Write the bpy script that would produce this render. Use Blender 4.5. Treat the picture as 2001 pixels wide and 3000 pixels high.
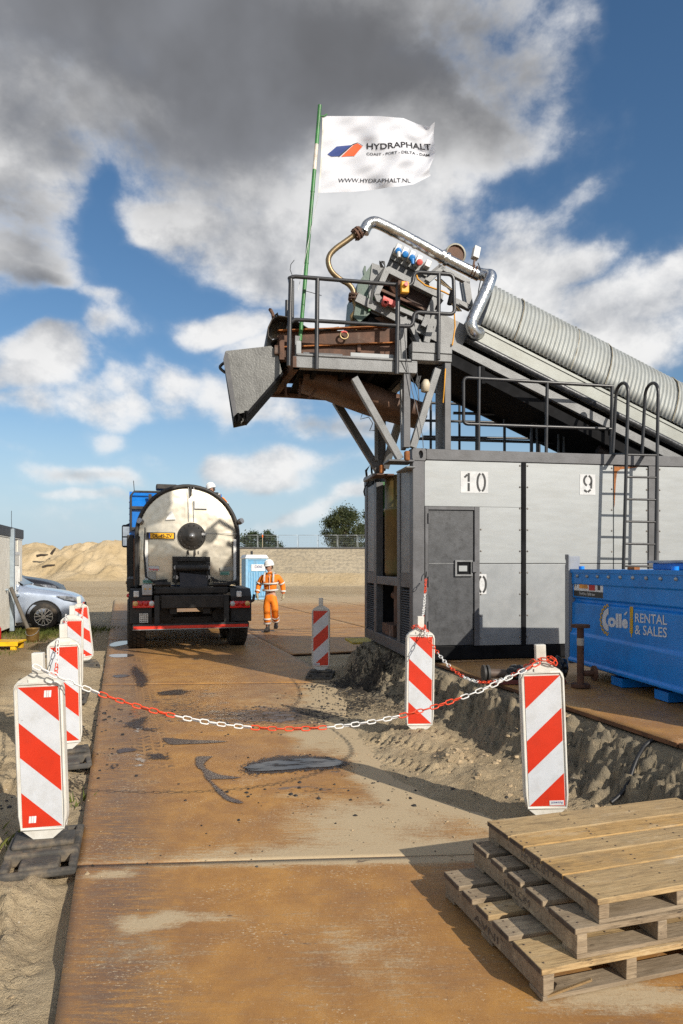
import bpy, bmesh, math, random
import numpy as np
from mathutils import Vector, Matrix

for o in list(bpy.data.objects):
    bpy.data.objects.remove(o)
random.seed(7)
SC = bpy.context.scene
COL = SC.collection
rad = math.radians

# ------------------------------------------------------------------ camera
FPX, HZ, CX, CAMH = 2000.0, 1656.0, 1000.5, 1.7      # focal length and horizon, in photo pixels; eye height in metres
cam = bpy.data.cameras.new('camera')
cam_o = bpy.data.objects.new('camera', cam)
COL.objects.link(cam_o)
cam_o.location = (0, 0, CAMH)
cam_o.rotation_euler = (rad(90), 0, 0)
cam.sensor_width = 36
cam.lens = FPX / 3000 * 36
cam.shift_y = (HZ - 1500) / 3000
cam.clip_start = 0.05
cam.clip_end = 3000
SC.camera = cam_o

# ------------------------------------------------------------------ light
SUN_EL = 28.5
SUN_H = Vector((0.65, -0.76, 0)).normalized()         # horizontal direction towards the sun
sun_dir = Vector((SUN_H.x * math.cos(rad(SUN_EL)), SUN_H.y * math.cos(rad(SUN_EL)), math.sin(rad(SUN_EL))))
sl = bpy.data.lights.new('sun', 'SUN')
sl.energy = 5.0
sl.angle = rad(0.53)
sl.color = (1.0, 0.93, 0.82)
slo = bpy.data.objects.new('sun', sl)
COL.objects.link(slo)
slo.rotation_euler = sun_dir.to_track_quat('Z', 'Y').to_euler()

SC.view_settings.view_transform = 'Standard'
SC.view_settings.look = 'None'
SC.view_settings.exposure = 0.0
SC.view_settings.gamma = 1.0
SC.view_settings.use_curve_mapping = False
SC.render.film_transparent = False
try:
    SC.cycles.max_bounces = 8
    SC.cycles.diffuse_bounces = 3
    SC.cycles.glossy_bounces = 3
    SC.cycles.transmission_bounces = 4
    SC.cycles.transparent_max_bounces = 12
    SC.cycles.caustics_reflective = False
    SC.cycles.caustics_refractive = False
    SC.cycles.sample_clamp_indirect = 3
    SC.cycles.use_denoising = False
except Exception:
    pass


# ------------------------------------------------------------------ node helpers
class NT:
    def __init__(s, tree):
        s.t = tree
        tree.nodes.clear()

    def n(s, kind, **kw):
        nd = s.t.nodes.new('ShaderNode' + kind)
        for k, v in kw.items():
            setattr(nd, k, v)
        return nd

    def l(s, a, b):
        s.t.links.new(a, b)

    def put(s, sock, v):
        if isinstance(v, bpy.types.NodeSocket):
            s.l(v, sock)
        elif isinstance(v, (tuple, list)) and len(v) == 3 and sock.type == 'RGBA':
            sock.default_value = (*v, 1)
        else:
            sock.default_value = v

    def m(s, op, a, b=None, c=None, clamp=False):
        nd = s.n('Math', operation=op, use_clamp=clamp)
        s.put(nd.inputs[0], a)
        if b is not None:
            s.put(nd.inputs[1], b)
        if c is not None:
            s.put(nd.inputs[2], c)
        return nd.outputs[0]

    def vm(s, op, a, b=None, scale=None):
        nd = s.n('VectorMath', operation=op)
        s.put(nd.inputs[0], a)
        if b is not None:
            s.put(nd.inputs[1], b)
        if scale is not None:
            s.put(nd.inputs['Scale'], scale)
        return nd.outputs['Value'] if op in ('LENGTH', 'DOT_PRODUCT', 'DISTANCE') else nd.outputs[0]

    def ss(s, x, lo, hi, tlo=0.0, thi=1.0):
        nd = s.n('MapRange', interpolation_type='SMOOTHSTEP')
        s.put(nd.inputs['Value'], x)
        s.put(nd.inputs['From Min'], lo)
        s.put(nd.inputs['From Max'], hi)
        s.put(nd.inputs['To Min'], tlo)
        s.put(nd.inputs['To Max'], thi)
        return nd.outputs['Result']

    def noise(s, vec, scale, detail=5, rough=0.55, dist=0.0, out='Fac'):
        nd = s.n('TexNoise')
        s.put(nd.inputs['Vector'], vec)
        s.put(nd.inputs['Scale'], scale)
        nd.inputs['Detail'].default_value = detail
        nd.inputs['Roughness'].default_value = rough
        nd.inputs['Distortion'].default_value = dist
        return nd.outputs[out]

    def voro(s, vec, scale, feature='F1', out='Distance', rnd=1.0):
        nd = s.n('TexVoronoi', feature=feature)
        s.put(nd.inputs['Vector'], vec)
        s.put(nd.inputs['Scale'], scale)
        nd.inputs['Randomness'].default_value = rnd
        return nd.outputs[out]

    def mix(s, fac, a, b, kind='MIX'):
        nd = s.n('Mix', data_type='RGBA', blend_type=kind)
        s.put(nd.inputs[0], fac)
        s.put(nd.inputs[6], a)
        s.put(nd.inputs[7], b)
        return nd.outputs[2]

    def scale3(s, vec, v):
        nd = s.n('VectorMath', operation='MULTIPLY')
        s.put(nd.inputs[0], vec)
        nd.inputs[1].default_value = v
        return nd.outputs[0]


def lin(r, g, b):
    def q(c):
        c /= 255.0
        return c / 12.92 if c <= 0.04045 else ((c + 0.055) / 1.055) ** 2.4
    return (q(r), q(g), q(b))


# ------------------------------------------------------------------ world: sky with broken cumulus
world = bpy.data.worlds.new('World')
SC.world = world
world.use_nodes = True
world.cycles.sampling_method = 'NONE'
W = NT(world.node_tree)


def build_world():
    out = W.n('OutputWorld')
    sky = W.n('TexSky', sky_type='NISHITA')
    sky.sun_disc = False
    sky.sun_elevation = rad(SUN_EL)
    sky.sun_rotation = math.atan2(SUN_H.x, SUN_H.y)
    sky.altitude = 0
    sky.air_density = 1.0
    sky.dust_density = 0.5
    sky.ozone_density = 1.3
    bg1 = W.n('Background')
    hs = W.n('HueSaturation')
    hs.inputs['Saturation'].default_value = 1.22
    W.l(sky.outputs[0], hs.inputs['Color'])
    W.l(hs.outputs[0], bg1.inputs[0])
    bg1.inputs[1].default_value = 0.110
    tc = W.n('TexCoord')
    d = tc.outputs['Generated']
    sep = W.n('SeparateXYZ')
    W.l(d, sep.inputs[0])
    X, Y, Z = sep.outputs
    az = W.m('ARCTAN2', X, Y)
    el = W.m('ARCSINE', Z)

    # turbulence: three scales of billow, shared by every cloud edge
    dz = W.scale3(d, (1.0, 1.0, 1.35))

    def wcol(scale, det, rough):
        wv = W.n('TexNoise')
        W.put(wv.inputs['Vector'], dz)
        wv.inputs['Scale'].default_value = scale
        wv.inputs['Detail'].default_value = det
        wv.inputs['Roughness'].default_value = rough
        sp = W.n('SeparateXYZ')
        W.l(wv.outputs['Color'], sp.inputs[0])
        return sp.outputs
    w1 = wcol(4.0, 3, 0.5)
    azw = W.m('ADD', az, W.m('MULTIPLY', W.m('SUBTRACT', w1[0], 0.5), 0.26))
    elw = W.m('ADD', el, W.m('MULTIPLY', W.m('SUBTRACT', w1[1], 0.5), 0.20))

    def blob(u, v, ru, rv, a=1.0):
        k, mm = (u - CX) / FPX, (HZ - v) / FPX
        a0 = math.atan(k)
        e0 = math.atan(mm / math.sqrt(1 + k * k))
        ra, re = ru / FPX * math.cos(a0), rv / FPX * math.cos(e0) ** 1.3
        p = W.m('MULTIPLY', W.m('SUBTRACT', azw, a0), 1 / ra)
        q = W.m('MULTIPLY', W.m('SUBTRACT', elw, e0), 1 / re)
        r2 = W.m('ADD', W.m('MULTIPLY', p, p), W.m('MULTIPLY', q, q))
        g = W.m('EXPONENT', W.m('MULTIPLY', r2, -1.0))
        return g if a == 1.0 else W.m('MULTIPLY', g, a)

    def total(lst):
        acc = None
        for b in lst:
            g = blob(*b)
            acc = g if acc is None else W.m('MAXIMUM', acc, g)
        return acc

    # cloud masses (u, v, ru, rv, weight) as they stand in the photograph
    cover = total([(250, -150, 1200, 520, 1.2), (760, 150, 700, 430, 1.2), (1080, 330, 480, 300, 1.05), (1330, 150, 300, 300, 0.8), (0, 430, 360, 330, 1.1), (200, 560, 220, 170, 0.8), (40, 760, 300, 130, 0.8), (560, 590, 220, 150), (800, 720, 330, 260), (920, 960, 300, 200, 0.9),
                   (1000, 620, 330, 180, 0.95), (1150, 780, 300, 200, 0.9), (1600, 680, 260, 130), (1440, 830, 300, 170), (1850, 900, 330, 170, 0.95), (1420, 60, 240, 220, 0.6), (1560, 300, 200, 260, 0.42), (1830, 400, 120, 170, 0.42), (1780, 130, 80, 110, 0.3), (1960, 740, 160, 110, 0.45),
                   (90, 1030, 260, 105, 1.0), (60, 1130, 230, 90, 0.75), (330, 1140, 260, 85, 0.8), (380, 940, 200, 90, 0.95), (640, 950, 130, 85, 0.95), (320, 1240, 130, 80, 0.55), (560, 1130, 150, 80, 0.8),
                   (800, 1160, 280, 110, 0.75), (1050, 1240, 300, 90, 0.8), (800, 1360, 270, 55, 0.95), (60, 1310, 220, 40, 0.55), (230, 1370, 190, 62, 0.68), (240, 1455, 220, 28, 0.55), (500, 1330, 260, 50, 0.5), (150, 1500, 300, 30, 0.4), (560, 1500, 300, 34, 0.45),
                   (860, 1500, 200, 40, 0.7), (1010, 1490, 130, 40, 0.7), (520, 1410, 240, 36, 0.5)])
    shade = total([(250, -150, 1400, 620, 1.1), (0, 60, 500, 260, 0.9), (820, 170, 780, 340, 1.2), (1150, 260, 480, 230, 1.0), (1420, 100, 330, 260, 0.8), (60, 660, 340, 150, 0.85), (30, 840, 320, 110, 0.95), (1500, 300, 300, 220, 0.5), (330, 970, 140, 60, 0.45),
                   (900, 1230, 420, 50, 0.5), (1060, 1310, 240, 40, 0.5), (230, 1380, 140, 36, 0.5), (1500, 960, 300, 60, 0.30), (1850, 1020, 260, 60, 0.35), (820, 1400, 240, 22, 0.4), (760, 800, 240, 90, 0.22), (1300, 420, 260, 120, 0.4)])
    gaps = total([(345, 480, 40, 50, 0.6), (400, 660, 70, 90, 0.7), (480, 780, 90, 70, 0.65), (150, 900, 300, 40, 0.9), (560, 870, 60, 60, 0.7), (1760, 600, 190, 60, 0.8), (1500, 470, 160, 70, 0.5), (560, 1270, 120, 70, 0.7), (300, 1310, 220, 40, 0.4), (1960, 150, 130, 420, 0.9)])
    cover = W.m('SUBTRACT', cover, W.m('MULTIPLY', gaps, 0.75))
    # everywhere else the same broken cumulus goes on, by noise alone
    n_big = W.noise(d, 2.6, 4, 0.55)
    side = W.m('MAXIMUM', W.ss(Y, 0.55, 0.2), W.ss(W.m('ABSOLUTE', az), 0.50, 0.72))
    side = W.m('MAXIMUM', side, W.ss(el, 0.72, 0.9))
    gen = W.m('MULTIPLY', W.ss(n_big, 0.42, 0.62), side)
    cover = W.m('ADD', cover, W.m('MULTIPLY', gen, 0.9))

    n_mid = W.noise(dz, 5.2, 9, 0.60, 0.1)
    n_sun = W.noise(W.vm('ADD', dz, (0.026, -0.014, 0.055)), 5.2, 6, 0.58, 0.1)
    x = W.m('ADD', cover, W.m('MULTIPLY', W.m('SUBTRACT', n_mid, 0.5), 1.9))
    dens = W.ss(x, 0.30, 0.72)
    soft = W.ss(x, 0.10, 0.95)
    soft_w = W.ss(el, 0.30, 0.08, 0.25, 0.6)
    dens = W.m('ADD', W.m('MULTIPLY', dens, W.m('SUBTRACT', 1.0, soft_w)), W.m('MULTIPLY', soft, soft_w))

    # light on the clouds: the sun stands on the right behind the viewer
    rel = W.m('SUBTRACT', n_mid, n_sun)
    lit = W.m('ADD', 0.84, W.m('MULTIPLY', rel, 2.9), clamp=True)
    core = W.ss(x, 0.75, 1.35)
    lit = W.m('SUBTRACT', lit, W.m('MULTIPLY', core, 0.16), clamp=True)
    c_lit = W.mix(lit, (0.34, 0.365, 0.41), (0.92, 0.915, 0.905))
    dk = W.m('MULTIPLY', shade, W.ss(x, 0.20, 0.85))
    dk = W.ss(W.m('SUBTRACT', dk, W.m('MULTIPLY', rel, 0.9)), 0.0, 1.0)
    ng = W.noise(d, 3.4, 5, 0.5)
    c_dark = W.mix(W.ss(ng, 0.34, 0.66), (0.155, 0.157, 0.166), (0.265, 0.275, 0.30))
    c_cloud = W.mix(dk, c_lit, c_dark)

    def bgc(c):
        b = W.n('Background')
        W.put(b.inputs[0], c)
        b.inputs[1].default_value = 1.0
        return b.outputs[0]

    def mixs(f, a, b):
        nd = W.n('MixShader')
        W.put(nd.inputs[0], f)
        W.l(a, nd.inputs[1])
        W.l(b, nd.inputs[2])
        return nd.outputs[0]

    haze = bgc((0.46, 0.60, 0.74))
    s = mixs(W.ss(el, 0.26, 0.0, 0.0, 0.88), bg1.outputs[0], haze)
    fade = W.ss(el, 0.0, 0.14, 0.45, 0.98)
    s = mixs(W.m('MULTIPLY', dens, fade), s, bgc(c_cloud))
    W.l(s, out.inputs[0])


build_world()


# ------------------------------------------------------------------ measuring helpers: photo pixel -> place in the world
TH = rad(10.0)                                    # the plant container is turned 10 degrees to the view
CT, ST = math.cos(TH), math.sin(TH)
OX, OY = 0.8725, 8.37                             # its near lower corner


def A(u, v, b=0.0):
    """point (a, b, z) in the container's own frame, on the plane b = const"""
    k = (u - CX) / FPX
    d = (b + CT * OY - ST * OX) / (CT - ST * k)
    x = k * d
    return Vector((CT * (x - OX) + ST * (d - OY), b, CAMH - (v - HZ) / FPX * d))


def S(u, v, a=0.0):
    """point in the container's frame on the plane a = const"""
    k = (u - CX) / FPX
    d = (a + CT * OX + ST * OY) / (CT * k + ST)
    x = k * d
    return Vector((a, -ST * (x - OX) + CT * (d - OY), CAMH - (v - HZ) / FPX * d))


def G(u, v, z=0.0):
    d = FPX * (CAMH - z) / (v - HZ)
    return Vector(((u - CX) / FPX * d, d, z))


def P(u, v, d):
    return Vector(((u - CX) / FPX * d, d, CAMH - (v - HZ) / FPX * d))


# ------------------------------------------------------------------ mesh builder
class MB:
    def __init__(s):
        s.V, s.F, s.S, s.MI = [], [], [], []
        s.mi = 0

    def add(s, vs, fs, sm=False):
        o = len(s.V)
        s.V += [Vector(v) for v in vs]
        for f in fs:
            s.F.append([i + o for i in f])
            s.S.append(sm)
            s.MI.append(s.mi)
        return s

    def box(s, p, q):
        x0, x1 = sorted((p[0], q[0])); y0, y1 = sorted((p[1], q[1])); z0, z1 = sorted((p[2], q[2]))
        return s.add([(x0, y0, z0), (x1, y0, z0), (x1, y1, z0), (x0, y1, z0), (x0, y0, z1), (x1, y0, z1), (x1, y1, z1), (x0, y1, z1)],
                     [(0, 3, 2, 1), (4, 5, 6, 7), (0, 1, 5, 4), (1, 2, 6, 5), (2, 3, 7, 6), (3, 0, 4, 7)])

    def obox(s, c, ax, ay, az):
        c, ax, ay, az = Vector(c), Vector(ax), Vector(ay), Vector(az)
        if ax.cross(ay).dot(az) < 0:
            az = -az
        vs = [c + i * ax + j * ay + k * az for k in (-1, 1) for i, j in ((-1, -1), (1, -1), (1, 1), (-1, 1))]
        return s.add(vs, [(0, 3, 2, 1), (4, 5, 6, 7), (0, 1, 5, 4), (1, 2, 6, 5), (2, 3, 7, 6), (3, 0, 4, 7)])

    def beam(s, p, q, w, h, up=(0, 0, 1)):
        p, q = Vector(p), Vector(q)
        t = (q - p).normalized()
        up = Vector(up)
        sx = t.cross(up)
        if sx.length < 1e-4:
            sx = t.cross(Vector((1, 0, 0)))
        sx.normalize()
        uz = sx.cross(t).normalized()
        return s.obox((p + q) / 2, sx * w / 2, uz * h / 2, t * (q - p).length / 2)

    def tube(s, path, r, n=8, closed=False, caps=True):
        path = [Vector(p) for p in path]
        m = len(path)
        rs = r if isinstance(r, (list, tuple)) else [r] * m
        ts = []
        for i in range(m):
            if closed:
                t = path[(i + 1) % m] - path[i - 1]
            else:
                t = path[min(i + 1, m - 1)] - path[max(i - 1, 0)]
            ts.append(t.normalized())
        ref = Vector((0, 0, 1)) if abs(ts[0].z) < 0.9 else Vector((1, 0, 0))
        nx = ts[0].cross(ref).normalized()
        rings = []
        for i in range(m):
            if i:
                nx = (nx - ts[i] * nx.dot(ts[i])).normalized()
            ny = ts[i].cross(nx)
            rings.append([path[i] + (nx * math.cos(2 * math.pi * j / n) + ny * math.sin(2 * math.pi * j / n)) * rs[i] for j in range(n)])
        vs = [v for rg in rings for v in rg]
        fs = []
        for i in range(m if closed else m - 1):
            for j in range(n):
                a, b = i * n + j, i * n + (j + 1) % n
                i2 = (i + 1) % m
                fs.append((a, b, i2 * n + (j + 1) % n, i2 * n + j))
        s.add(vs, fs, True)
        if caps and not closed:
            s.add(rings[0], [tuple(range(n - 1, -1, -1))])
            s.add(rings[-1], [tuple(range(n))])
        return s

    def cyl(s, p, q, r, r2=None, n=16):
        return s.tube([p, q], [r, r if r2 is None else r2], n)

    def prism(s, poly, ext):
        poly = [Vector(p) for p in poly]
        ext = Vector(ext)
        nrm = Vector((0, 0, 0))
        for i in range(len(poly)):
            nrm += (poly[i] - poly[0]).cross(poly[(i + 1) % len(poly)] - poly[0])
        if nrm.dot(ext) > 0:
            poly = poly[::-1]
        n = len(poly)
        top = [p + ext for p in poly]
        s.add(poly, [tuple(range(n))])
        s.add(top, [tuple(range(n - 1, -1, -1))])
        vs = poly + top
        s.add(vs, [(i, i + n, (i + 1) % n + n, (i + 1) % n) for i in range(n)])
        return s

    def lathe(s, prof, c, axis=(0, 0, 1), n=20, sm=True):
        c, ax = Vector(c), Vector(axis).normalized()
        ref = Vector((0, 0, 1)) if abs(ax.z) < 0.9 else Vector((1, 0, 0))
        x = ax.cross(ref).normalized()
        y = ax.cross(x)
        vs = []
        for r, z in prof:
            for j in range(n):
                t = 2 * math.pi * j / n
                vs.append(c + ax * z + (x * math.cos(t) + y * math.sin(t)) * r)
        fs = []
        for i in range(len(prof) - 1):
            for j in range(n):
                fs.append((i * n + j, i * n + (j + 1) % n, (i + 1) * n + (j + 1) % n, (i + 1) * n + j))
        return s.add(vs, fs, sm)

    def grid(s, fn, nu, nv, sm=True):
        vs = [fn(i / nu, j / nv) for j in range(nv + 1) for i in range(nu + 1)]
        fs = [(j * (nu + 1) + i, j * (nu + 1) + i + 1, (j + 1) * (nu + 1) + i + 1, (j + 1) * (nu + 1) + i) for j in range(nv) for i in range(nu)]
        return s.add(vs, fs, sm)

    def xf(s, M):
        s.V = [M @ v for v in s.V]
        return s

    def mesh(s, name, mat, off=None):
        me = bpy.data.meshes.new(name)
        V = s.V if off is None else [v - off for v in s.V]
        me.from_pydata([tuple(v) for v in V], [], s.F)
        me.polygons.foreach_set('use_smooth', s.S)
        for m in (mat if isinstance(mat, (list, tuple)) else [mat]):
            me.materials.append(m)
        if isinstance(mat, (list, tuple)):
            me.polygons.foreach_set('material_index', s.MI)
        me.update()
        return me

    def build(s, name, mat, parent=None, bevel=0.0, seg=2):
        off = parent.get('_off') if parent is not None else None
        off = Vector(off) if off is not None else None
        ob = bpy.data.objects.new(name, s.mesh(name, mat, off))
        COL.objects.link(ob)
        if parent is not None:
            ob.parent = parent
            if off is not None:
                ob['_off'] = list(off)
        if bevel:
            md = ob.modifiers.new('bevel', 'BEVEL')
            md.width = bevel
            md.segments = seg
            md.limit_method = 'ANGLE'
            md.angle_limit = rad(35)
        return ob


def tag(o, label=None, cat=None, group=None, kind=None):
    if label: o['label'] = label
    if cat: o['category'] = cat
    if group: o['group'] = group
    if kind: o['kind'] = kind
    return o


def thing(name, label, cat, loc=(0, 0, 0), rz=0.0, group=None, off=(0, 0, 0)):
    """an Empty at the thing's base; parts are built in the frame whose origin is loc (turned by rz),
    off = the base point inside that frame"""
    o = bpy.data.objects.new(name, None)
    o.empty_display_size = 0.1
    COL.objects.link(o)
    off = Vector(off)
    o.location = Vector(loc) + Matrix.Rotation(rz, 3, 'Z') @ off
    o.rotation_euler = (0, 0, rz)
    o['_off'] = list(off)
    return tag(o, label, cat, group)


def cthing(name, label, cat, off=(0, 0, 0), group=None):
    return thing(name, label, cat, (OX, OY, 0), TH, group, off)


def copy_tree(o, parent=None):
    c = o.copy()
    COL.objects.link(c)
    if parent is not None:
        c.parent = parent
    for ch in [x for x in bpy.data.objects if x.parent == o]:
        copy_tree(ch, c)
    return c


def struct(o):
    o['kind'] = 'structure'
    return o


_txt = {}


def text_geo(body, bold=0.0):
    """triangulated outline of a line of text, height of a capital = 1, left end at x = 0"""
    key = (body, bold)
    if key not in _txt:
        cu = bpy.data.curves.new('txt', 'FONT')
        cu.body = body
        cu.resolution_u = 3
        cu.offset = bold
        o = bpy.data.objects.new('txt', cu)
        COL.objects.link(o)
        bpy.context.view_layer.update()
        dg = bpy.context.evaluated_depsgraph_get()
        me = bpy.data.meshes.new_from_object(o.evaluated_get(dg))
        vs = np.array([v.co[:2] for v in me.vertices])
        fs = [tuple(p.vertices) for p in me.polygons]
        bpy.data.objects.remove(o)
        bpy.data.curves.remove(cu)
        bpy.data.meshes.remove(me)
        vs[:, 0] -= vs[:, 0].min()
        vs /= 0.70
        _txt[key] = (vs, fs)
    return _txt[key]


def text_on(mb, body, org, ex, ey, height, width=None, bold=0.0, fn=None):
    """lay text into a mesh builder: org = lower left corner, ex / ey unit vectors"""
    vs, fs = text_geo(body, bold)
    w = vs[:, 0].max()
    sx = height if width is None else width / w
    org, ex, ey = Vector(org), Vector(ex), Vector(ey)
    pts = [org + ex * (x * sx) + ey * (y * height) for x, y in vs]
    if fn:
        pts = [fn(p) for p in pts]
    n = ex.cross(ey)
    mb.add(pts, fs)
    return mb


# ------------------------------------------------------------------ materials
MATS = {}


def M(name, col, rough=0.6, metal=0.0, var=0.25, scale=5.0, dirt=None, damt=0.0, dscale=3.0, bump=0.15, bscale=60.0, spec=0.5, col2=None, c2lo=0.5, c2hi=0.7, c2scale=4.0, stretch=(1, 1, 1), speck=None, spamt=0.0, coat=0.0, splo=0.60, spscale=95.0):
    """worn procedural surface: base colour with cloudy variation, optional second colour, dirt film, specks, relief"""
    if name in MATS:
        return MATS[name]
    m = bpy.data.materials.new(name)
    m.use_nodes = True
    T = NT(m.node_tree)
    out = T.n('OutputMaterial')
    b = T.n('BsdfPrincipled')
    T.l(b.outputs[0], out.inputs[0])
    tc = T.n('TexCoord')
    oi = T.n('ObjectInfo')
    vec = T.vm('ADD', tc.outputs['Object'], T.vm('SCALE', (13.1, 7.7, 3.3), scale=oi.outputs['Random']))
    vs = T.scale3(vec, stretch)
    n1 = T.noise(vs, scale, 6, 0.6)
    c = T.mix(T.ss(n1, 0.3, 0.7), tuple(x * (1 - var) for x in col), tuple(min(1, x * (1 + var)) for x in col))
    if col2 is not None:
        c = T.mix(T.ss(T.noise(vs, c2scale, 8, 0.65), c2lo, c2hi), c, col2)
    if dirt is not None:
        c = T.mix(T.m('MULTIPLY', T.ss(T.noise(T.vm('ADD', vs, (5, 2, 9)), dscale, 9, 0.7), 0.42, 0.72), damt), c, dirt)
    if speck is not None:
        c = T.mix(T.m('MULTIPLY', T.ss(T.noise(vec, spscale, 3, 0.6), splo, splo + 0.07), spamt), c, speck)
    T.l(c, b.inputs['Base Color'])
    rn = T.m('ADD', rough - 0.08, T.m('MULTIPLY', n1, 0.16))
    T.l(rn, b.inputs['Roughness'])
    b.inputs['Metallic'].default_value = metal
    b.inputs['Specular IOR Level'].default_value = spec
    if coat:
        b.inputs['Coat Weight'].default_value = coat
        b.inputs['Coat Roughness'].default_value = 0.08
    if bump:
        bp = T.n('Bump')
        bp.inputs['Strength'].default_value = bump
        bp.inputs['Distance'].default_value = 0.01
        T.l(T.noise(vec, bscale, 5, 0.6), bp.inputs['Height'])
        T.l(bp.outputs[0], b.inputs['Normal'])
    MATS[name] = m
    return m


# ------------------------------------------------------------------ numpy noise for terrain
def _hash(ix, iy, seed):
    h = (ix.astype(np.int64) * 374761393 + iy.astype(np.int64) * 668265263 + seed * 974711) & 0xffffffff
    h = ((h ^ (h >> 13)) * 1274126177) & 0xffffffff
    return ((h ^ (h >> 16)) & 0xffff) / 65535.0


def vnoise(x, y, seed=0):
    ix, iy = np.floor(x), np.floor(y)
    fx, fy = x - ix, y - iy
    fx = fx * fx * (3 - 2 * fx); fy = fy * fy * (3 - 2 * fy)
    a = _hash(ix, iy, seed); b = _hash(ix + 1, iy, seed); c = _hash(ix, iy + 1, seed); d = _hash(ix + 1, iy + 1, seed)
    return (a * (1 - fx) + b * fx) * (1 - fy) + (c * (1 - fx) + d * fx) * fy


def fbm(x, y, oct=5, seed=0, gain=0.5):
    s, a, t = 0, 1.0, 0
    for i in range(oct):
        s = s + a * vnoise(x * 2 ** i + 17.3 * i, y * 2 ** i - 9.1 * i, seed + i)
        t += a
        a *= gain
    return s / t


def worley(x, y, seed=0):
    """distance to the nearest and second nearest jittered cell centre"""
    ix, iy = np.floor(x), np.floor(y)
    f1 = np.full(x.shape, 9.0)
    f2 = np.full(x.shape, 9.0)
    for dx in (-1, 0, 1):
        for dy in (-1, 0, 1):
            cx, cy = ix + dx, iy + dy
            d = np.hypot(cx + _hash(cx, cy, seed) - x, cy + _hash(cx, cy, seed + 5) - y)
            f2 = np.minimum(f2, np.maximum(f1, d))
            f1 = np.minimum(f1, d)
    return f1, f2


def clods(x, y, sc, seed=0):
    wx = (fbm(x * sc * 0.8, y * sc * 0.8, 3, seed + 40) - 0.5) * 0.9
    f1, f2 = worley(x * sc + wx, y * sc - wx, seed)
    return np.clip(1 - f1 * 1.25, 0, 1) ** 0.7 * np.clip((f2 - f1) * 4, 0, 1)


def sstep(x, a, b):
    t = np.clip((x - a) / (b - a), 0, 1)
    return t * t * (3 - 2 * t)


def mesh_grid(name, X, Y, Z, mat, attrs=None):
    ny, nx = X.shape
    me = bpy.data.meshes.new(name)
    co = np.stack([X, Y, Z], -1).reshape(-1, 3).astype(np.float32)
    me.vertices.add(len(co))
    me.vertices.foreach_set('co', co.ravel())
    idx = np.arange(nx * ny).reshape(ny, nx)
    q = np.stack([idx[:-1, :-1], idx[:-1, 1:], idx[1:, 1:], idx[1:, :-1]], -1).reshape(-1, 4)
    me.loops.add(q.size)
    me.loops.foreach_set('vertex_index', q.ravel().astype(np.int32))
    me.polygons.add(len(q))
    me.polygons.foreach_set('loop_start', (np.arange(len(q)) * 4).astype(np.int32))
    me.polygons.foreach_set('use_smooth', np.ones(len(q), dtype=bool))
    me.update(calc_edges=True)
    for k, v in (attrs or {}).items():
        at = me.attributes.new(k, 'FLOAT', 'POINT')
        at.data.foreach_set('value', v.reshape(-1).astype(np.float32))
    me.materials.append(mat)
    ob = bpy.data.objects.new(name, me)
    COL.objects.link(ob)
    return ob


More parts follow.
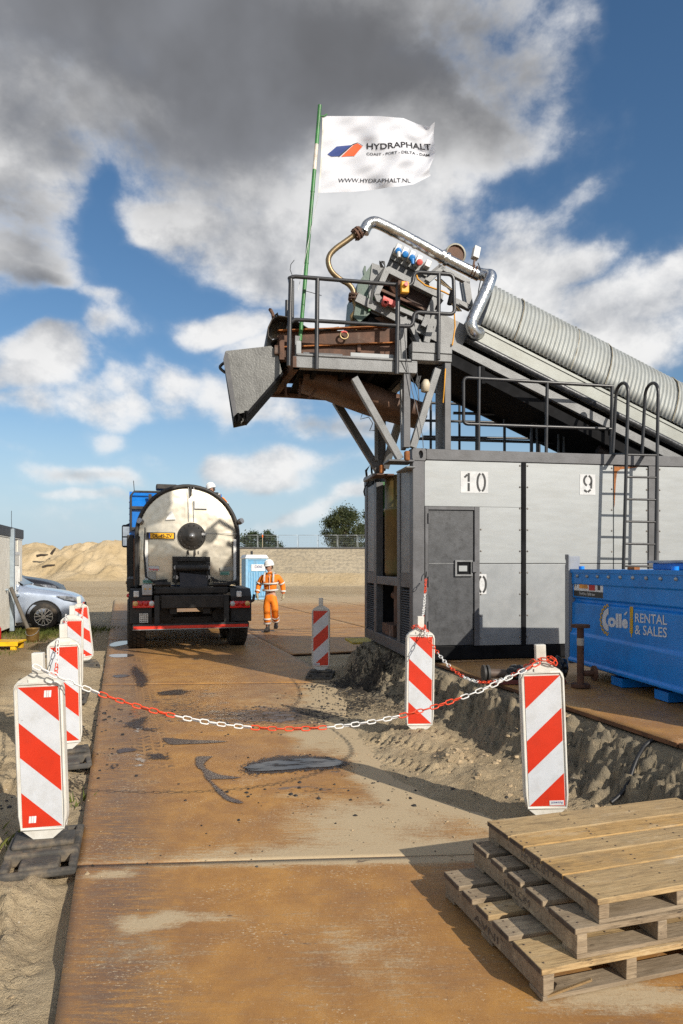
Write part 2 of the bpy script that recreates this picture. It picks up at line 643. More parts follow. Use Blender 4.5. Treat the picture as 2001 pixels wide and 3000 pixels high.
# ================================================================== GROUND
def mat_sand():
    m = bpy.data.materials.new('site_sand')
    m.use_nodes = True
    T = NT(m.node_tree)
    out = T.n('OutputMaterial')
    b = T.n('BsdfPrincipled')
    T.l(b.outputs[0], out.inputs[0])
    tc = T.n('TexCoord')
    v = tc.outputs['Object']

    def at(n):
        a = T.n('Attribute', attribute_name=n)
        return a.outputs['Fac']
    n1 = T.noise(v, 1.3, 8, 0.6)
    n2 = T.noise(v, 11.0, 8, 0.65)
    n3 = T.noise(v, 160.0, 3, 0.6)
    c = T.mix(T.ss(n1, 0.3, 0.7), (0.40, 0.300, 0.175), (0.53, 0.415, 0.26))
    c = T.mix(T.m('MULTIPLY', T.ss(n2, 0.45, 0.75), 0.55), c, (0.30, 0.215, 0.125))
    c = T.mix(T.m('MULTIPLY', T.ss(n3, 0.35, 0.7), 0.35), c, (0.62, 0.50, 0.33))
    n4 = T.noise(v, 70.0, 6, 0.75)
    c = T.mix(T.m('MULTIPLY', T.ss(n4, 0.56, 0.70), 0.55), c, (0.17, 0.125, 0.075))
    # damp, freshly dug sand of the bank is greyer
    damp = T.m('MULTIPLY', at('damp'), T.ss(n2, 0.15, 0.6))
    c = T.mix(damp, c, (0.265, 0.222, 0.155))
    # trampled soil and grass roots by the cabin
    soil = T.ss(T.m('ADD', at('soil'), T.m('SUBTRACT', n1, 0.5)), 0.35, 0.75)
    c = T.mix(T.m('MULTIPLY', soil, 0.85), c, T.mix(n2, (0.20, 0.125, 0.058), (0.36, 0.25, 0.125)))
    # tarry crumbs trodden into the sand
    tar = T.ss(T.m('ADD', at('tar'), T.m('MULTIPLY', T.m('SUBTRACT', T.noise(v, 26.0, 7, 0.7), 0.5), 2.2)), 0.45, 0.75)
    c = T.mix(T.m('MULTIPLY', tar, 0.93), c, (0.035, 0.030, 0.026))
    # shell bits and pebbles
    peb = T.voro(v, 34.0, 'F1', 'Distance')
    pc = T.n('TexVoronoi')
    T.put(pc.inputs['Vector'], v)
    pc.inputs['Scale'].default_value = 34.0
    sep = T.n('SeparateColor')
    T.l(pc.outputs['Color'], sep.inputs[0])
    pm = T.m('MULTIPLY', T.ss(peb, 0.20, 0.12), T.ss(sep.outputs[0], 0.90, 0.94))
    c = T.mix(T.m('MULTIPLY', pm, 0.8), c, T.mix(T.ss(sep.outputs[1], 0.4, 0.6), (0.66, 0.60, 0.50), (0.10, 0.08, 0.06)))
    T.l(c, b.inputs['Base Color'])
    b.inputs['Roughness'].default_value = 0.92
    b.inputs['Specular IOR Level'].default_value = 0.2
    bp = T.n('Bump')
    bp.inputs['Strength'].default_value = 1.0
    bp.inputs['Distance'].default_value = 0.035
    hgt = T.m('ADD', T.m('MULTIPLY', n2, 0.8), T.m('ADD', T.m('MULTIPLY', n3, 0.22), T.m('MULTIPLY', T.noise(v, 40.0, 5, 0.7), 0.55)))
    T.l(hgt, bp.inputs['Height'])
    T.l(bp.outputs[0], b.inputs['Normal'])
    return m


SAND = mat_sand()


def roadL(y):                       # left edge of the steel road
    return -1.068 - 0.326 * (y - 2.53)


def roadR(y):                       # joint between the first and the second strip of plates
    return -0.486 - 0.310 * (y - 11.26)


def sandS(y):                       # where drifted sand begins to cover the plates on the right
    return np.interp(y, [2.0, 3.3, 3.9, 4.57, 4.97, 5.54, 6.25, 7.17, 8.85, 10.3, 11.0, 11.6], [2.6, 2.2, 1.45, 0.90, 0.52, 0.27, 0.10, 0.0, -0.16, -0.30, -0.05, 3.0])


def bankE(y):                       # upper edge of the raised bank that carries the plant
    return np.interp(y, [1.0, 3.0, 4.48, 8.25, 8.8, 9.6, 10.9, 11.6, 12.2, 13.0], [3.35, 2.72, 2.26, 1.12, 0.86, 0.62, 0.42, 0.65, 1.6, 30.0])


PLATEAU = 0.53
RD = Vector((-0.31, 0.951, 0)).normalized()        # direction of the road
RN = Vector((0.951, 0.31, 0))


def ground_height(X, Y):
    z = np.full_like(X, -0.045)
    sl = (X - roadL(Y)) * 0.951
    left = sstep(-sl, 0.02, 0.20)
    # left verge: footprints and lumps, lower than the plate
    lum = fbm(X * 1.6, Y * 1.6, 5, 3) - 0.5
    fine = fbm(X * 9, Y * 9, 4, 8) - 0.5
    ruts = fbm(X * 0.9, Y * 4.0, 4, 21) - 0.5
    near = np.exp(-((Y - 4) / 9) ** 2)
    z += left * (0.02 + lum * 0.20 * near + fine * 0.06 * near + ruts * 0.11 * near + lum * 0.05 + (fbm(X * 26, Y * 26, 3, 12) - 0.5) * 0.022 * near + 0.05 * near * clods(X, Y, 5.5, 3) * sstep(fbm(X * 1.3, Y * 1.3, 3, 15), 0.40, 0.65) + 0.022 * near * clods(X, Y, 15.0, 4) * sstep(fbm(X * 1.9, Y * 1.9, 3, 16), 0.35, 0.6))
    # a hollow beside the plate edge in the foreground
    z -= 0.045 * np.exp(-((sl + 0.10) / 0.12) ** 2) * sstep(fbm(X * 2.5, Y * 2.5, 3, 25), 0.35, 0.6)
    foot = clods(X + 0.3 * Y, Y * 0.55, 3.4, 31)
    z -= 0.055 * near * sstep(foot, 0.45, 0.8) * sstep(-sl, 0.12, 0.35)
    # right: drifted sand over the plates, then the bank
    r = X - sandS(Y)
    fr = fbm(X * 3.0, Y * 3.0, 5, 33) - 0.5
    zs = (0.020 * clods(X, Y, 16.0, 11) * sstep(fbm(X * 2.0, Y * 2.0, 3, 19), 0.42, 0.62) + 0.010 * clods(X, Y, 33.0, 12)) * sstep(r, 0.1, 0.5) + 0.10 * sstep(r, -0.10, 1.1) - 0.038 + 0.055 * fr * sstep(r, -0.2, 0.25) + fine * 0.03 * sstep(r, 0.0, 0.4) + 0.035 * sstep(r, -0.05, 0.2)
    on = sstep(r, -0.35, 0.0)
    z = np.where(sl > -0.02, z * (1 - on) + zs * on, z)
    # tyre tracks pressed into that sand
    tx, ty = X - 0.62, Y - 6.15
    along = tx * 0.72 - ty * 0.69
    across = tx * 0.69 + ty * 0.72
    for off in (-0.34, 0.05, 0.36):
        band = np.exp(-((across - off) / 0.10) ** 4) * sstep(0.75 - np.abs(along), 0, 0.2)
        z += band * on * (-0.020 + 0.014 * np.sign(np.sin(along * 2 * math.pi / 0.085 + np.abs(across - off) * 30)))
    # clumps near the middle barrier
    for cx, cy, rr, hh in ((0.93, 5.75, 0.20, 0.09), (0.75, 5.55, 0.14, 0.06), (0.42, 6.6, 0.12, 0.04), (0.25, 7.1, 0.15, 0.03), (1.05, 5.3, 0.15, 0.05), (0.745, 6.55, 0.42, 0.085), (1.32, 4.40, 0.45, 0.075)):
        q = np.sqrt((X - cx) ** 2 + (Y - cy) ** 2) / rr
        z += hh * np.clip(1 - q, 0, 1) * (0.4 + 1.2 * fbm(X * 14, Y * 14, 3, 5))
    # the bank
    e = X - bankE(Y)
    wob = (fbm(X * 1.7, Y * 1.7, 4, 51) - 0.5) * 0.34
    t = sstep(e + wob * np.exp(-((e + 0.25) / 0.35) ** 2), -0.52, -0.02)
    t = t ** 0.8
    face = np.exp(-((e + 0.27) / 0.25) ** 2)
    lumps = np.abs(fbm(X * 4.2, Y * 4.2, 5, 61) - 0.5) * 2
    z = z * (1 - t) + (PLATEAU - 0.055) * t + face * (lumps * 0.17 - 0.045 + (fbm(X * 11, Y * 11, 4, 71) - 0.5) * 0.12 + 0.16 * clods(X, Y, 4.6, 7) * sstep(fbm(X * 1.1, Y * 1.1, 3, 18), 0.35, 0.6) + 0.075 * clods(X, Y, 11.0, 8) + 0.03 * clods(X, Y, 24.0, 9) - 0.075) * sstep(-e, 0.02, 0.12)
    # far ground: gentle swell
    far = sstep(Y, 28, 60)
    z += far * ((fbm(X * 0.06, Y * 0.12, 4, 81) - 0.5) * 0.35)
    return z


def build_ground():
    def axis(lo, hi, step, ends):
        core = np.arange(lo, hi, step)
        up = [hi]
        s = step
        while up[-1] < ends[1]:
            s *= 1.14
            up.append(up[-1] + s)
        dn = [lo]
        s = step
        while dn[-1] > ends[0]:
            s *= 1.14
            dn.append(dn[-1] - s)
        return np.array(dn[:0:-1] + list(core) + up)
    xs = axis(-2.6, 3.2, 0.022, (-700, 700))
    ys = axis(2.2, 9.0, 0.022, (-300, 1400))
    # keep medium detail as far as the truck
    X, Y = np.meshgrid(xs, ys)
    Z = ground_height(X, Y)
    e = X - bankE(Y)
    sl = (X - roadL(Y)) * 0.951
    r = X - sandS(Y)
    damp = sstep(e, -0.75, -0.40) * (Y < 14) + 0.5 * np.exp(-((Y - 8.6) / 1.6) ** 2) * sstep(r, 0.0, 0.6)
    soil = sstep(-sl, 0.5, 2.0) * sstep(Y, 5.0, 8.0) * (1 - sstep(Y, 28, 34))
    soil = np.maximum(soil, sstep(-sl, 0.2, 1.0) * 0.28)
    soil = np.maximum(soil, 0.55 * sstep(Y, 28, 40) * (1 - sstep(Y, 52, 60)) * (0.4 + fbm(X * 0.10, Y * 0.45, 4, 91)))
    tar = np.zeros_like(X)
    for cx, cy, rr, s in ((0.10, 8.2, 0.75, 0.75), (-0.10, 9.6, 0.6, 0.95), (0.35, 9.0, 0.6, 0.9), (-2.25, 5.4, 0.34, 0.75), (-2.75, 6.9, 0.35, 0.8), (-3.0, 7.6, 0.4, 0.5), (0.05, 6.2, 0.20, 0.5), (0.62, 7.7, 0.4, 0.65), (0.2, 5.5, 0.15, 0.4), (-3.1, 4.9, 0.5, 0.55)):
        tar = np.maximum(tar, s * np.exp(-(((X - cx) ** 2 + (Y - cy) ** 2) / rr ** 2)))
    ob = mesh_grid('ground', X, Y, Z, SAND, {'damp': np.clip(damp, 0, 1), 'soil': np.clip(soil, 0, 1), 'tar': tar})
    struct(ob)
    return ob


build_ground()


# ------------------------------------------------------------------ steel road plates
def mat_plate():
    m = bpy.data.materials.new('rusty_road_plate')
    m.use_nodes = True
    T = NT(m.node_tree)
    out = T.n('OutputMaterial')
    b = T.n('BsdfPrincipled')
    T.l(b.outputs[0], out.inputs[0])
    g = T.n('NewGeometry')
    v = g.outputs['Position']
    oi = T.n('ObjectInfo')
    sh = T.vm('ADD', v, T.vm('SCALE', (5.1, 3.7, 0), scale=oi.outputs['Random']))

    def at(n):
        a = T.n('Attribute', attribute_name=n)
        return a.outputs['Fac']
    big = T.noise(sh, 0.75, 7, 0.6)
    mid = T.noise(sh, 3.2, 9, 0.68, 0.3)
    strk = T.noise(T.scale3(sh, (2.2, 16.0, 1)), 2.6, 9, 0.72)       # wiped streaks across the lane
    strk2 = T.noise(T.scale3(sh, (14.0, 1.6, 1)), 2.6, 8, 0.7)       # tyre wipes along the lane
    fine = T.noise(sh, 60.0, 6, 0.7)
    c = T.mix(T.ss(mid, 0.32, 0.68), (0.325, 0.158, 0.050), (0.49, 0.242, 0.056))
    c = T.mix(T.m('MULTIPLY', T.ss(big, 0.42, 0.68), 0.50), c, (0.270, 0.145, 0.070))
    c = T.mix(T.m('MULTIPLY', T.ss(T.m('ADD', strk, T.m('MULTIPLY', T.m('SUBTRACT', big, 0.5), 0.5)), 0.52, 0.72), 0.42), c, (0.165, 0.098, 0.064))
    c = T.mix(T.m('MULTIPLY', T.ss(strk2, 0.56, 0.74), 0.35), c, (0.115, 0.072, 0.048))
    c = T.mix(T.m('MULTIPLY', T.ss(fine, 0.42, 0.7), 0.30), c, (0.40, 0.20, 0.065))
    worn = at('worn')
    c = T.mix(T.m('MULTIPLY', worn, T.ss(T.m('ADD', strk, T.m('MULTIPLY', fine, 0.3)), 0.45, 0.75)), c, (0.115, 0.085, 0.075))
    # scratches and grit ground in by tyres, in both directions
    scr = T.noise(T.scale3(sh, (3.0, 90.0, 1)), 3.0, 6, 0.7)
    scr2 = T.noise(T.scale3(sh, (120.0, 5.0, 1)), 2.0, 5, 0.7)
    c = T.mix(T.m('MULTIPLY', T.ss(scr, 0.54, 0.70), 0.50), c, (0.42, 0.27, 0.14))
    c = T.mix(T.m('MULTIPLY', T.ss(scr2, 0.58, 0.72), 0.35), c, (0.10, 0.055, 0.032))
    grit = T.noise(T.scale3(sh, (1.0, 2.2, 1)), 130.0, 4, 0.75)
    c = T.mix(T.m('MULTIPLY', T.ss(T.m('ADD', grit, T.m('MULTIPLY', T.m('SUBTRACT', mid, 0.5), 0.35)), 0.58, 0.68), 0.55), c, (0.50, 0.36, 0.21))
    c = T.mix(T.m('MULTIPLY', T.ss(grit, 0.42, 0.32), 0.45), c, (0.09, 0.05, 0.03))
    # flecks of sand and rust scale in loose clusters
    fl = T.noise(T.scale3(sh, (1.0, 1.8, 1)), 48.0, 3, 0.7)
    cl = T.noise(sh, 2.1, 5, 0.65)
    c = T.mix(T.m('MULTIPLY', T.ss(T.m('ADD', fl, T.m('MULTIPLY', T.m('SUBTRACT', cl, 0.5), 0.55)), 0.63, 0.69), 0.85), c, (0.58, 0.46, 0.30))
    c = T.mix(T.m('MULTIPLY', T.ss(T.m('SUBTRACT', fl, T.m('MULTIPLY', T.m('SUBTRACT', cl, 0.5), 0.4)), 0.33, 0.28), 0.7), c, (0.075, 0.045, 0.03))
    # thin dust film and drifted sand
    sn = T.m('ADD', T.m('MULTIPLY', strk, 0.75), T.m('MULTIPLY', fine, 0.45))
    sand = T.ss(T.m('ADD', at('sand'), T.m('MULTIPLY', T.m('SUBTRACT', T.m('ADD', T.m('MULTIPLY', sn, 0.7), T.m('MULTIPLY', mid, 0.35)), 0.60), 1.9)), 0.22, 0.72)
    film = T.m('MULTIPLY', T.ss(T.m('ADD', T.m('MULTIPLY', strk, 0.8), T.m('MULTIPLY', fine, 0.35)), 0.60, 0.80), 0.55)
    sandc = T.mix(fine, (0.40, 0.30, 0.175), (0.56, 0.445, 0.285))
    c = T.mix(film, c, (0.42, 0.29, 0.165))
    c = T.mix(T.m('MULTIPLY', sand, 0.96), c, sandc)
    # tarry tyre prints left along the lane
    along = T.vm('DOT_PRODUCT', v, (-0.31, 0.951, 0.0))
    lat = T.vm('DOT_PRODUCT', v, (0.951, 0.31, 0.0))
    zig = T.m('ADD', along, T.m('MULTIPLY', T.m('PINGPONG', lat, 0.07), 0.8))
    blk = T.m('MULTIPLY', T.ss(T.m('SINE', T.m('MULTIPLY', zig, 52.0)), -0.35, 0.1), T.ss(T.m('SINE', T.m('MULTIPLY', lat, 78.0)), -0.8, -0.5))
    pr = T.m('MULTIPLY', T.m('MULTIPLY', blk, at('tread')), T.ss(T.noise(sh, 1.6, 6, 0.65), 0.44, 0.56))
    c = T.mix(T.m('MULTIPLY', pr, 0.75), c, (0.060, 0.044, 0.036))
    # tar specks and oily smears
    tarn = T.noise(T.scale3(sh, (1.0, 2.4, 1)), 17.0, 6, 0.72)
    tar = T.ss(T.m('ADD', tarn, T.m('MULTIPLY', at('tar'), 0.42)), 0.76, 0.82)
    c = T.mix(T.m('MULTIPLY', tar, 0.85), c, (0.035, 0.026, 0.022))
    spot = T.noise(T.scale3(sh, (1.0, 2.6, 1)), 3.6, 6, 0.6)
    smear = T.ss(T.m('ADD', spot, T.m('MULTIPLY', at('tar'), 0.25)), 0.70, 0.74)
    c = T.mix(T.m('MULTIPLY', smear, 0.70), c, (0.075, 0.052, 0.044))
    T.l(c, b.inputs['Base Color'])
    r = T.m('SUBTRACT', T.m('ADD', 0.56, T.m('MULTIPLY', sand, 0.35)), T.m('MULTIPLY', smear, 0.22))
    r = T.m('ADD', r, T.m('MULTIPLY', T.m('SUBTRACT', strk, 0.5), 0.25))
    T.l(r, b.inputs['Roughness'])
    b.inputs['Specular IOR Level'].default_value = 0.32
    bp = T.n('Bump')
    bp.inputs['Strength'].default_value = 0.30
    bp.inputs['Distance'].default_value = 0.004
    hh = T.m('ADD', T.m('MULTIPLY', fine, 0.5), T.m('ADD', T.m('MULTIPLY', sand, 1.2), T.m('MULTIPLY', mid, 0.5)))
    T.l(hh, bp.inputs['Height'])
    T.l(bp.outputs[0], b.inputs['Normal'])
    return m


PLATE = mat_plate()
RUST_EDGE = M('rusty_plate_edge', (0.14, 0.062, 0.026), 0.75, var=0.4, scale=8)


def plate_masks(X, Y):
    r = X - sandS(Y)
    sand = sstep(r + (fbm(X * 2.2, Y * 2.2, 5, 79) - 0.5) * 0.9, -0.75, 0.12) * 0.9
    # sand along the joint under the hose
    jl = 3.86 + (X + 1.5) * 0.062
    q = Y - jl
    band = np.exp(-(np.clip(q, 0, 9) / 0.30) ** 2) * np.exp(-(np.clip(-q, 0, 9) / 0.10) ** 2) * (0.30 + 0.55 * sstep(X, -1.4, 0.4))
    sand = np.maximum(sand, band * 1.25)
    sand = np.maximum(sand, 0.9 * np.exp(-((X + 0.1 - 0.3 * (Y - 4.4)) / 0.9) ** 2 - ((Y - 4.25) / 0.28) ** 2) * sstep(X, -0.9, 0.3))
    # drifted patches in the foreground
    jx, jy = (fbm(X * 5, Y * 5, 4, 77) - 0.5) * 0.35, (fbm(X * 5, Y * 5, 4, 78) - 0.5) * 0.14
    sand = np.maximum(sand, 0.80 * np.exp(-(((X + 0.93 + jx) / 0.24) ** 2 + ((Y + jy - 3.27) / 0.09) ** 2) ** 1.5))
    sand = np.maximum(sand, 0.70 * np.exp(-(((X + 0.72) / 0.30) ** 2 + ((Y - 3.30) / 0.07) ** 2)))
    sand = np.maximum(sand, 0.8 * np.exp(-(((X + jx + 1.30) / 0.16) ** 2 + ((Y - 3.76) / 0.07) ** 2) ** 1.5))
    sand = np.maximum(sand, 0.42 * np.exp(-(((X + 0.85) / 0.35) ** 2 + ((Y - 2.98) / 0.20) ** 2)))
    sand = np.maximum(sand, 0.75 * np.exp(-(((X + jx - 1.12) / 0.32) ** 2 + ((Y + jy - 2.68) / 0.12) ** 2) ** 1.5))
    sand = np.maximum(sand, 0.38 * np.exp(-(((X - 0.1) / 0.5) ** 2 + ((Y - 3.0) / 0.5) ** 2)))
    sand = np.maximum(sand, 0.45 * np.exp(-(((X + 0.3) / 0.5) ** 2 + ((Y - 5.05) / 0.09) ** 2)))
    sand = np.maximum(sand, 0.80 * np.exp(-(((X - 0.25) / 0.75) ** 2 + ((Y - 4.6) / 0.45) ** 2)))
    sand = np.maximum(sand, 0.42 * np.exp(-(((X + 0.6) / 1.2) ** 2 + ((Y - 8.6) / 1.6) ** 2)))
    sand = np.maximum(sand, 0.40 * sstep(Y, 9, 16) * sstep(fbm(X * 0.5, Y * 1.6, 4, 14), 0.45, 0.7))
    sand = np.maximum(sand, 0.62 * sstep(Y, 24, 33))
    worn = np.exp(-((X + 1.0 + 0.31 * (Y - 3)) / 0.30) ** 2) * 0.8 + np.exp(-((X - 0.95 + 0.31 * (Y - 3)) / 0.3) ** 2) * 0.4
    tar = 0.85 * np.exp(-(((X + 0.75) / 0.9) ** 2 + ((Y - 7.7) / 0.55) ** 2)) + 0.45 * np.exp(-(((X + 0.2) / 0.5) ** 2 + ((Y - 5.15) / 0.22) ** 2)) + 0.5 * np.exp(-(((X + 2.0) / 0.6) ** 2 + ((Y - 8.5) / 1.4) ** 2)) + 0.12
    lt = X * 0.951 + Y * 0.31
    tread = np.exp(-((lt - 0.30) / 0.15) ** 6) * sstep(Y, 4.6, 6.0) * (1 - sstep(Y, 12, 13)) + 0.7 * np.exp(-((lt - 2.05) / 0.15) ** 6) * sstep(Y, 6.0, 8.0)
    return {'sand': sand, 'worn': np.clip(worn, 0, 1), 'tar': np.clip(tar, 0, 1), 'tread': tread}


def deck_masks(X, Y):
    return {'sand': np.full_like(X, 0.12), 'worn': np.full_like(X, 0.1), 'tar': np.full_like(X, 0.2)}


road = struct(thing('steel_road', None, None, (0, 0, 0)))
for k in ('label', 'category'):
    if k in road:
        del road[k]


def plate(parent, c, ex, ey, w, l, z, name='road_plate', res=0.07, seed=0, th=0.022, masks=None):
    """one loose steel plate: gridded top face with its own thickness"""
    nu, nv = max(2, int(w / res)), max(2, int(l / res))
    a, bb = np.meshgrid(np.linspace(-w / 2, w / 2, nu + 1), np.linspace(-l / 2, l / 2, nv + 1))
    X = c[0] + a * ex[0] + bb * ey[0]
    Y = c[1] + a * ex[1] + bb * ey[1]
    Z = np.full_like(X, z) + (fbm(X * 0.6, Y * 0.6, 2, 40 + seed) - 0.5) * 0.006
    ob = mesh_grid(name, X, Y, Z, PLATE, (masks or plate_masks)(X, Y))
    ob.data.materials.append(RUST_EDGE)
    bm = bmesh.new()
    bm.from_mesh(ob.data)
    rim = [e for e in bm.edges if e.is_boundary]
    r = bmesh.ops.extrude_edge_only(bm, edges=rim)
    for gme in r['geom']:
        if isinstance(gme, bmesh.types.BMVert):
            gme.co.z -= th
        elif isinstance(gme, bmesh.types.BMFace):
            gme.material_index = 1
            gme.smooth = False
    bm.to_mesh(ob.data)
    bm.free()
    ob.parent = parent
    return ob


ex, ey = RN, RD
W1 = 3.27
exs = Vector((0.998, 0.062, 0))        # the joints run slightly askew to the lane
# first strip: its left edge is the road edge; joint at the hose
org = Vector((-1.5, 3.87, 0))
s = -3.2
for i, (s0, s1) in enumerate(((-3.4, -0.004), (0.004, 6.1), (6.13, 12.2), (12.23, 18.3), (18.33, 24.4), (24.43, 31.0))):
    c = org + ey * ((s0 + s1) / 2) + exs * (3.44 / 2)
    tilt = 0.001 * i
    plate(road, c, exs, ey, 3.44, s1 - s0, tilt, res=0.05 if i < 2 else 0.12, seed=i)
# second and third strips begin beyond the bank
for j in range(1, 6):
    for i, (s0, s1) in enumerate(((8.2, 13.2), (13.23, 19.2), (19.23, 25.2), (25.23, 31.0))):
        if j >= 2 and i == 0:
            continue
        c = org + ey * ((s0 + s1) / 2 + 0.35 * (j % 2)) + ex * (W1 / 2 + j * (W1 + 0.03) + 0.02)
        if c.y < 11 and c.x > 1.5:
            continue
        plate(road, c, ex, ey, W1, s1 - s0, -0.002 * j + 0.001 * i, res=0.15, seed=10 * j + i)

# raised plates beside the container, carrying the tank
raised = struct(thing('raised_plates', None, None, (0, 0, 0)))
e1 = Vector((-0.297, 1, 0)).normalized()
e2 = Vector((e1.y, -e1.x, 0))
pA = Vector((1.12, 8.25, 0))
for i, (s0, s1) in enumerate(((-6.3, -3.9), (-3.88, -0.02), (0.0, 1.25))):
    wdt = 3.2 if i < 2 else 2.2
    c = pA + e1 * ((s0 + s1) / 2) + e2 * (wdt / 2 + (0 if i < 2 else 0.25))
    plate(raised, c, e1, e2, s1 - s0, wdt, PLATEAU - 0.002 * i - 0.006, name='deck_plate', res=0.1, seed=60 + i, th=0.03, masks=deck_masks)


# ------------------------------------------------------------------ puddles and oil on the plates
def puddle(name, pts, z, mat, n=8, jit=0.012, seed=1):
    """a patch whose outline fades by an irregular edge; sd = distance inside the outline"""
    loop = []
    m = len(pts)
    for i in range(m):
        p0, p1, p2, p3 = (Vector(pts[(i + k - 1) % m]) for k in range(4))
        for j in range(n):
            t = j / n
            q = 0.5 * ((2 * p1) + (p2 - p0) * t + (2 * p0 - 5 * p1 + 4 * p2 - p3) * t * t + (3 * p1 - p0 - 3 * p2 + p3) * t ** 3)
            loop.append((q.x, q.y))
    L = np.array(loop)
    lo, hi = L.min(0) - 0.10, L.max(0) + 0.10
    st_ = max(0.012, (hi - lo).max() / 110)
    X, Y = np.meshgrid(np.arange(lo[0], hi[0], st_), np.arange(lo[1], hi[1], st_))
    inside = np.zeros(X.shape, bool)
    dist = np.full(X.shape, 9.0)
    for i in range(len(L)):
        (x0, y0), (x1, y1) = L[i], L[(i + 1) % len(L)]
        c = (y0 > Y) != (y1 > Y)
        with np.errstate(divide='ignore', invalid='ignore'):
            inside ^= c & (X < (x1 - x0) * (Y - y0) / (y1 - y0 + 1e-12) + x0)
        dx, dy = x1 - x0, y1 - y0
        t = np.clip(((X - x0) * dx + (Y - y0) * dy) / (dx * dx + dy * dy + 1e-12), 0, 1)
        dist = np.minimum(dist, np.hypot(X - x0 - t * dx, Y - y0 - t * dy))
    sd = np.where(inside, dist, -dist)
    Z = np.full_like(X, z)
    ob = mesh_grid(name, X, Y, Z, mat, {'sd': sd})
    ob['jit'] = jit
    del ob['jit']
    return struct(ob)


def gpts(lst):
    return [G(u, v).xy.to_3d() for u, v in lst]


def wet_mat(name, col, rough, rv=0.1, sc=9.0, alpha_n=None, spec=0.6):
    m = bpy.data.materials.new(name)
    m.use_nodes = True
    T = NT(m.node_tree)
    out = T.n('OutputMaterial')
    b = T.n('BsdfPrincipled')
    g = T.n('NewGeometry')
    n = T.noise(T.scale3(g.outputs['Position'], (3.0, 9.0, 1)), sc, 6, 0.65)
    T.l(T.mix(n, tuple(x * 0.6 for x in col), tuple(x * 1.5 for x in col)), b.inputs['Base Color'])
    T.l(T.m('ADD', rough, T.m('MULTIPLY', T.ss(n, 0.45, 0.65), rv)), b.inputs['Roughness'])
    b.inputs['Specular IOR Level'].default_value = spec
    tr = T.n('BsdfTransparent')
    mx = T.n('MixShader')
    sd = T.n('Attribute', attribute_name='sd').outputs['Fac']
    e1_ = T.noise(g.outputs['Position'], 14.0, 7, 0.7)
    e2_ = T.noise(T.scale3(g.outputs['Position'], alpha_n or (1, 1, 1)), 5.0, 8, 0.7)
    k = 0.10 if alpha_n else 0.010
    x = T.m('ADD', sd, T.m('MULTIPLY', T.m('SUBTRACT', e1_, 0.5), k * 2.2))
    if alpha_n:
        x = T.m('ADD', x, T.m('MULTIPLY', T.m('SUBTRACT', e2_, 0.54), 0.34))
    al = T.ss(x, -0.002, 0.06 if alpha_n else 0.028)
    if alpha_n:
        al = T.m('MULTIPLY', al, 0.85)
    T.put(mx.inputs[0], al)
    T.l(tr.outputs[0], mx.inputs[1])
    T.l(b.outputs[0], mx.inputs[2])
    T.l(mx.outputs[0], out.inputs[0])
    return m


OIL = wet_mat('oil_film', (0.012, 0.009, 0.008), 0.08, 0.62, sc=1.3, spec=0.4)
OILEDGE = wet_mat('oil_stain', (0.036, 0.022, 0.016), 0.42, 0.3, alpha_n=(9.0, 3.0, 1))
WET = wet_mat('muddy_water', (0.070, 0.046, 0.038), 0.30, 0.25, spec=0.25)
WATER = wet_mat('puddle_water', (0.13, 0.10, 0.085), 0.03, 0.10)
puddle('oil_stain', gpts([(700, 2262), (708, 2240), (760, 2222), (830, 2212), (930, 2213), (1000, 2226), (1030, 2238), (1000, 2256), (900, 2264), (800, 2272), (730, 2274)]), 0.0050, OILEDGE, jit=0.022, seed=3)
puddle('oil_puddle', gpts([(712, 2254), (730, 2244), (790, 2232), (850, 2226), (930, 2222), (985, 2225), (1006, 2236), (985, 2248), (900, 2254), (800, 2262), (740, 2262)]), 0.0090, OIL, jit=0.010, seed=4)
puddle('water_puddle', gpts([(571, 2220), (590, 2216), (628, 2217), (618, 2224), (604, 2238), (606, 2250), (640, 2268), (690, 2276), (715, 2277), (690, 2284), (640, 2286), (622, 2288), (650, 2312), (680, 2336), (712, 2348), (715, 2356), (690, 2357), (655, 2345), (628, 2320), (612, 2296), (597, 2282), (590, 2262), (574, 2250), (569, 2236)]), 0.0060, WET, n=4, jit=0.006, seed=5)
puddle('water_puddle', gpts([(474, 2166), (490, 2162), (560, 2168), (640, 2170), (668, 2173), (640, 2178), (560, 2182), (500, 2184), (482, 2176)]), 0.0060, WET, n=5, jit=0.006, seed=6)
puddle('water_puddle', gpts([(340, 2200), (360, 2193), (400, 2194), (400, 2202), (370, 2206), (345, 2210)]), 0.0062, WET, n=4, jit=0.006, seed=7)
puddle('water_puddle', gpts([(320, 1888), (345, 1880), (380, 1878), (382, 1885), (350, 1893), (325, 1895)]), 0.0075, WATER, n=4, jit=0.01, seed=8)
puddle('water_puddle', gpts([(317, 1921), (335, 1917), (385, 1917), (395, 1922), (370, 1926), (330, 1927)]), 0.0075, WATER, n=4, jit=0.01, seed=9)
puddle('water_puddle', gpts([(330, 1980), (360, 1977), (385, 1980), (360, 1986), (335, 1986)]), 0.0070, WET, n=4, jit=0.008, seed=10)
puddle('oil_stain', gpts([(380, 1965), (395, 1950), (420, 1965), (440, 1990), (430, 2012), (400, 2015), (388, 1990)]), 0.0080, OILEDGE, n=5, jit=0.02, seed=11)
puddle('oil_stain', gpts([(430, 2210), (470, 2206), (498, 2210), (497, 2228), (440, 2230), (420, 2222)]), 0.0056, OILEDGE, n=5, jit=0.012, seed=12)
puddle('oil_stain', gpts([(315, 2246), (340, 2238), (356, 2244), (340, 2258), (318, 2256)]), 0.0056, OILEDGE, n=5, jit=0.012, seed=13)
puddle('oil_stain', gpts([(364, 2118), (400, 2105), (440, 2100), (432, 2130), (470, 2136), (440, 2146), (380, 2136), (356, 2132)]), 0.0058, OILEDGE, n=5, jit=0.014, seed=14)
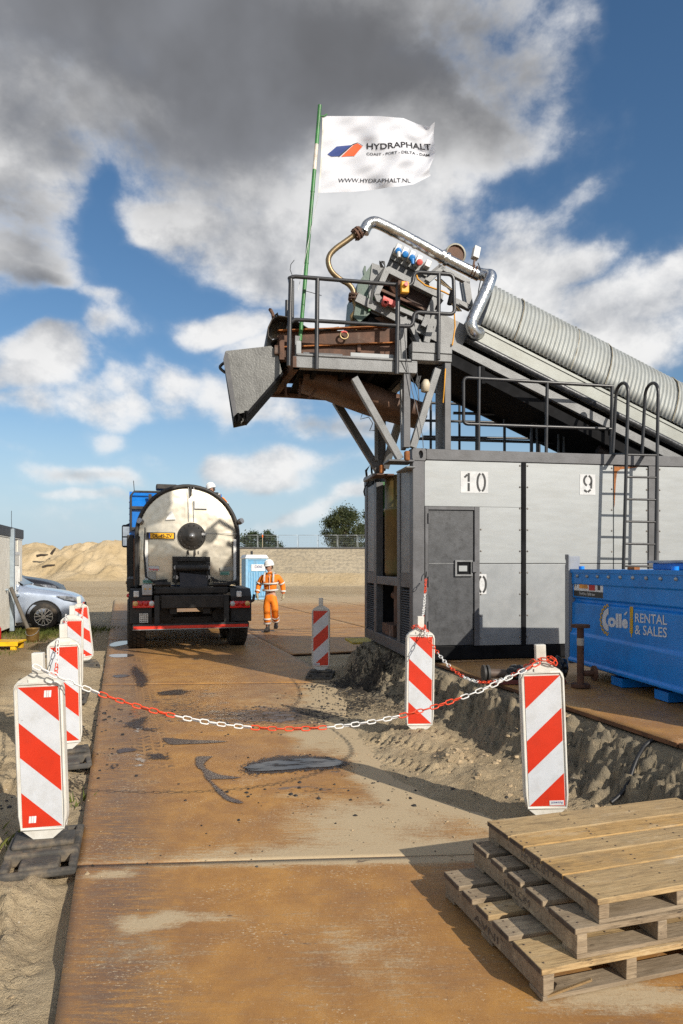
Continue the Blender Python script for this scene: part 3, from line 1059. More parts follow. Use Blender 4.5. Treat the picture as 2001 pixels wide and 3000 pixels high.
puddle('oil_stain', gpts([(455, 2030), (520, 2020), (560, 2026), (540, 2036), (470, 2040)]), 0.0068, OILEDGE, n=5, jit=0.014, seed=15)
orange = wet_mat('marking_paint', (0.72, 0.17, 0.012), 0.6, 0.1, alpha_n=(2, 2, 1))
puddle('paint_and_glint_mark', gpts([(385, 2066), (398, 2064), (406, 2104), (392, 2108)]), 0.0085, orange, n=3, jit=0.008, seed=16)
white_glint = wet_mat('painted_glint_white', (0.50, 0.46, 0.40), 0.6, 0.1, alpha_n=(2, 2, 1))  # faint white reflections on the plates, painted as flat pale patches
puddle('paint_and_glint_mark', gpts([(393, 2136), (414, 2136), (412, 2158), (398, 2156)]), 0.0088, white_glint, n=3, jit=0.008, seed=17)
puddle('paint_and_glint_mark', gpts([(400, 2212), (420, 2212), (428, 2244), (400, 2248)]), 0.0088, white_glint, n=3, jit=0.008, seed=18)

# ------------------------------------------------------------------ loose crumbs
def crumbs(name, label, cat, mat, spots, seed):
    rnd = random.Random(seed)
    mb = MB()
    xy = np.array([(rnd.gauss(cx, rx), rnd.gauss(cy, ry)) for (cx, cy, rx, ry, n, s0, s1) in spots for _ in range(n)])
    gx, gy = xy[:, 0], xy[:, 1]
    gz = ground_height(gx, gy)
    gz = np.where(gx < roadL(gy), gz, np.maximum(gz, 0.004))
    it = iter(zip(gx.tolist(), gy.tolist(), gz.tolist()))
    for (cx, cy, rx, ry, n, s0, s1) in spots:
        for _ in range(n):
            x, y, z = next(it)
            s = s0 * 0.55 + (s1 - s0 * 0.55) * rnd.random() ** 2.6
            a = rnd.uniform(0, 6.28)
            vs = []
            for k in range(5):
                t = a + k * 1.2566
                q = s * rnd.uniform(0.6, 1.1)
                vs.append((x + q * math.cos(t), y + q * math.sin(t), z - s * 0.2))
            for k in range(4):
                t = a + k * 1.5708 + 0.5
                q = s * rnd.uniform(0.3, 0.7)
                vs.append((x + q * math.cos(t), y + q * math.sin(t), z + s * rnd.uniform(0.15, 0.45)))
            mb.add(vs, [(5, 6, 7), (5, 7, 8), (0, 1, 5), (1, 6, 5), (1, 2, 6), (2, 7, 6), (2, 3, 7), (3, 8, 7), (3, 4, 8), (4, 0, 5), (4, 5, 8)])
    o = mb.build(name, mat)
    return tag(o, label, cat, kind='stuff')


TAR = M('asphalt_crumb', (0.020, 0.018, 0.017), 0.65, var=0.4, scale=20)
crumbs('asphalt_crumbs', 'black crumbs of spilled asphalt scattered over the plates and sand', 'crumbs', TAR,
       [(0.15, 8.15, 0.42, 0.32, 420, 0.010, 0.028), (-0.05, 9.4, 0.35, 0.35, 260, 0.01, 0.03), (-0.8, 7.7, 0.6, 0.35, 240, 0.006, 0.024), (-0.2, 5.15, 0.4, 0.14, 40, 0.005, 0.026), (-1.0, 6.2, 1.0, 1.2, 60, 0.005, 0.016),
        (0.0, 4.6, 0.9, 0.5, 30, 0.004, 0.014), (-2.25, 5.5, 0.18, 0.5, 170, 0.008, 0.026), (-2.8, 7.2, 0.25, 0.8, 160, 0.008, 0.03), (0.75, 5.0, 0.4, 0.5, 40, 0.008, 0.024), (-0.3, 3.95, 0.8, 0.12, 16, 0.008, 0.02),
        (0.35, 6.0, 0.25, 0.5, 60, 0.008, 0.02), (-3.1, 4.9, 0.3, 0.3, 90, 0.008, 0.03)], 5)
CLOD = M('sand_clod', (0.40, 0.30, 0.18), 0.95, var=0.3, scale=20, bump=0.5)
crumbs('sand_clods', 'loose clods and pebbles lying on the drifted sand and bank', 'clods', CLOD,
       [(0.92, 5.72, 0.16, 0.14, 90, 0.008, 0.05), (0.5, 6.5, 0.4, 0.6, 110, 0.004, 0.022), (1.3, 5.2, 0.2, 0.5, 120, 0.01, 0.04), (0.3, 7.8, 0.3, 0.4, 140, 0.006, 0.02), (-1.75, 3.2, 0.3, 0.5, 90, 0.005, 0.02), (-2.3, 4.5, 0.3, 0.7, 120, 0.005, 0.022), (0.8, 4.6, 0.4, 0.3, 100, 0.004, 0.014)], 9)


# ================================================================== FAR BACKGROUND
def mat_sandheap(name, pits):
    m = bpy.data.materials.new(name)
    m.use_nodes = True
    T = NT(m.node_tree)
    out = T.n('OutputMaterial')
    b = T.n('BsdfPrincipled')
    T.l(b.outputs[0], out.inputs[0])
    g = T.n('NewGeometry')
    v = g.outputs['Position']
    n1 = T.noise(v, 0.25, 7, 0.6)
    n2 = T.noise(v, 1.6, 8, 0.7)
    c = T.mix(T.ss(n1, 0.3, 0.7), (0.44, 0.33, 0.185), (0.56, 0.44, 0.275))
    c = T.mix(T.m('MULTIPLY', T.ss(n2, 0.56, 0.72), 0.7), c, (0.24, 0.17, 0.09))
    if pits:
        # woven stone mattress: rows of darker hollows
        vv = T.scale3(v, (0.95, 0.40, 1.0))
        vo = T.voro(T.vm('ADD', vv, T.vm('SCALE', T.noise(v, 0.6, 3, 0.5, 0, 'Color'), scale=0.35)), 2.4, 'F1', 'Distance', 0.6)
        c = T.mix(T.m('MULTIPLY', T.ss(vo, 0.46, 0.66), 0.5), c, (0.15, 0.115, 0.075))
        c = T.mix(0.35, c, (0.50, 0.45, 0.35))
    T.l(c, b.inputs['Base Color'])
    b.inputs['Roughness'].default_value = 0.95
    b.inputs['Specular IOR Level'].default_value = 0.15
    bp = T.n('Bump')
    bp.inputs['Strength'].default_value = 0.8
    bp.inputs['Distance'].default_value = 0.2
    T.l(T.noise(v, 2.2, 6, 0.65), bp.inputs['Height'])
    T.l(bp.outputs[0], b.inputs['Normal'])
    return m


def build_dike():
    ys = np.array([53, 56.5, 57.5, 58.5, 59.5, 60.0, 60.4] + list(np.linspace(61, 74, 40)) + [74.6, 75.5, 77.0, 80.0, 88.0])
    zs = np.interp(ys, [53, 56.5, 58.5, 59.6, 60.4, 74, 75, 80, 88], [-0.4, -0.05, 0.45, 0.95, 1.02, 3.45, 3.5, 3.5, 3.3])
    xs = np.linspace(-13.5, 60, 200)
    X, Yb = np.meshgrid(xs, ys)
    Z = np.repeat(zs[:, None], len(xs), 1)
    Z = Z + (fbm(X * 0.5, Yb * 0.7, 4, 5) - 0.5) * 0.25 * ((Yb < 60.2) & (Yb > 56)) + (fbm(X * 2.2, Yb * 1.4, 3, 6) - 0.5) * 0.10 * ((Yb > 60.2) & (Yb < 74))
    lo = Yb < 60.45
    i = int(np.argmax(ys >= 60.4))
    struct(mesh_grid('dike_toe', X[:i + 1], Yb[:i + 1], Z[:i + 1], mat_sandheap('dike_toe_sand', False)))
    struct(mesh_grid('dike', X[i:], Yb[i:], Z[i:], mat_sandheap('dike_mattress', True)))
    mb = MB()
    mb.box((-13.5, 74.35, 3.40), (60, 74.95, 3.62))
    k = mb.build('dike_crest', M('dike_crest_asphalt', (0.055, 0.052, 0.05), 0.9))
    struct(k)


build_dike()


def build_heap():
    xs = np.linspace(-62, -14, 240)
    ys = np.linspace(70, 104, 110)
    X, Y = np.meshgrid(xs, ys)

    def hill(cx, cy, rx, ry, h):
        return h * np.exp(-(np.abs((X - cx) / rx) ** 2.4 + np.abs((Y - cy) / ry) ** 2.2))
    Z = np.maximum.reduce([hill(-40, 88, 7.5, 9, 4.5), hill(-34.0, 88, 6.0, 8, 4.5), hill(-28.5, 86, 5.0, 8, 5.1), hill(-23, 88, 6.0, 8, 4.3), hill(-52, 90, 8, 9, 4.4), hill(-17, 89, 3.5, 7, 3.3)])
    env = sstep(Z, 0.1, 1.2)
    Z = Z + env * ((fbm(X * 0.35, Y * 0.35, 5, 7) - 0.5) * 2.0 + (np.abs(fbm(X * 1.1, Y * 0.5, 4, 9) - 0.5)) * 0.9) - 0.25
    struct(mesh_grid('sand_heap', X, Y, Z, mat_sandheap('heap_sand', False)))


build_heap()
WOODB = M('driftwood', (0.045, 0.035, 0.028), 0.9)
for (u, v, d, l, an, lb) in ((143, 1658, 79.5, 1.4, 0.2, 'dark driftwood log half buried low in the sand heap'), (156, 1615, 80.5, 0.9, 1.0, 'short dark log upright high on the sand heap'), (124, 1627, 80.5, 1.3, 0.12, 'thin dark branch lying high on the sand heap')):
    p = P(u, v, d)
    mb = MB()
    e = Vector((math.cos(an), 0.1, math.sin(an))) * l / 2
    mb.tube([p - e, p - e * 0.3 + Vector((0, 0, 0.06)), p + e * 0.4, p + e], [0.16, 0.15, 0.13, 0.06], 7)
    tag(mb.build('driftwood', WOODB), lb, 'driftwood', 'driftwood on the sand heap')

# ------------------------------------------------------------------ fence on the dike crest
GALV = M('galvanised', (0.42, 0.44, 0.45), 0.45, 0.6, var=0.2)
CONC = M('concrete_foot', (0.30, 0.29, 0.27), 0.9)
fence = thing('site_fence', 'row of light wire mesh fence panels along the dike crest', 'fence', (0, 75.3, 3.5))
for i in range(0, 12):
    x0 = -11.4 + i * 2.2
    mb = MB()
    mb.tube([(x0 + 0.05, 0, 0.05), (x0 + 0.05, 0, 1.52), (x0 + 2.12, 0, 1.52), (x0 + 2.12, 0, 0.05)], 0.028, 5)
    mb.tube([(x0 + 0.05, 0, 0.18), (x0 + 2.12, 0, 0.18)], 0.02, 5)
    fp = mb.build('fence_panel', GALV, fence)
    mb = MB()
    for k in range(1, 14):
        xx = x0 + 0.05 + k * 2.07 / 14
        mb.beam((xx, 0, 0.18), (xx, 0, 1.5), 0.006, 0.006)
    for k in range(1, 5):
        mb.beam((x0 + 0.05, 0, 0.18 + k * 0.27), (x0 + 2.12, 0, 0.18 + k * 0.27), 0.006, 0.006)
    mb.build('wire_mesh', GALV, fp)
    mb = MB()
    mb.box((x0 - 0.12, -0.3, 0.0), (x0 + 0.18, 0.3, 0.13))
    mb.build('fence_foot', CONC, fence, bevel=0.02)


# ------------------------------------------------------------------ trees behind the dike
def leaf_mat(name, c1, c2):
    m = bpy.data.materials.new(name)
    m.use_nodes = True
    T = NT(m.node_tree)
    out = T.n('OutputMaterial')
    b = T.n('BsdfPrincipled')
    g = T.n('NewGeometry')
    T.l(T.mix(T.ss(T.noise(g.outputs['Position'], 0.9, 4, 0.6), 0.35, 0.65), c1, c2), b.inputs['Base Color'])
    b.inputs['Roughness'].default_value = 0.6
    tr = T.n('BsdfTranslucent')
    T.put(tr.inputs[0], tuple(x * 1.2 for x in c2))
    mx = T.n('MixShader')
    mx.inputs[0].default_value = 0.25
    T.l(b.outputs[0], mx.inputs[1])
    T.l(tr.outputs[0], mx.inputs[2])
    T.l(mx.outputs[0], out.inputs[0])
    return m


LEAF = leaf_mat('tree_leaves', (0.030, 0.046, 0.016), (0.085, 0.095, 0.030))
LEAF2 = leaf_mat('shrub_leaves', (0.022, 0.042, 0.014), (0.055, 0.080, 0.026))
BARK = M('bark', (0.10, 0.075, 0.055), 0.9, var=0.4, bump=0.4)


def tree(loc, h, w, label, mat, seed, nclump=46, nleaf=90, lean=0.0, leaf=0.16, low=0.15, name='broadleaf_tree', cat='tree', group='trees behind the dike'):
    rnd = random.Random(seed)
    t = thing(name, label, cat, loc, 0, group)
    tr = MB()
    trunk_top = Vector((lean * h * 0.4, 0, h * 0.45))
    tr.tube([(0, 0, -0.3), (0.05, 0, h * 0.2), trunk_top], [h * 0.035, h * 0.026, h * 0.017], 7)
    cl = []
    for i in range(nclump):
        a = rnd.uniform(0, 6.283)
        zz = low + (1 - low) * rnd.random()
        prof = math.sin(min(1.0, (zz - low) / (1 - low) * 0.92 + 0.12) * math.pi) ** 0.55
        rr = w / 2 * prof * math.sqrt(rnd.uniform(0.15, 1)) * rnd.uniform(0.75, 1.1)
        p = Vector((rr * math.cos(a) + lean * h * zz, rr * math.sin(a), zz * h))
        cl.append(p)
        if i % 2 == 0:
            s = Vector((lean * h * 0.2, 0, h * rnd.uniform(0.15, 0.42)))
            tr.tube([s, (s + p) / 2 + Vector((0, 0, 0.04 * h)), p], [h * 0.010, h * 0.006, h * 0.002], 5)
    tr.build('trunk', BARK, t)
    lv = MB()
    for p in cl:
        cr = rnd.uniform(0.07, 0.15) * w
        for _ in range(nleaf):
            d = Vector((rnd.gauss(0, 1), rnd.gauss(0, 1), rnd.gauss(0, 0.7))) * cr * 0.6
            q = p + d
            ax = Vector((rnd.uniform(-1, 1) + lean * 4, rnd.uniform(-1, 1), rnd.uniform(-1, 1) + abs(lean) * 2)).normalized()
            ay = ax.cross(Vector((rnd.uniform(-1, 1), rnd.uniform(-1, 1), rnd.uniform(-1, 1)))).normalized()
            s = leaf * rnd.uniform(0.6, 1.3)
            lv.add([q - ax * s, q - ay * s * 0.4, q + ax * s, q + ay * s * 0.4], [(0, 1, 2, 3)])
    lv.build('crown', mat, t)
    return t


p = P(1015, 1600, 88)
tree((p.x - 0.3, 88, 3.0), 5.9, 6.4, 'leafy dark green tree rising behind the dike beside the grey plant container', LEAF, 3, 90, 170, 0.0, 0.14, 0.10)
p = P(1085, 1600, 90)
tree((p.x, 90, 3.0), 5.6, 6.0, 'olive green tree behind the dike, partly hidden by the plant container', LEAF, 14, 50, 110, 0.0, 0.13, 0.10)
p = P(735, 1600, 92)
tree((p.x, 92, 3.0), 2.9, 5.2, 'low wind swept green shrub on the dike, next to the tanker', LEAF2, 5, 44, 90, 0.10, 0.15, 0.08, 'windswept_shrub', 'shrub', 'shrubs behind the dike')
p = P(790, 1600, 92)
tree((p.x, 92, 3.0), 3.1, 3.6, 'pointed wind swept green shrub on the dike, behind the orange fence post', LEAF2, 6, 40, 90, -0.10, 0.15, 0.08, 'windswept_shrub', 'shrub', 'shrubs behind the dike')
# orange topped marker post on the crest
mk = thing('marker_post', 'thin post with an orange top standing at the dike fence', 'post', (P(769, 1600, 75).x, 75.0, 3.5))
MB().cyl((0, 0, 0), (0, 0, 1.25), 0.035, n=6).build('post', M('pale_wood', (0.5, 0.42, 0.3), 0.8), mk)
MB().cyl((0, 0, 1.252), (0, 0, 1.55), 0.07, n=6).build('orange_top', M('signal_orange', (0.85, 0.16, 0.02), 0.6), mk)

# ------------------------------------------------------------------ portable toilet
tw = P(745, 1753, 34)
toilet = thing('portable_toilet', 'light blue portable toilet cabin with a white roof behind the walking worker', 'toilet', (tw.x - 0.02, 34.2, 0), rad(20))
TBLUE = M('toilet_plastic', lin(96, 158, 196), 0.5, var=0.12, dirt=(0.3, 0.28, 0.22), damt=0.3)
TWHITE = M('toilet_roof_plastic', (0.72, 0.72, 0.70), 0.5, var=0.1)
TFRAME = M('toilet_frame', lin(130, 175, 205), 0.5, var=0.1)
mb = MB()
for (x0, x1, y0, y1) in ((-0.53, -0.50, -0.5, 0.6), (0.50, 0.53, -0.5, 0.6), (-0.5, 0.5, 0.57, 0.6)):
    mb.box((x0, y0, 0.12), (x1, y1, 2.02))
mb.build('side_wall', TBLUE, toilet)
mb = MB()
mb.box((-0.60, -0.56, 0.0), (0.60, 0.66, 0.11))
mb.build('base', TFRAME, toilet, bevel=0.02)
mb = MB()
mb.box((-0.44, -0.515, 0.14), (0.44, -0.48, 1.96))
dr = mb.build('door', TBLUE, toilet)
mb = MB()
for k in range(7):
    x = -0.39 + k * 0.13
    mb.box((x - 0.025, -0.535, 0.2), (x + 0.025, -0.516, 1.35 if k not in (3,) else 1.9))
mb.build('door_rib', TFRAME, dr)
mb = MB()
for x in (-0.5, 0.5):
    mb.box((x - 0.06, -0.55, 0.12), (x + 0.06, -0.47, 2.03))
mb.box((-0.44, -0.55, 1.97), (0.44, -0.47, 2.03))
mb.build('door_frame', TFRAME, toilet, bevel=0.01)
mb = MB()
mb.add([(-0.6, -0.6, 2.04), (0.6, -0.6, 2.04), (0.6, 0.66, 2.04), (-0.6, 0.66, 2.04), (-0.5, -0.5, 2.22), (0.5, -0.5, 2.22), (0.5, 0.55, 2.22), (-0.5, 0.55, 2.22)],
       [(3, 2, 1, 0), (4, 5, 6, 7), (0, 1, 5, 4), (1, 2, 6, 5), (2, 3, 7, 6), (3, 0, 4, 7)])
mb.build('roof', TWHITE, toilet, bevel=0.02)
MB().cyl((-0.05, 0.4, 2.2), (-0.05, 0.4, 2.42), 0.06, n=8).build('vent_pipe', M('black_plastic', (0.02, 0.02, 0.022), 0.5), toilet)
mb = MB()
mb.box((-0.27, -0.545, 1.42), (0.42, -0.537, 1.74))
sg = mb.build('sign', TWHITE, toilet)
mb = MB()
text_on(mb, 'DIXI', (-0.11, -0.549, 1.56), (1, 0, 0), (0, 0, 1), 0.13, 0.38, bold=0.03)
mb.build('lettering', M('sign_blue', (0.01, 0.025, 0.16), 0.5), sg)

# ------------------------------------------------------------------ site cabin at the left edge
cab0 = Vector((-8.70, 18.6, 0))
cdir = Vector((0.26, -1, 0)).normalized()           # along the visible wall, towards the viewer
ang = math.atan2(cdir.y, cdir.x)
cabin = thing('site_cabin', 'beige ribbed site cabin with dark roof band at the left edge', 'cabin', cab0, ang)
CREAM = M('cabin_sheet', lin(226, 220, 206), 0.55, var=0.07, dirt=(0.35, 0.31, 0.24), damt=0.25, bump=0.03)
DGREY = M('cabin_roof_band', (0.045, 0.045, 0.05), 0.55)
GSTEEL = M('cabin_steel', lin(160, 172, 180), 0.5, 0.3, var=0.12)
L_C = 6.0
mb = MB()
n = 60
for k in range(n):
    x0 = k * L_C / n
    x1 = x0 + L_C / n
    xm = x0 + 0.03
    if 0.55 < x0 < 1.25:
        continue
    mb.box((x0 + 0.006, -0.02, 0.14), (x1 - 0.006, 0.0, 2.38))
mb.box((0, -2.4, 0.12), (L_C, -0.021, 2.40))
mb.box((0.0, -0.0208, 0.14), (L_C, -0.018, 2.38))
mb.build('wall', CREAM, cabin)
mb = MB()
mb.box((-0.05, -2.45, 2.42), (L_C, 0.03, 2.66))
mb.build('roof_band', DGREY, cabin, bevel=0.01)
mb = MB()
mb.box((-0.03, -2.4, 2.385), (L_C, 0.012, 2.418))
mb.build('roof_trim', CREAM, cabin)
mb = MB()
mb.box((1.42, 0.0, 0.05), (1.58, 0.10, 2.62))
mb.build('corner_post', GSTEEL, cabin, bevel=0.01)
win = MB()
for (x0, x1, z0, z1) in ((0.52, 0.60, 0.95, 2.05), (1.24, 1.32, 0.95, 2.05), (0.60, 1.24, 0.95, 1.03), (0.60, 1.24, 1.97, 2.05)):
    win.box((x0, 0.001, z0), (x1, 0.05, z1))
wf = win.build('window_frame', M('cabin_white', (0.75, 0.74, 0.70), 0.5), cabin)
MB().box((0.60, 0.004, 1.70), (1.24, 0.042, 1.97)).build('roller_shutter', CREAM, wf)
MB().box((0.60, 0.002, 1.031), (1.24, 0.012, 1.70)).build('pane', M('dark_glass', (0.02, 0.022, 0.025), 0.08), wf)
mb = MB()
for k in range(4):
    x = 0.72 + k * 0.14
    mb.box((x - 0.022, 0.014, 1.035), (x + 0.022, 0.036, 1.695))
mb.build('window_bar', M('cabin_white', (0.75, 0.74, 0.70), 0.5), wf)
mb = MB()
mb.box((0.5, 0.002, 0.90), (1.34, 0.09, 0.945))
mb.build('window_sill', GSTEEL, cabin)
MB().cyl((2.0, 0.0, 1.1), (2.0, 0.06, 1.1), 0.03, n=8).build('door_knob', GSTEEL, cabin)
MB().tube([(1.62, 0.06, 2.62), (1.66, 0.06, 2.85), (1.75, 0.08, 3.05)], 0.006, 4).build('aerial', DGREY, cabin)
lp = MB()
lp.tube([(2.03, 0.55, 0.02), (1.82, 0.08, 1.15)], [0.05, 0.045], 8)
pole = lp.xf(Matrix.Translation(cab0) @ Matrix.Rotation(ang, 4, 'Z')).build('wooden_prop', M('weathered_prop', (0.12, 0.105, 0.085), 0.9))
tag(pole, 'weathered wooden prop leaning against the site cabin wall', 'prop')

# ------------------------------------------------------------------ bucket, yellow step, red cover at the left edge
bk = G(96, 1880, -0.02)
bucket = thing('metal_bucket', 'dented brass coloured bucket with wire handle standing on the grass', 'bucket', (bk.x, bk.y, -0.03))
BR = M('bucket_brass', (0.30, 0.185, 0.06), 0.4, 0.6, var=0.35, scale=7, dirt=(0.12, 0.07, 0.03), damt=0.6)
mb = MB()
mb.lathe([(0.0, 0.0), (0.118, 0.0), (0.132, 0.08), (0.140, 0.30), (0.148, 0.305), (0.148, 0.318), (0.134, 0.318), (0.125, 0.05), (0, 0.05)], (0, 0, 0), n=24)
mb.build('pail', BR, bucket)
MB().tube([(0.142 * math.cos(t), -0.142 * math.sin(t) - 0.01, 0.28 - 0.12 * math.sin(t)) for t in [i * math.pi / 10 for i in range(11)]], 0.004, 5).build('handle', GALV, bucket)
yk = G(30, 1895, 0.0)
step = thing('yellow_step', 'low yellow steel step lying on the grass in front of the cabin', 'step', (yk.x - 0.35, yk.y - 0.1, -0.05), rad(6))
YEL = M('yellow_paint', lin(226, 178, 20), 0.5, var=0.2, dirt=(0.2, 0.12, 0.03), damt=0.5)
mb = MB()
mb.box((-0.55, -0.25, 0.15), (0.62, 0.25, 0.19))
mb.build('tread', YEL, step, bevel=0.006)
mb = MB()
mb.box((-0.55, -0.262, 0.10), (0.62, -0.248, 0.19))
mb.build('front_edge', YEL, step)
for x in (-0.5, 0.52):
    for y in (-0.2, 0.2):
        MB().box((x - 0.05, y - 0.04, 0.0), (x + 0.05, y + 0.04, 0.15)).build('foot', YEL, step)
rk = G(-12, 1890, 0.0)
red = thing('red_canister', 'red canister just reaching in at the left edge of the picture', 'canister', (rk.x - 0.04, rk.y, -0.05))
mb = MB()
mb.lathe([(0, 0), (0.13, 0.0), (0.14, 0.03), (0.14, 0.32), (0.10, 0.40), (0.03, 0.42), (0.03, 0.46), (0, 0.46)], (0, 0, 0.08), n=16)
mb.build('body', M('red_paint', (0.45, 0.02, 0.015), 0.4), red)
MB().cyl((0, 0, 0.545), (0, 0, 0.60), 0.035, n=10).build('cap', DGREY, red)

# ------------------------------------------------------------------ grass by the cabin
def grass(spots, seed, name, label):
    rnd = random.Random(seed)
    mb = MB()
    for (cx, cy, rx, ry, n, h) in spots:
        for _ in range(n):
            x, y = rnd.gauss(cx, rx), rnd.gauss(cy, ry)
            a = rnd.uniform(0, 6.28)
            l = h * rnd.uniform(0.4, 1.3)
            w = 0.008 + 0.01 * rnd.random()
            dx, dy = math.cos(a), math.sin(a)
            bx, by = x + dx * l * 0.5 + 0.3 * l, y + dy * l * 0.4
            mb.add([(x - dy * w, y + dx * w, -0.06), (x + dy * w, y - dx * w, -0.06), ((x + bx) / 2, (y + by) / 2, l * 0.7 - 0.06), (bx, by, l - 0.06)], [(0, 1, 2), (0, 2, 3)])
    return tag(mb.build(name, leaf_mat('grass_blades', (0.085, 0.115, 0.022), (0.20, 0.20, 0.05))), label, 'grass', kind='stuff')


grass([(-7.2, 15.9, 0.45, 0.7, 900, 0.09), (-7.7, 17.3, 0.5, 0.5, 1300, 0.13), (-7.2, 18.1, 0.6, 0.3, 1100, 0.12), (-7.2, 13.6, 0.5, 0.4, 400, 0.07), (-6.7, 16.6, 0.35, 0.5, 250, 0.07), (-2.15, 4.1, 0.08, 0.14, 40, 0.12), (-1.98, 5.0, 0.1, 0.1, 16, 0.08)], 4, 'grass', 'patchy green and dry grass around the site cabin and cars')


# ------------------------------------------------------------------ parked cars
GLASS = M('car_glass', (0.015, 0.018, 0.022), 0.06, spec=0.7, bump=0)
TYRE = M('tyre_rubber', (0.028, 0.026, 0.024), 0.85, var=0.3, dirt=(0.16, 0.12, 0.08), damt=0.5)
ALLOY = M('alloy_rim', (0.62, 0.60, 0.57), 0.3, 0.9, var=0.1)
DARKP = M('dark_plastic', (0.02, 0.02, 0.021), 0.6)


def wheel(parent, c, r, w, side, spokes=7):
    """axle along local y; side = -1 faces -y"""
    mb = MB()
    c = Vector(c)
    mb.lathe([(r * 0.66, -w / 2), (r * 0.9, -w / 2), (r, -w * 0.36), (r, w * 0.36), (r * 0.9, w / 2), (r * 0.66, w / 2), (r * 0.62, 0), (r * 0.66, -w / 2)], c, (0, 1, 0), 32)
    wh = mb.build('wheel', TYRE, parent)
    mb = MB()
    yo = side * w * 0.42
    mb.lathe([(r * 0.60, yo), (r * 0.67, yo + side * 0.01), (r * 0.67, yo - side * 0.05), (r * 0.60, yo - side * 0.05), (r * 0.60, yo)], c, (0, 1, 0), 32)
    for k in range(spokes):
        a = 2 * math.pi * k / spokes + 0.2
        for da in (-0.15, 0.15):
            p0 = c + Vector((math.cos(a) * r * 0.14, yo, math.sin(a) * r * 0.14))
            p1 = c + Vector((math.cos(a + da * 1.3) * r * 0.62, yo, math.sin(a + da * 1.3) * r * 0.62))
            mb.beam(p0, p1, r * 0.07, 0.03, (0, 1, 0))
    mb.cyl(c + Vector((0, yo + side * 0.012, 0)), c + Vector((0, yo - side * 0.03, 0)), r * 0.17, n=14)
    mb.build('rim', ALLOY, wh)
    MB().cyl(c + Vector((0, yo - side * 0.06, 0)), c + Vector((0, yo - side * 0.09, 0)), r * 0.6, n=24).build('brake_disc', DARKP, wh)
    return wh


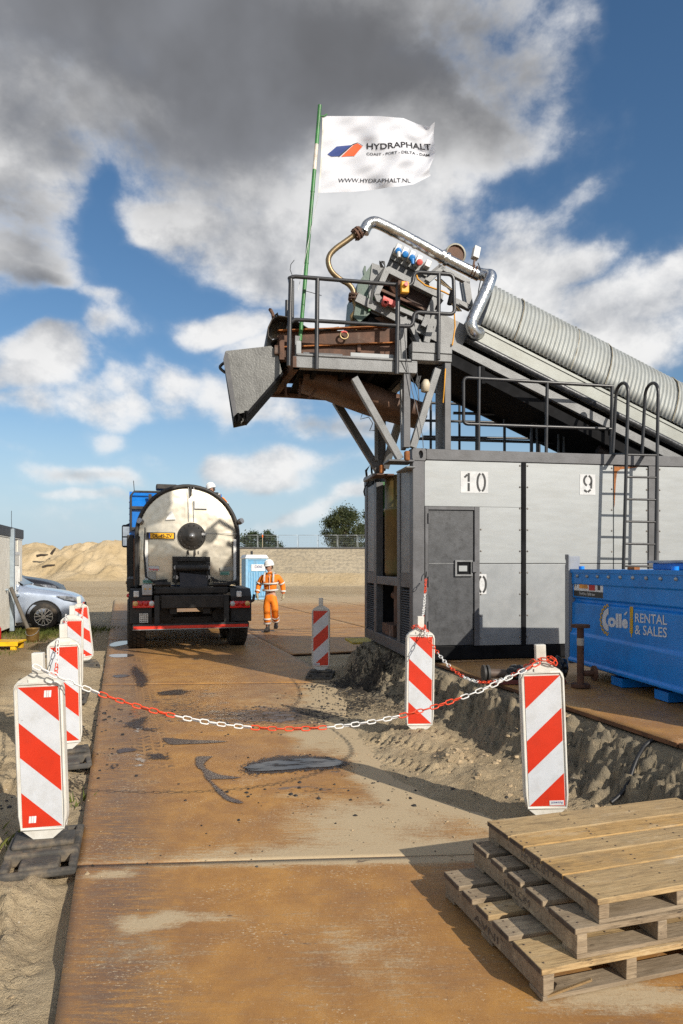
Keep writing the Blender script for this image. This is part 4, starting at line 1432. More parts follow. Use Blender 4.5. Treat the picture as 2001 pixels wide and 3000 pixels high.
def car(loc, rz, label, paint, length=4.66, width=1.80, height=1.68, rw=0.36, group='cars parked behind the cabin'):
    """faces +x; front bumper at x = 0"""
    t = thing('parked_car', label, 'car', loc, rz, group)
    L, Wd, Hh = length, width, height
    # side silhouette stations: x, z of sill, z of belt, z of top, half width at the belt
    st = [(0.00, 0.32, 0.62, 0.70, 0.60), (-0.06, 0.24, 0.70, 0.82, 0.74), (-0.22, 0.22, 0.84, 0.93, 0.84), (-0.5, 0.22, 0.93, 1.02, 0.89), (-0.95, 0.22, 0.98, 1.09, 0.90), (-1.25, 0.22, 1.02, 1.13, 0.90),
          (-1.45, 0.22, 1.04, 1.17, 0.90), (-2.05, 0.22, 1.06, 1.55, 0.90), (-2.6, 0.22, 1.07, 1.66, 0.90), (-3.3, 0.22, 1.08, 1.66, 0.90), (-4.0, 0.24, 1.09, 1.58, 0.88), (-4.45, 0.28, 1.05, 1.30, 0.84), (-4.6, 0.34, 0.95, 1.05, 0.78), (-4.66, 0.4, 0.8, 0.86, 0.7)]
    kx, kz, kw = L / 4.66, Hh / 1.68, Wd / 1.8
    mb = MB()
    rings = []
    for (x, zs, zb, zt, hw) in st:
        x, zs, zb, zt, hw = x * kx, zs * kz, zb * kz, zt * kz, hw * kw
        cab = max(0, min(1, (zt - zb - 0.15) / 0.4))
        tw_ = hw * (0.86 - 0.14 * cab)
        pr = [(-hw * 0.95, zs), (-hw * 1.0, zs + 0.12), (-hw * 1.005, (zs + zb) / 2), (-hw * 0.985, zb - 0.05), (-hw * 0.95, zb), (-tw_, zb + (zt - zb) * 0.75), (-tw_ * 0.82, zt - 0.01), (0, zt + 0.01)]
        pr = pr + [(-y, z) for y, z in pr[-2::-1]]
        rings.append([Vector((x, y, z)) for y, z in pr])
    nn = len(rings[0])
    vs = [v for r_ in rings for v in r_]
    fs = [(i * nn + j, i * nn + j + 1, (i + 1) * nn + j + 1, (i + 1) * nn + j) for i in range(len(rings) - 1) for j in range(nn - 1)]
    mb.add(vs, fs, True)
    mb.add(rings[0], [tuple(range(nn))[::-1]], False)
    mb.add(rings[-1], [tuple(range(nn))], False)
    body = mb.build('body', paint, t)
    sd = body.modifiers.new('s', 'SUBSURF')
    sd.levels = sd.render_levels = 2
    # wheel arches: dark lips over the wheel with a dark well
    for xw in (-0.92 * kx, -3.60 * kx):
        for sy in (-1, 1):
            wy = sy * (Wd / 2 - 0.10)
            mb = MB()
            pts = [(xw + (rw + 0.07) * math.cos(a), sy * (Wd / 2 + 0.004), rw + (rw + 0.07) * math.sin(a)) for a in [math.pi * i / 14 for i in range(15)]]
            mb.tube(pts, 0.018, 6)
            mb.prism([(p_[0], sy * (Wd / 2 - 0.28), p_[2]) for p_ in pts] + [(xw - rw - 0.07, sy * (Wd / 2 - 0.28), 0.22), (xw + rw + 0.07, sy * (Wd / 2 - 0.28), 0.22)], (0, sy * 0.279, 0))
            mb.build('wheel_arch', DARKP, t)
            wheel(t, (xw, sy * (Wd / 2 - 0.085), rw), rw, 0.225, sy)
    for sy in (-1, 1):
        # headlight wrapping round the corner
        mb = MB()
        hl = [(-0.10, sy * 0.78 * kw, 0.73 * kz), (-0.20, sy * 0.862 * kw, 0.76 * kz), (-0.40, sy * 0.905 * kw, 0.80 * kz), (-0.62, sy * 0.915 * kw, 0.90 * kz), (-0.40, sy * 0.890 * kw, 0.895 * kz), (-0.16, sy * 0.80 * kw, 0.85 * kz)]
        mb.prism(hl, (0.01, sy * 0.014, 0.012))
        mb.build('headlight', M('headlight_glass', (0.32, 0.33, 0.35), 0.12, 0.5, var=0.5, scale=18), t)
        mb = MB()
        mb.box((-1.62 * kx, sy * 0.95 * kw, 1.06 * kz), (-1.48 * kx, sy * 1.10 * kw, 1.22 * kz))
        mb.build('mirror', paint, t, bevel=0.04)
        mb = MB()
        wpts = [(-1.55, 1.12), (-2.12, 1.50), (-2.65, 1.585), (-3.4, 1.575), (-4.0, 1.48), (-4.2, 1.15)]
        mb.prism([(x * kx, sy * (0.80 + 0.11 * (1.6 - z)) * kw * 1.01 + sy * 0.015, z * kz) for x, z in wpts], (0, sy * 0.006, 0))
        mb.build('side_window', GLASS, t)
    mb = MB()
    mb.prism([(-1.46 * kx, -0.72 * kw, 1.185 * kz), (-1.46 * kx, 0.72 * kw, 1.185 * kz), (-2.05 * kx, 0.60 * kw, 1.565 * kz), (-2.05 * kx, -0.60 * kw, 1.565 * kz)], (0.015, 0, 0.025))
    mb.build('windscreen', GLASS, t)
    mb = MB()
    mb.box((-0.075, -0.45 * kw, 0.46 * kz), (0.012, 0.45 * kw, 0.68 * kz))
    for k in range(4):
        mb.box((0.0, -0.42 * kw, (0.49 + k * 0.05) * kz), (0.022, 0.42 * kw, (0.505 + k * 0.05) * kz))
    mb.build('grille', DARKP, t)
    mb = MB()
    mb.box((-L + 0.2, -Wd / 2 * 0.95, 0.20), (-0.12, Wd / 2 * 0.95, 0.26))
    mb.build('underbody', DARKP, t)
    return t


SILV = M('car_silver_blue', lin(186, 198, 216), 0.28, 0.55, var=0.05, bump=0, coat=0.8)
BLK = M('car_dark_grey', (0.014, 0.015, 0.019), 0.4, 0.0, var=0.1, bump=0, coat=0.25)
wc = G(120, 1836)
car((wc.x + 1.12, 19.1, -0.02), rad(15), 'silver blue car with muddy alloy wheel, nose past the site cabin', SILV)
car((P(182, 1700, 23.2).x, 23.4, 0.0), rad(14), 'dark grey car behind the silver blue one, only its bonnet showing', BLK, 4.9, 1.95, 1.98, 0.40)


# ================================================================== THE PLANT
PGREY = M('plant_paint_dark', lin(92, 92, 94), 0.48, var=0.14, dirt=(0.035, 0.032, 0.03), damt=0.5, dscale=5, bump=0.12, speck=(0.02, 0.02, 0.02), spamt=0.35)
PLIGHT = M('plant_paint_light', lin(126, 127, 127), 0.45, var=0.14, dirt=(0.06, 0.056, 0.052), damt=0.45, dscale=4, bump=0.25, bscale=90, speck=(0.05, 0.05, 0.05), spamt=0.5)
PANEL = M('panel_aluminium', lin(156, 159, 159), 0.45, 0.2, var=0.04, scale=2.5, dirt=lin(142, 142, 138), damt=0.40, dscale=2.5, bump=0.05, bscale=12, stretch=(1, 1, 5))
PANEL2 = M('panel_aluminium_low', lin(146, 149, 150), 0.45, 0.2, var=0.07, scale=4, dirt=lin(166, 167, 166), damt=0.45, dscale=6, bump=0.05, bscale=12)
DOORM = M('door_paint', lin(74, 75, 77), 0.45, var=0.18, dirt=(0.016, 0.016, 0.016), damt=0.75, dscale=11, speck=(0.02, 0.02, 0.02), spamt=0.6, bump=0.12)
BLACKM = M('black_steel', (0.012, 0.012, 0.013), 0.7, var=0.4, bump=0.15, spec=0.06)
RAILM = M('black_rail_paint', (0.030, 0.030, 0.032), 0.34, var=0.25, bump=0.06)
RUSTY = M('rusty_steel', (0.125, 0.062, 0.038), 0.75, var=0.35, scale=6, dirt=(0.03, 0.024, 0.02), damt=0.6, dscale=5, bump=0.4, col2=(0.24, 0.17, 0.13), c2lo=0.56, c2hi=0.72)
RUSTO = M('rust_orange', (0.30, 0.105, 0.025), 0.8, var=0.4, scale=14)
CORR = M('corrugated_galv', lin(168, 171, 168), 0.5, 0.12, var=0.08, scale=3, dirt=lin(150, 146, 132), damt=0.35, dscale=3, bump=0.06)
SAGE = M('sage_panel', lin(150, 153, 147), 0.5, 0.1, var=0.10, dirt=lin(110, 108, 96), damt=0.4, dscale=3)
FOIL = M('foil_lagging', (0.66, 0.66, 0.65), 0.26, 1.0, var=0.12, scale=8, dirt=(0.20, 0.19, 0.17), damt=0.35, dscale=8, bump=0.7, bscale=22)
GREEN = M('green_machine', lin(70, 92, 80), 0.45, var=0.2, dirt=(0.04, 0.04, 0.036), damt=0.5, dscale=5)
GREEN2 = M('green_paint', lin(58, 124, 62), 0.42, var=0.2, dirt=(0.03, 0.03, 0.02), damt=0.5, dscale=4)
HOSEM = M('metal_hose', lin(134, 116, 88), 0.4, 0.6, var=0.15)
WHITEB = M('white_box', (0.68, 0.68, 0.66), 0.45, var=0.1, dirt=(0.25, 0.23, 0.2), damt=0.4)
BLUES = M('socket_blue', (0.02, 0.19, 0.52), 0.35, var=0.1)
REDS = M('socket_red', (0.62, 0.10, 0.08), 0.4, var=0.15)
YELB = M('yellow_box', lin(222, 160, 30), 0.45, var=0.2)
CABLE = M('black_cable', (0.012, 0.012, 0.013), 0.5)
YCABLE = M('yellow_cable', lin(214, 150, 20), 0.5)
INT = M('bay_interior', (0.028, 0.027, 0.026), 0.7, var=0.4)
Z0, Z1, CW, CL = 0.532, 3.135, 2.85, 12.2

# ------------------------------------------------------------------ container
con = cthing('plant_container', 'long grey plant container with pale panels numbered 10 and 9', 'container', (0, 0, PLATEAU))
mb = MB()
mb.box((0.16, 0.06, Z0 + 0.12), (CL - 0.1, CW - 0.06, Z1 - 0.1))
# leave the end bay open: a recess is modelled by starting the solid core further in
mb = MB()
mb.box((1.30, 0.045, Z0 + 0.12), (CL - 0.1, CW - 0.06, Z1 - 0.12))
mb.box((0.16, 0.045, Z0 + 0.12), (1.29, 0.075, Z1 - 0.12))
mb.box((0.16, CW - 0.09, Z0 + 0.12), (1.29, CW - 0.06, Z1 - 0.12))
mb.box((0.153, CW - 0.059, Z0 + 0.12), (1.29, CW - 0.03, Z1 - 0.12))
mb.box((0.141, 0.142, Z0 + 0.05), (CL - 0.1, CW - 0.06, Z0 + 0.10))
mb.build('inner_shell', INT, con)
for (a, b) in ((0.0, 0.0), (0.0, CW - 0.15), (CL - 0.15, 0.0), (CL - 0.15, CW - 0.15)):
    MB().box((a, b, Z0 + 0.16), (a + 0.152, b + 0.15, Z1 - 0.152)).build('corner_post', PGREY, con, bevel=0.008)


def casting(a, b, z, fa):
    """corner casting: block with an oval hole in its front face"""
    w, hh, dp = 0.178, 0.150, 0.16
    mb = MB()
    n = 20
    cx, cz = a + w / 2 - 0.0, z + hh / 2
    outer, inner = [], []
    for i in range(n):
        t = 2 * math.pi * (i + 0.5) / n
        dx, dz = math.cos(t), math.sin(t)
        k = min((w / 2) / max(abs(dx), 1e-6), (hh / 2) / max(abs(dz), 1e-6))
        outer.append((cx + dx * k, b, cz + dz * k))
        inner.append((cx + dx * 0.030 + 0.02, b, cz + dz * 0.050))
    mb.add(outer + inner, [(i, (i + 1) % n, n + (i + 1) % n, n + i) for i in range(n)])
    mb.add(inner + [(p[0], b + 0.05, p[2]) for p in inner], [(i, (i + 1) % n, n + (i + 1) % n, n + i) for i in range(n)])
    mb.add([(p[0], b + 0.05, p[2]) for p in inner], [tuple(range(n))])
    mb.add([(a, b, z), (a + w, b, z), (a + w, b, z + hh), (a, b, z + hh), (a, b + dp, z), (a + w, b + dp, z), (a + w, b + dp, z + hh), (a, b + dp, z + hh)],
           [(0, 4, 5, 1), (3, 2, 6, 7), (0, 3, 7, 4), (1, 5, 6, 2), (4, 7, 6, 5)])
    return mb


casting(-0.006, -0.006, Z1 - 0.148, 1).build('corner_casting', PGREY, con)
casting(-0.006, CW - 0.15, Z1 - 0.148, 1).build('corner_casting', PGREY, con)
MB().box((0.176, 0.0, Z1 - 0.135), (CL - 0.16, 0.12, Z1)).build('top_rail', PGREY, con, bevel=0.006)
MB().box((0.16, CW - 0.12, Z1 - 0.135), (CL - 0.16, CW, Z1)).build('top_rail', PGREY, con, bevel=0.006)
MB().box((0.0, 0.0, Z0 - 0.002), (CL, 0.14, Z0 + 0.155)).build('bottom_rail', BLACKM, con, bevel=0.006)
MB().box((1.2, 0.121, Z1 - 0.06), (CL - 0.2, CW - 0.121, Z1 - 0.03)).build('roof', PGREY, con)

zs = 1.722                                           # seam between upper and lower panels
pz0, pz1 = Z0 + 0.165, Z1 - 0.142


def panel(a0, a1, z0, z1, mat, b0=0.012):
    return MB().box((a0, b0, z0), (a1, b0 + 0.03, z1)).build('wall_panel', mat, con, bevel=0.003)


panel(0.156, 1.424, 2.43, pz1, PANEL)                # above the door, full width
panel(0.866, 1.424, zs + 0.004, 2.428, PANEL)
panel(0.866, 1.424, pz0, zs - 0.004, PANEL2)
panel(1.486, 2.690, zs + 0.004, pz1, PANEL)
panel(1.486, 2.690, pz0, zs - 0.004, PANEL2)
panel(2.702, 3.186, zs + 0.004, pz1 - 0.01, PANEL)
panel(2.702, 3.186, pz0, zs - 0.004, PANEL2)
for k in range(3):
    a0 = 3.342 + k * 1.9
    panel(a0, a0 + 1.78, pz0, pz1, PANEL)
    MB().box((a0 + 1.785, -0.004, Z0 + 0.16), (a0 + 1.895, 0.05, Z1 - 0.14)).build('wall_post', PGREY, con)
MB().box((1.428, -0.004, Z0 + 0.16), (1.482, 0.05, Z1 - 0.14)).build('wall_post', BLACKM, con)
MB().box((3.190, -0.006, Z0 + 0.16), (3.338, 0.05, Z1 - 0.14)).build('wall_post', PGREY, con)
# rivets, too small to pick apart singly
mb = MB()
for a in (1.405, 1.507, 2.672, 3.17, 3.36, 0.885):
    for k in range(9):
        z = pz0 + 0.1 + k * 0.27
        if a < 1.0 and z > 2.3:
            continue
        mb.lathe([(0.0, -0.009), (0.009, -0.007), (0.013, 0.0)], (a, 0.012, z), (0, 1, 0), 8)
rv = mb.build('rivets', M('rivet', (0.30, 0.27, 0.24), 0.4, 0.7), con)
rv['kind'] = 'stuff'
# a rusty corner on the narrow panel
puddle_r = MB()
puddle_r.prism([(2.704, 0.0095, pz1 - 0.012), (3.05, 0.0095, pz1 - 0.012), (2.95, 0.0095, pz1 - 0.03), (2.80, 0.0095, pz1 - 0.045), (2.745, 0.0095, pz1 - 0.08), (2.728, 0.0095, pz1 - 0.22), (2.712, 0.0095, pz1 - 0.5), (2.704, 0.0095, pz1 - 0.55)], (0, -0.001, 0))
puddle_r.build('rust_stain', RUSTO, con)

# door in the end panel
door = MB().box((0.205, 0.016, Z0 + 0.175), (0.790, 0.05, 2.385)).build('door', DOORM, con, bevel=0.004)
MB().box((0.160, -0.004, Z0 + 0.165), (0.200, 0.05, 2.425)).build('door_frame', PGREY, con)
MB().box((0.796, -0.008, Z0 + 0.165), (0.862, 0.05, 2.425)).build('door_frame', PGREY, con, bevel=0.004)
MB().box((0.202, -0.004, 2.388), (0.794, 0.05, 2.426)).build('door_frame', PGREY, con)
mb = MB()
mb.box((0.208, 0.0125, zs - 0.004), (0.788, 0.016, zs + 0.004))
mb.build('door_seam', PLIGHT, door)
h0, h1 = A(1333, 1688), A(1384, 1641)
mb = MB()
for (x0, x1, z0, z1) in ((h0.x, h1.x, h0.z, h0.z + 0.022), (h0.x, h1.x, h1.z - 0.022, h1.z), (h0.x, h0.x + 0.022, h0.z + 0.022, h1.z - 0.022), (h1.x - 0.022, h1.x, h0.z + 0.022, h1.z - 0.022)):
    mb.box((x0, -0.012, z0), (x1, 0.0155, z1))
hb = mb.build('handle_recess', PLIGHT, door)
MB().box((h0.x + 0.022, 0.012, h0.z + 0.022), (h1.x - 0.022, 0.0152, h1.z - 0.022)).build('recess_back', BLACKM, hb)
MB().box((h0.x + 0.05, -0.004, h0.z + 0.06), (h1.x - 0.07, 0.010, h0.z + 0.13)).build('lock', PANEL, hb)
MB().box((h1.x - 0.005, -0.03, h0.z + 0.05), (h1.x + 0.05, -0.009, h1.z - 0.02)).build('latch', PGREY, door)
for z in (2.28, 0.95, 1.5):
    MB().cyl((0.203, -0.012, z - 0.06), (0.203, -0.012, z + 0.06), 0.014, n=8).build('hinge', PGREY, door)

# stencilled numbers on white squares
STW = M('stencil_white', (0.62, 0.62, 0.61), 0.6, var=0.10, dirt=lin(172, 174, 174), damt=0.8, dscale=9)
STB = M('stencil_black', (0.03, 0.03, 0.03), 0.6)


def number(text, u0, u1, v0, v1, tu0, tu1, tv0, tv1, gap):
    p0, p1 = A(u0, v1), A(u1, v0)
    o = MB().box((p0.x, 0.0085, p0.z), (p1.x, 0.0118, p1.z)).build('number_plate', STW, con)
    q0, q1 = A(tu0, tv1), A(tu1, tv0)
    w = (q1.x - q0.x) / len(text)
    hgt = q1.z - q0.z
    for i, ch in enumerate(text):
        mb = MB()
        cxx = q0.x + w * (i + 0.5)
        if ch == '1':
            mb.beam((cxx + 0.01, 0.007, q0.z), (cxx + 0.01, 0.007, q0.z + hgt * 0.45), 0.028, 0.002, (0, 1, 0))
            mb.beam((cxx + 0.01, 0.007, q0.z + hgt * 0.52), (cxx + 0.01, 0.007, q1.z), 0.028, 0.002, (0, 1, 0))
            mb.beam((cxx - 0.045, 0.007, q1.z - hgt * 0.25), (cxx - 0.008, 0.007, q1.z - 0.02), 0.024, 0.002, (0, 1, 0))
        else:
            nseg = 28
            rx, rz = (0.050, hgt / 2) if ch == '0' else (0.052, hgt * 0.30)
            cz = (q0.z + q1.z) / 2 if ch == '0' else q1.z - rz
            pts = [(cxx + rx * math.cos(2 * math.pi * k / nseg), 0.007, cz + rz * math.sin(2 * math.pi * k / nseg)) for k in range(nseg)]
            for k in range(nseg):
                if k in ((6, 7, 20, 21) if ch == '0' else (6, 7, 20, 21, 22)):
                    continue
                mb.beam(pts[k], pts[(k + 1) % nseg], 0.026, 0.002, (0, 1, 0))
            if ch == '9':
                mb.beam((cxx + 0.052, 0.007, cz - 0.01), (cxx + 0.046, 0.007, q0.z + hgt * 0.22), 0.026, 0.002, (0, 1, 0))
                mb.beam((cxx + 0.040, 0.007, q0.z + hgt * 0.15), (cxx + 0.0, 0.007, q0.z), 0.026, 0.002, (0, 1, 0))
                mb.beam((cxx - 0.01, 0.007, q0.z), (cxx - 0.05, 0.007, q0.z + hgt * 0.12), 0.026, 0.002, (0, 1, 0))
        mb.build('stencil_digit', STB, o)


number('10', 1350, 1431, 1382, 1443, 1352, 1430, 1387, 1438, 0)
number('9', 1700, 1745, 1390, 1449, 1705, 1741, 1394, 1441, 0)
number('0', 1404, 1426, 1682, 1741, 1398, 1428, 1688, 1736, 0)

# open end bay: posts, side panels, louvres, cross bar
bay = MB()
mb = MB()
mb.box((0.0, 0.142, Z0), (0.14, CW, Z0 + 0.155))
mb.build('bottom_rail', PGREY, con, bevel=0.006)
for (b0, b1) in ((0.62, 0.76), (2.0, 2.16)):
    MB().box((0.0, b0, Z0 + 0.157), (0.11, b1, 2.96)).build('bay_post', PGREY, con, bevel=0.006)
MB().box((0.004, 0.762, 1.42), (0.10, 1.998, 1.54)).build('cross_bar', PGREY, con, bevel=0.006)
for (b0, b1) in ((0.155, 0.615), (2.165, 2.695)):
    MB().box((0.015, b0, 1.60), (0.05, b1, 2.95)).build('bay_panel', PLIGHT, con, bevel=0.004)
    MB().box((0.008, b0, 1.42), (0.06, b1, 1.598)).build('bay_cross_plate', PGREY, con)
    MB().box((0.06, b0, Z0 + 0.158), (0.075, b1, 1.418)).build('louvre_back', BLACKM, con)
    mb = MB()
    k = Z0 + 0.17
    while k < 1.40:
        mb.beam((0.03, b0 + 0.005, k), (0.03, b1 - 0.005, k), 0.03, 0.006, (-0.5, 0, 1))
        k += 0.032
    lv = mb.build('louvre_slats', PGREY, con)
    lv['kind'] = 'stuff'
# what stands inside the bay
MB().box((0.07, 2.02, 2.45), (0.95, 2.64, 2.97)).build('green_cabinet', GREEN2, con, bevel=0.02)
MB().box((0.06, 2.02, Z0 + 0.16), (0.95, 2.66, 2.44)).build('black_cabinet', BLACKM, con, bevel=0.02)
mb = MB()
mb.lathe([(0, 1.55), (0.30, 1.55), (0.32, 1.6), (0.32, 2.48), (0.335, 2.49), (0.335, 2.53), (0.32, 2.54), (0.32, 3.0), (0, 3.0)], (0.37, 1.62, 0), n=28)
mb.build('vessel', M('olive_vessel', lin(98, 80, 46), 0.45, var=0.3, scale=2, dirt=lin(72, 98, 48), damt=0.8, dscale=1.6, bump=0.05), con)
mb = MB()
mb.cyl((0.26, 1.5, Z0 + 0.3), (0.26, 1.5, 1.6), 0.11, n=16)
mb.cyl((0.26, 1.1, 1.25), (0.26, 1.9, 1.25), 0.06, n=12)
mb.build('pump_column', RUSTY, con)
MB().box((0.06, 1.2, Z0 + 0.16), (0.9, 1.85, Z0 + 0.32)).build('pump_base', RUSTY, con)
mb = MB()
mb.cyl((0.1, 2.3, 2.9), (0.1, 2.3, 3.25), 0.06, n=10)
mb.tube([(-0.02, 2.55, 3.05), (-0.05, 2.5, 3.2), (0.02, 2.45, 3.3), (0.05, 2.5, 3.1)], 0.02, 6)
mb.build('hose_coil', CABLE, con)
for (u0, u1, v0, v1) in ((1064, 1090, 1386, 1412), (1160, 1190, 1365, 1386)):
    p0, p1 = S(u0, v1, -0.12), S(u1, v0, -0.12)
    bx = MB().box((-0.12, p0.y, p0.z), (0.0, p1.y, p1.z)).build('junction_box', PLIGHT, con, bevel=0.01)
MB().tube([S(1080, 1412, -0.06), S(1070, 1425, -0.1), S(1066, 1440, -0.1), S(1069, 1452, -0.06)], 0.012, 6).build('loose_cable', CABLE, con)

# ------------------------------------------------------------------ ladder on the container
lad = cthing('access_ladder', 'black tube ladder with hooped handrails fixed to the container front', 'ladder', (3.1, -0.28, PLATEAU))
bL = -0.28


def lpt(u, v, b=bL):
    return A(u, v, b)


for (ut, ub) in ((1840, 1826), (1928, 1920)):
    top, bot = lpt(ut - 0, 1160), lpt(ub, 1680)
    bot = bot + (bot - top) * ((bot.z - Z0 - 0.05) / (top.z - bot.z))
    r = 0.135
    hoop = []
    for k in range(9):
        t = math.pi * k / 8
        hoop.append(Vector((top.x - 0.0, top.y + r - r * math.cos(t), top.z + 0.06 + r * math.sin(t) * 1.0)))
    down = Vector((top.x - 0.03, top.y + 2 * r + 0.02, Z1 + 0.02))
    MB().tube([bot, top] + hoop + [down], 0.021, 10).build('rail', RAILM, lad)
    MB().beam(Vector((top.x, bL + 0.03, Z1 - 0.03)), Vector((top.x - 0.02, 0.05, Z1 + 0.012)), 0.05, 0.02).build('bracket', RAILM, lad)
for k in range(8):
    v = 1332 + k * 65.2
    MB().cyl(lpt(1839 - k * 1.9, v), lpt(1927 - k * 1.1, v + 2), 0.014, n=8).build('rung', RAILM, lad)


# ------------------------------------------------------------------ railings on the container roof
def railing(name, label, paths, posts, r=0.022):
    base = posts[0][0]
    t = cthing(name, label, 'railing', (base.x, base.y, Z1), 'guard rails on the container roof')
    for p_ in paths:
        MB().tube(p_, r, 8).build('rail', RAILM, t)
    for p0, p1 in posts:
        MB().tube([p0, p1], r, 8).build('post', RAILM, t)
    return t


bF = 0.10


def aF(u, v):
    return A(u, v, bF)


def onroof(u, b):
    p_ = A(u, 1300, b)
    return Vector((p_.x, b, Z1 - 0.03))


def soft(path, r=0.05):
    """round the corners of a tube path"""
    path = [Vector(p) for p in path]
    out = [path[0]]
    for i in range(1, len(path) - 1):
        a, b, c = path[i - 1], path[i], path[i + 1]
        d0, d1 = (a - b).normalized(), (c - b).normalized()
        rr = min(r, (a - b).length * 0.45, (c - b).length * 0.45)
        p0, p1 = b + d0 * rr, b + d1 * rr
        for k in range(5):
            t = k / 4
            out.append(p0 * (1 - t) ** 2 + b * 2 * t * (1 - t) + p1 * t * t)
    out.append(path[-1])
    return out


posts = [(onroof(1402, bF), aF(1404, 1075)), (onroof(1600, bF), aF(1603, 1119)), (onroof(1790, bF), aF(1793, 1132))]
railing('roof_railing', 'black tube railing along the front edge of the container roof',
        [soft([aF(1795, 1132), aF(1358, 1106), aF(1358, 1242), aF(1795, 1257)], 0.06)], posts)
bB = CW - 0.10


def aB(u, v):
    return A(u, v, bB)


p1_, p2_ = aB(1326, 1160), aB(1800, 1178)
posts = [(onroof(u, bB), A(u, 1136, bB)) for u in (1262, 1346, 1478, 1580, 1690)]
railing('roof_railing', 'black tube railing along the far edge of the container roof',
        [[A(1240, 1134, bB), A(1800, 1160, bB)], [A(1240, 1180, bB), A(1800, 1197, bB)], [A(1240, 1232, bB), A(1800, 1246, bB)], [A(1240, 1279, bB), A(1800, 1290, bB)]], posts)
# short middle rail and hatch loops between the two
bM = 1.4
posts = [(onroof(1556, bM), A(1556, 1222, bM)), (onroof(1396, bM), A(1396, 1212, bM)), (onroof(1478, bM), A(1478, 1216, bM))]
railing('roof_railing', 'low black tube rail across the middle of the container roof',
        [soft([A(1328, 1210, bM), A(1557, 1216, bM), A(1558, 1318, bM)], 0.05), [A(1226, 1285, bM), A(1730, 1300, bM)]], posts)
for u, lb in ((1566, 'left black hoop handle by the roof hatch'), (1645, 'right black hoop handle by the roof hatch')):
    b = 1.0
    p = onroof(u - 8, b)
    q = onroof(u + 8, b)
    top = A(u, 1236, b)
    o = MB().tube([p, (p.x, b, top.z - 0.04)] + [((p.x + q.x) / 2 - (q.x - p.x) / 2 * math.cos(t), b, top.z - 0.04 + 0.04 * math.sin(t)) for t in [math.pi * k / 6 for k in range(7)]] + [q], 0.02, 8)
    t = cthing('hatch_hoop', lb, 'handle', (p.x, b, Z1), 'hoop handles on the container roof')
    o.build('hoop', RAILM, t)

# ------------------------------------------------------------------ loading platform
DK = 4.06                                            # underside of the deck frame
plat = cthing('loading_platform', 'grey steel loading platform on braced legs above the container end', 'platform', (0.05, 0.1, Z1))
pL, pR = A(859, 1079).x, A(1223, 1090).x
MB().box((pL, 0.0, 4.055), (pR, 0.10, 4.19)).build('deck_beam', PLIGHT, plat, bevel=0.006)
MB().box((pL + 0.04, -0.01, 4.195), (pR - 0.08, 0.11, 4.225)).build('deck_edge', PLIGHT, plat, bevel=0.01)
MB().box((pL - 0.15, 1.42, 4.06), (pR, 1.52, 4.19)).build('deck_beam', RUSTY, plat)
mb = MB()
mb.beam((pL + 0.04, 0.0, 4.12), (pL - 0.12, 1.5, 4.12), 0.09, 0.13)
mb.build('end_beam', RUSTY, plat)
MB().box((pR - 0.10, 0.102, 4.06), (pR, 1.418, 4.188)).build('end_beam', PGREY, plat)
MB().box((pL + 0.1, 0.104, 4.10), (pR - 0.104, 1.416, 4.13)).build('deck', BLACKM, plat)
for k in range(4):
    a = pL + 0.25 + k * 0.36
    MB().box((a, 0.104, 4.03), (a + 0.05, 1.416, 4.098)).build('cross_member', BLACKM, plat)
# toe boards standing on the deck edge
for (u0, v0, u1, v1, m) in ((888, 1038, 1003, 1062, PGREY), (1027, 1040, 1152, 1068, PANEL2), (868, 1000, 882, 1050, PANEL2)):
    q0, q1 = A(u0, v1, 0.06), A(u1, v0, 0.06)
    mb = MB()
    mb.box((q0.x, 0.05, max(4.226, q0.z)), (q1.x, 0.07, q1.z))
    mb.build('toe_board', m, plat)
MB().box((A(868, 1000).x, 0.112, 4.13), (A(884, 1000).x, 0.16, A(880, 985, 0.12).z)).build('flag_socket', PLIGHT, plat)
# portal on the right carrying the bridge beam
q0, q1 = A(1207, 1054), A(1324, 1008)
MB().box((q0.x, -0.01, q0.z + 0.095), (q1.x, 0.16, q1.z)).build('bridge_beam', PLIGHT, plat, bevel=0.006)
MB().box((q0.x, 0.0, q0.z), (q1.x, 0.15, q0.z + 0.09)).build('bridge_beam', PLIGHT, plat, bevel=0.006)
pa, pb = A(1305, 1200).x, A(1323, 1200).x
MB().box((pa, 0.02, Z1), (pb, 0.12, q0.z - 0.002)).build('portal_post', PGREY, plat, bevel=0.005)
MB().box((q0.x, 0.02, 4.192), (q0.x + 0.075, 0.12, q0.z - 0.002)).build('portal_post', PLIGHT, plat, bevel=0.005)
pa, pb = A(1281, 1200, 0.2).x, A(1298, 1200, 0.2).x
MB().box((pa, 0.18, Z1), (pb, 0.28, q0.z - 0.002)).build('portal_post', PLIGHT, plat, bevel=0.005)
# legs and braces
brc = [((1190, 1095, 0.06), (1190, 1312, 0.06), 0.085, PGREY), ((1178, 1098, 0.30), (1182, 1318, 0.20), 0.06, PLIGHT),
       ((1037, 1108, 0.04), (1172, 1346, 0.05), 0.085, PLIGHT), ((1281, 1082, 0.06), (1208, 1312, 0.06), 0.085, PLIGHT),
       ((983, 1176, 1.45), (1108, 1378, 1.5), 0.10, PGREY), ((1117, 1110, 1.45), (1117, 1380, 1.5), 0.11, PGREY), ((1102, 1230, 1.42), (1103, 1350, 1.42), 0.05, PLIGHT),
       ((1172, 1225, 1.1), (1128, 1370, 1.45), 0.10, PLIGHT), ((1180, 1190, 0.45), (1122, 1225, 1.3), 0.05, PLIGHT)]
for (p0, p1, w, m) in brc:
    MB().beam(A(*p0), A(*p1), w, w, (0, 1, 0)).build('brace', m, plat, bevel=0.005)
MB().box((A(1095, 1385, 1.45).x, 1.3, Z1 - 0.16), (0.10, 1.7, Z1 - 0.14)).build('foot_plate', RUSTY, plat)
mb = MB()
q = A(1170, 1348, 0.1)
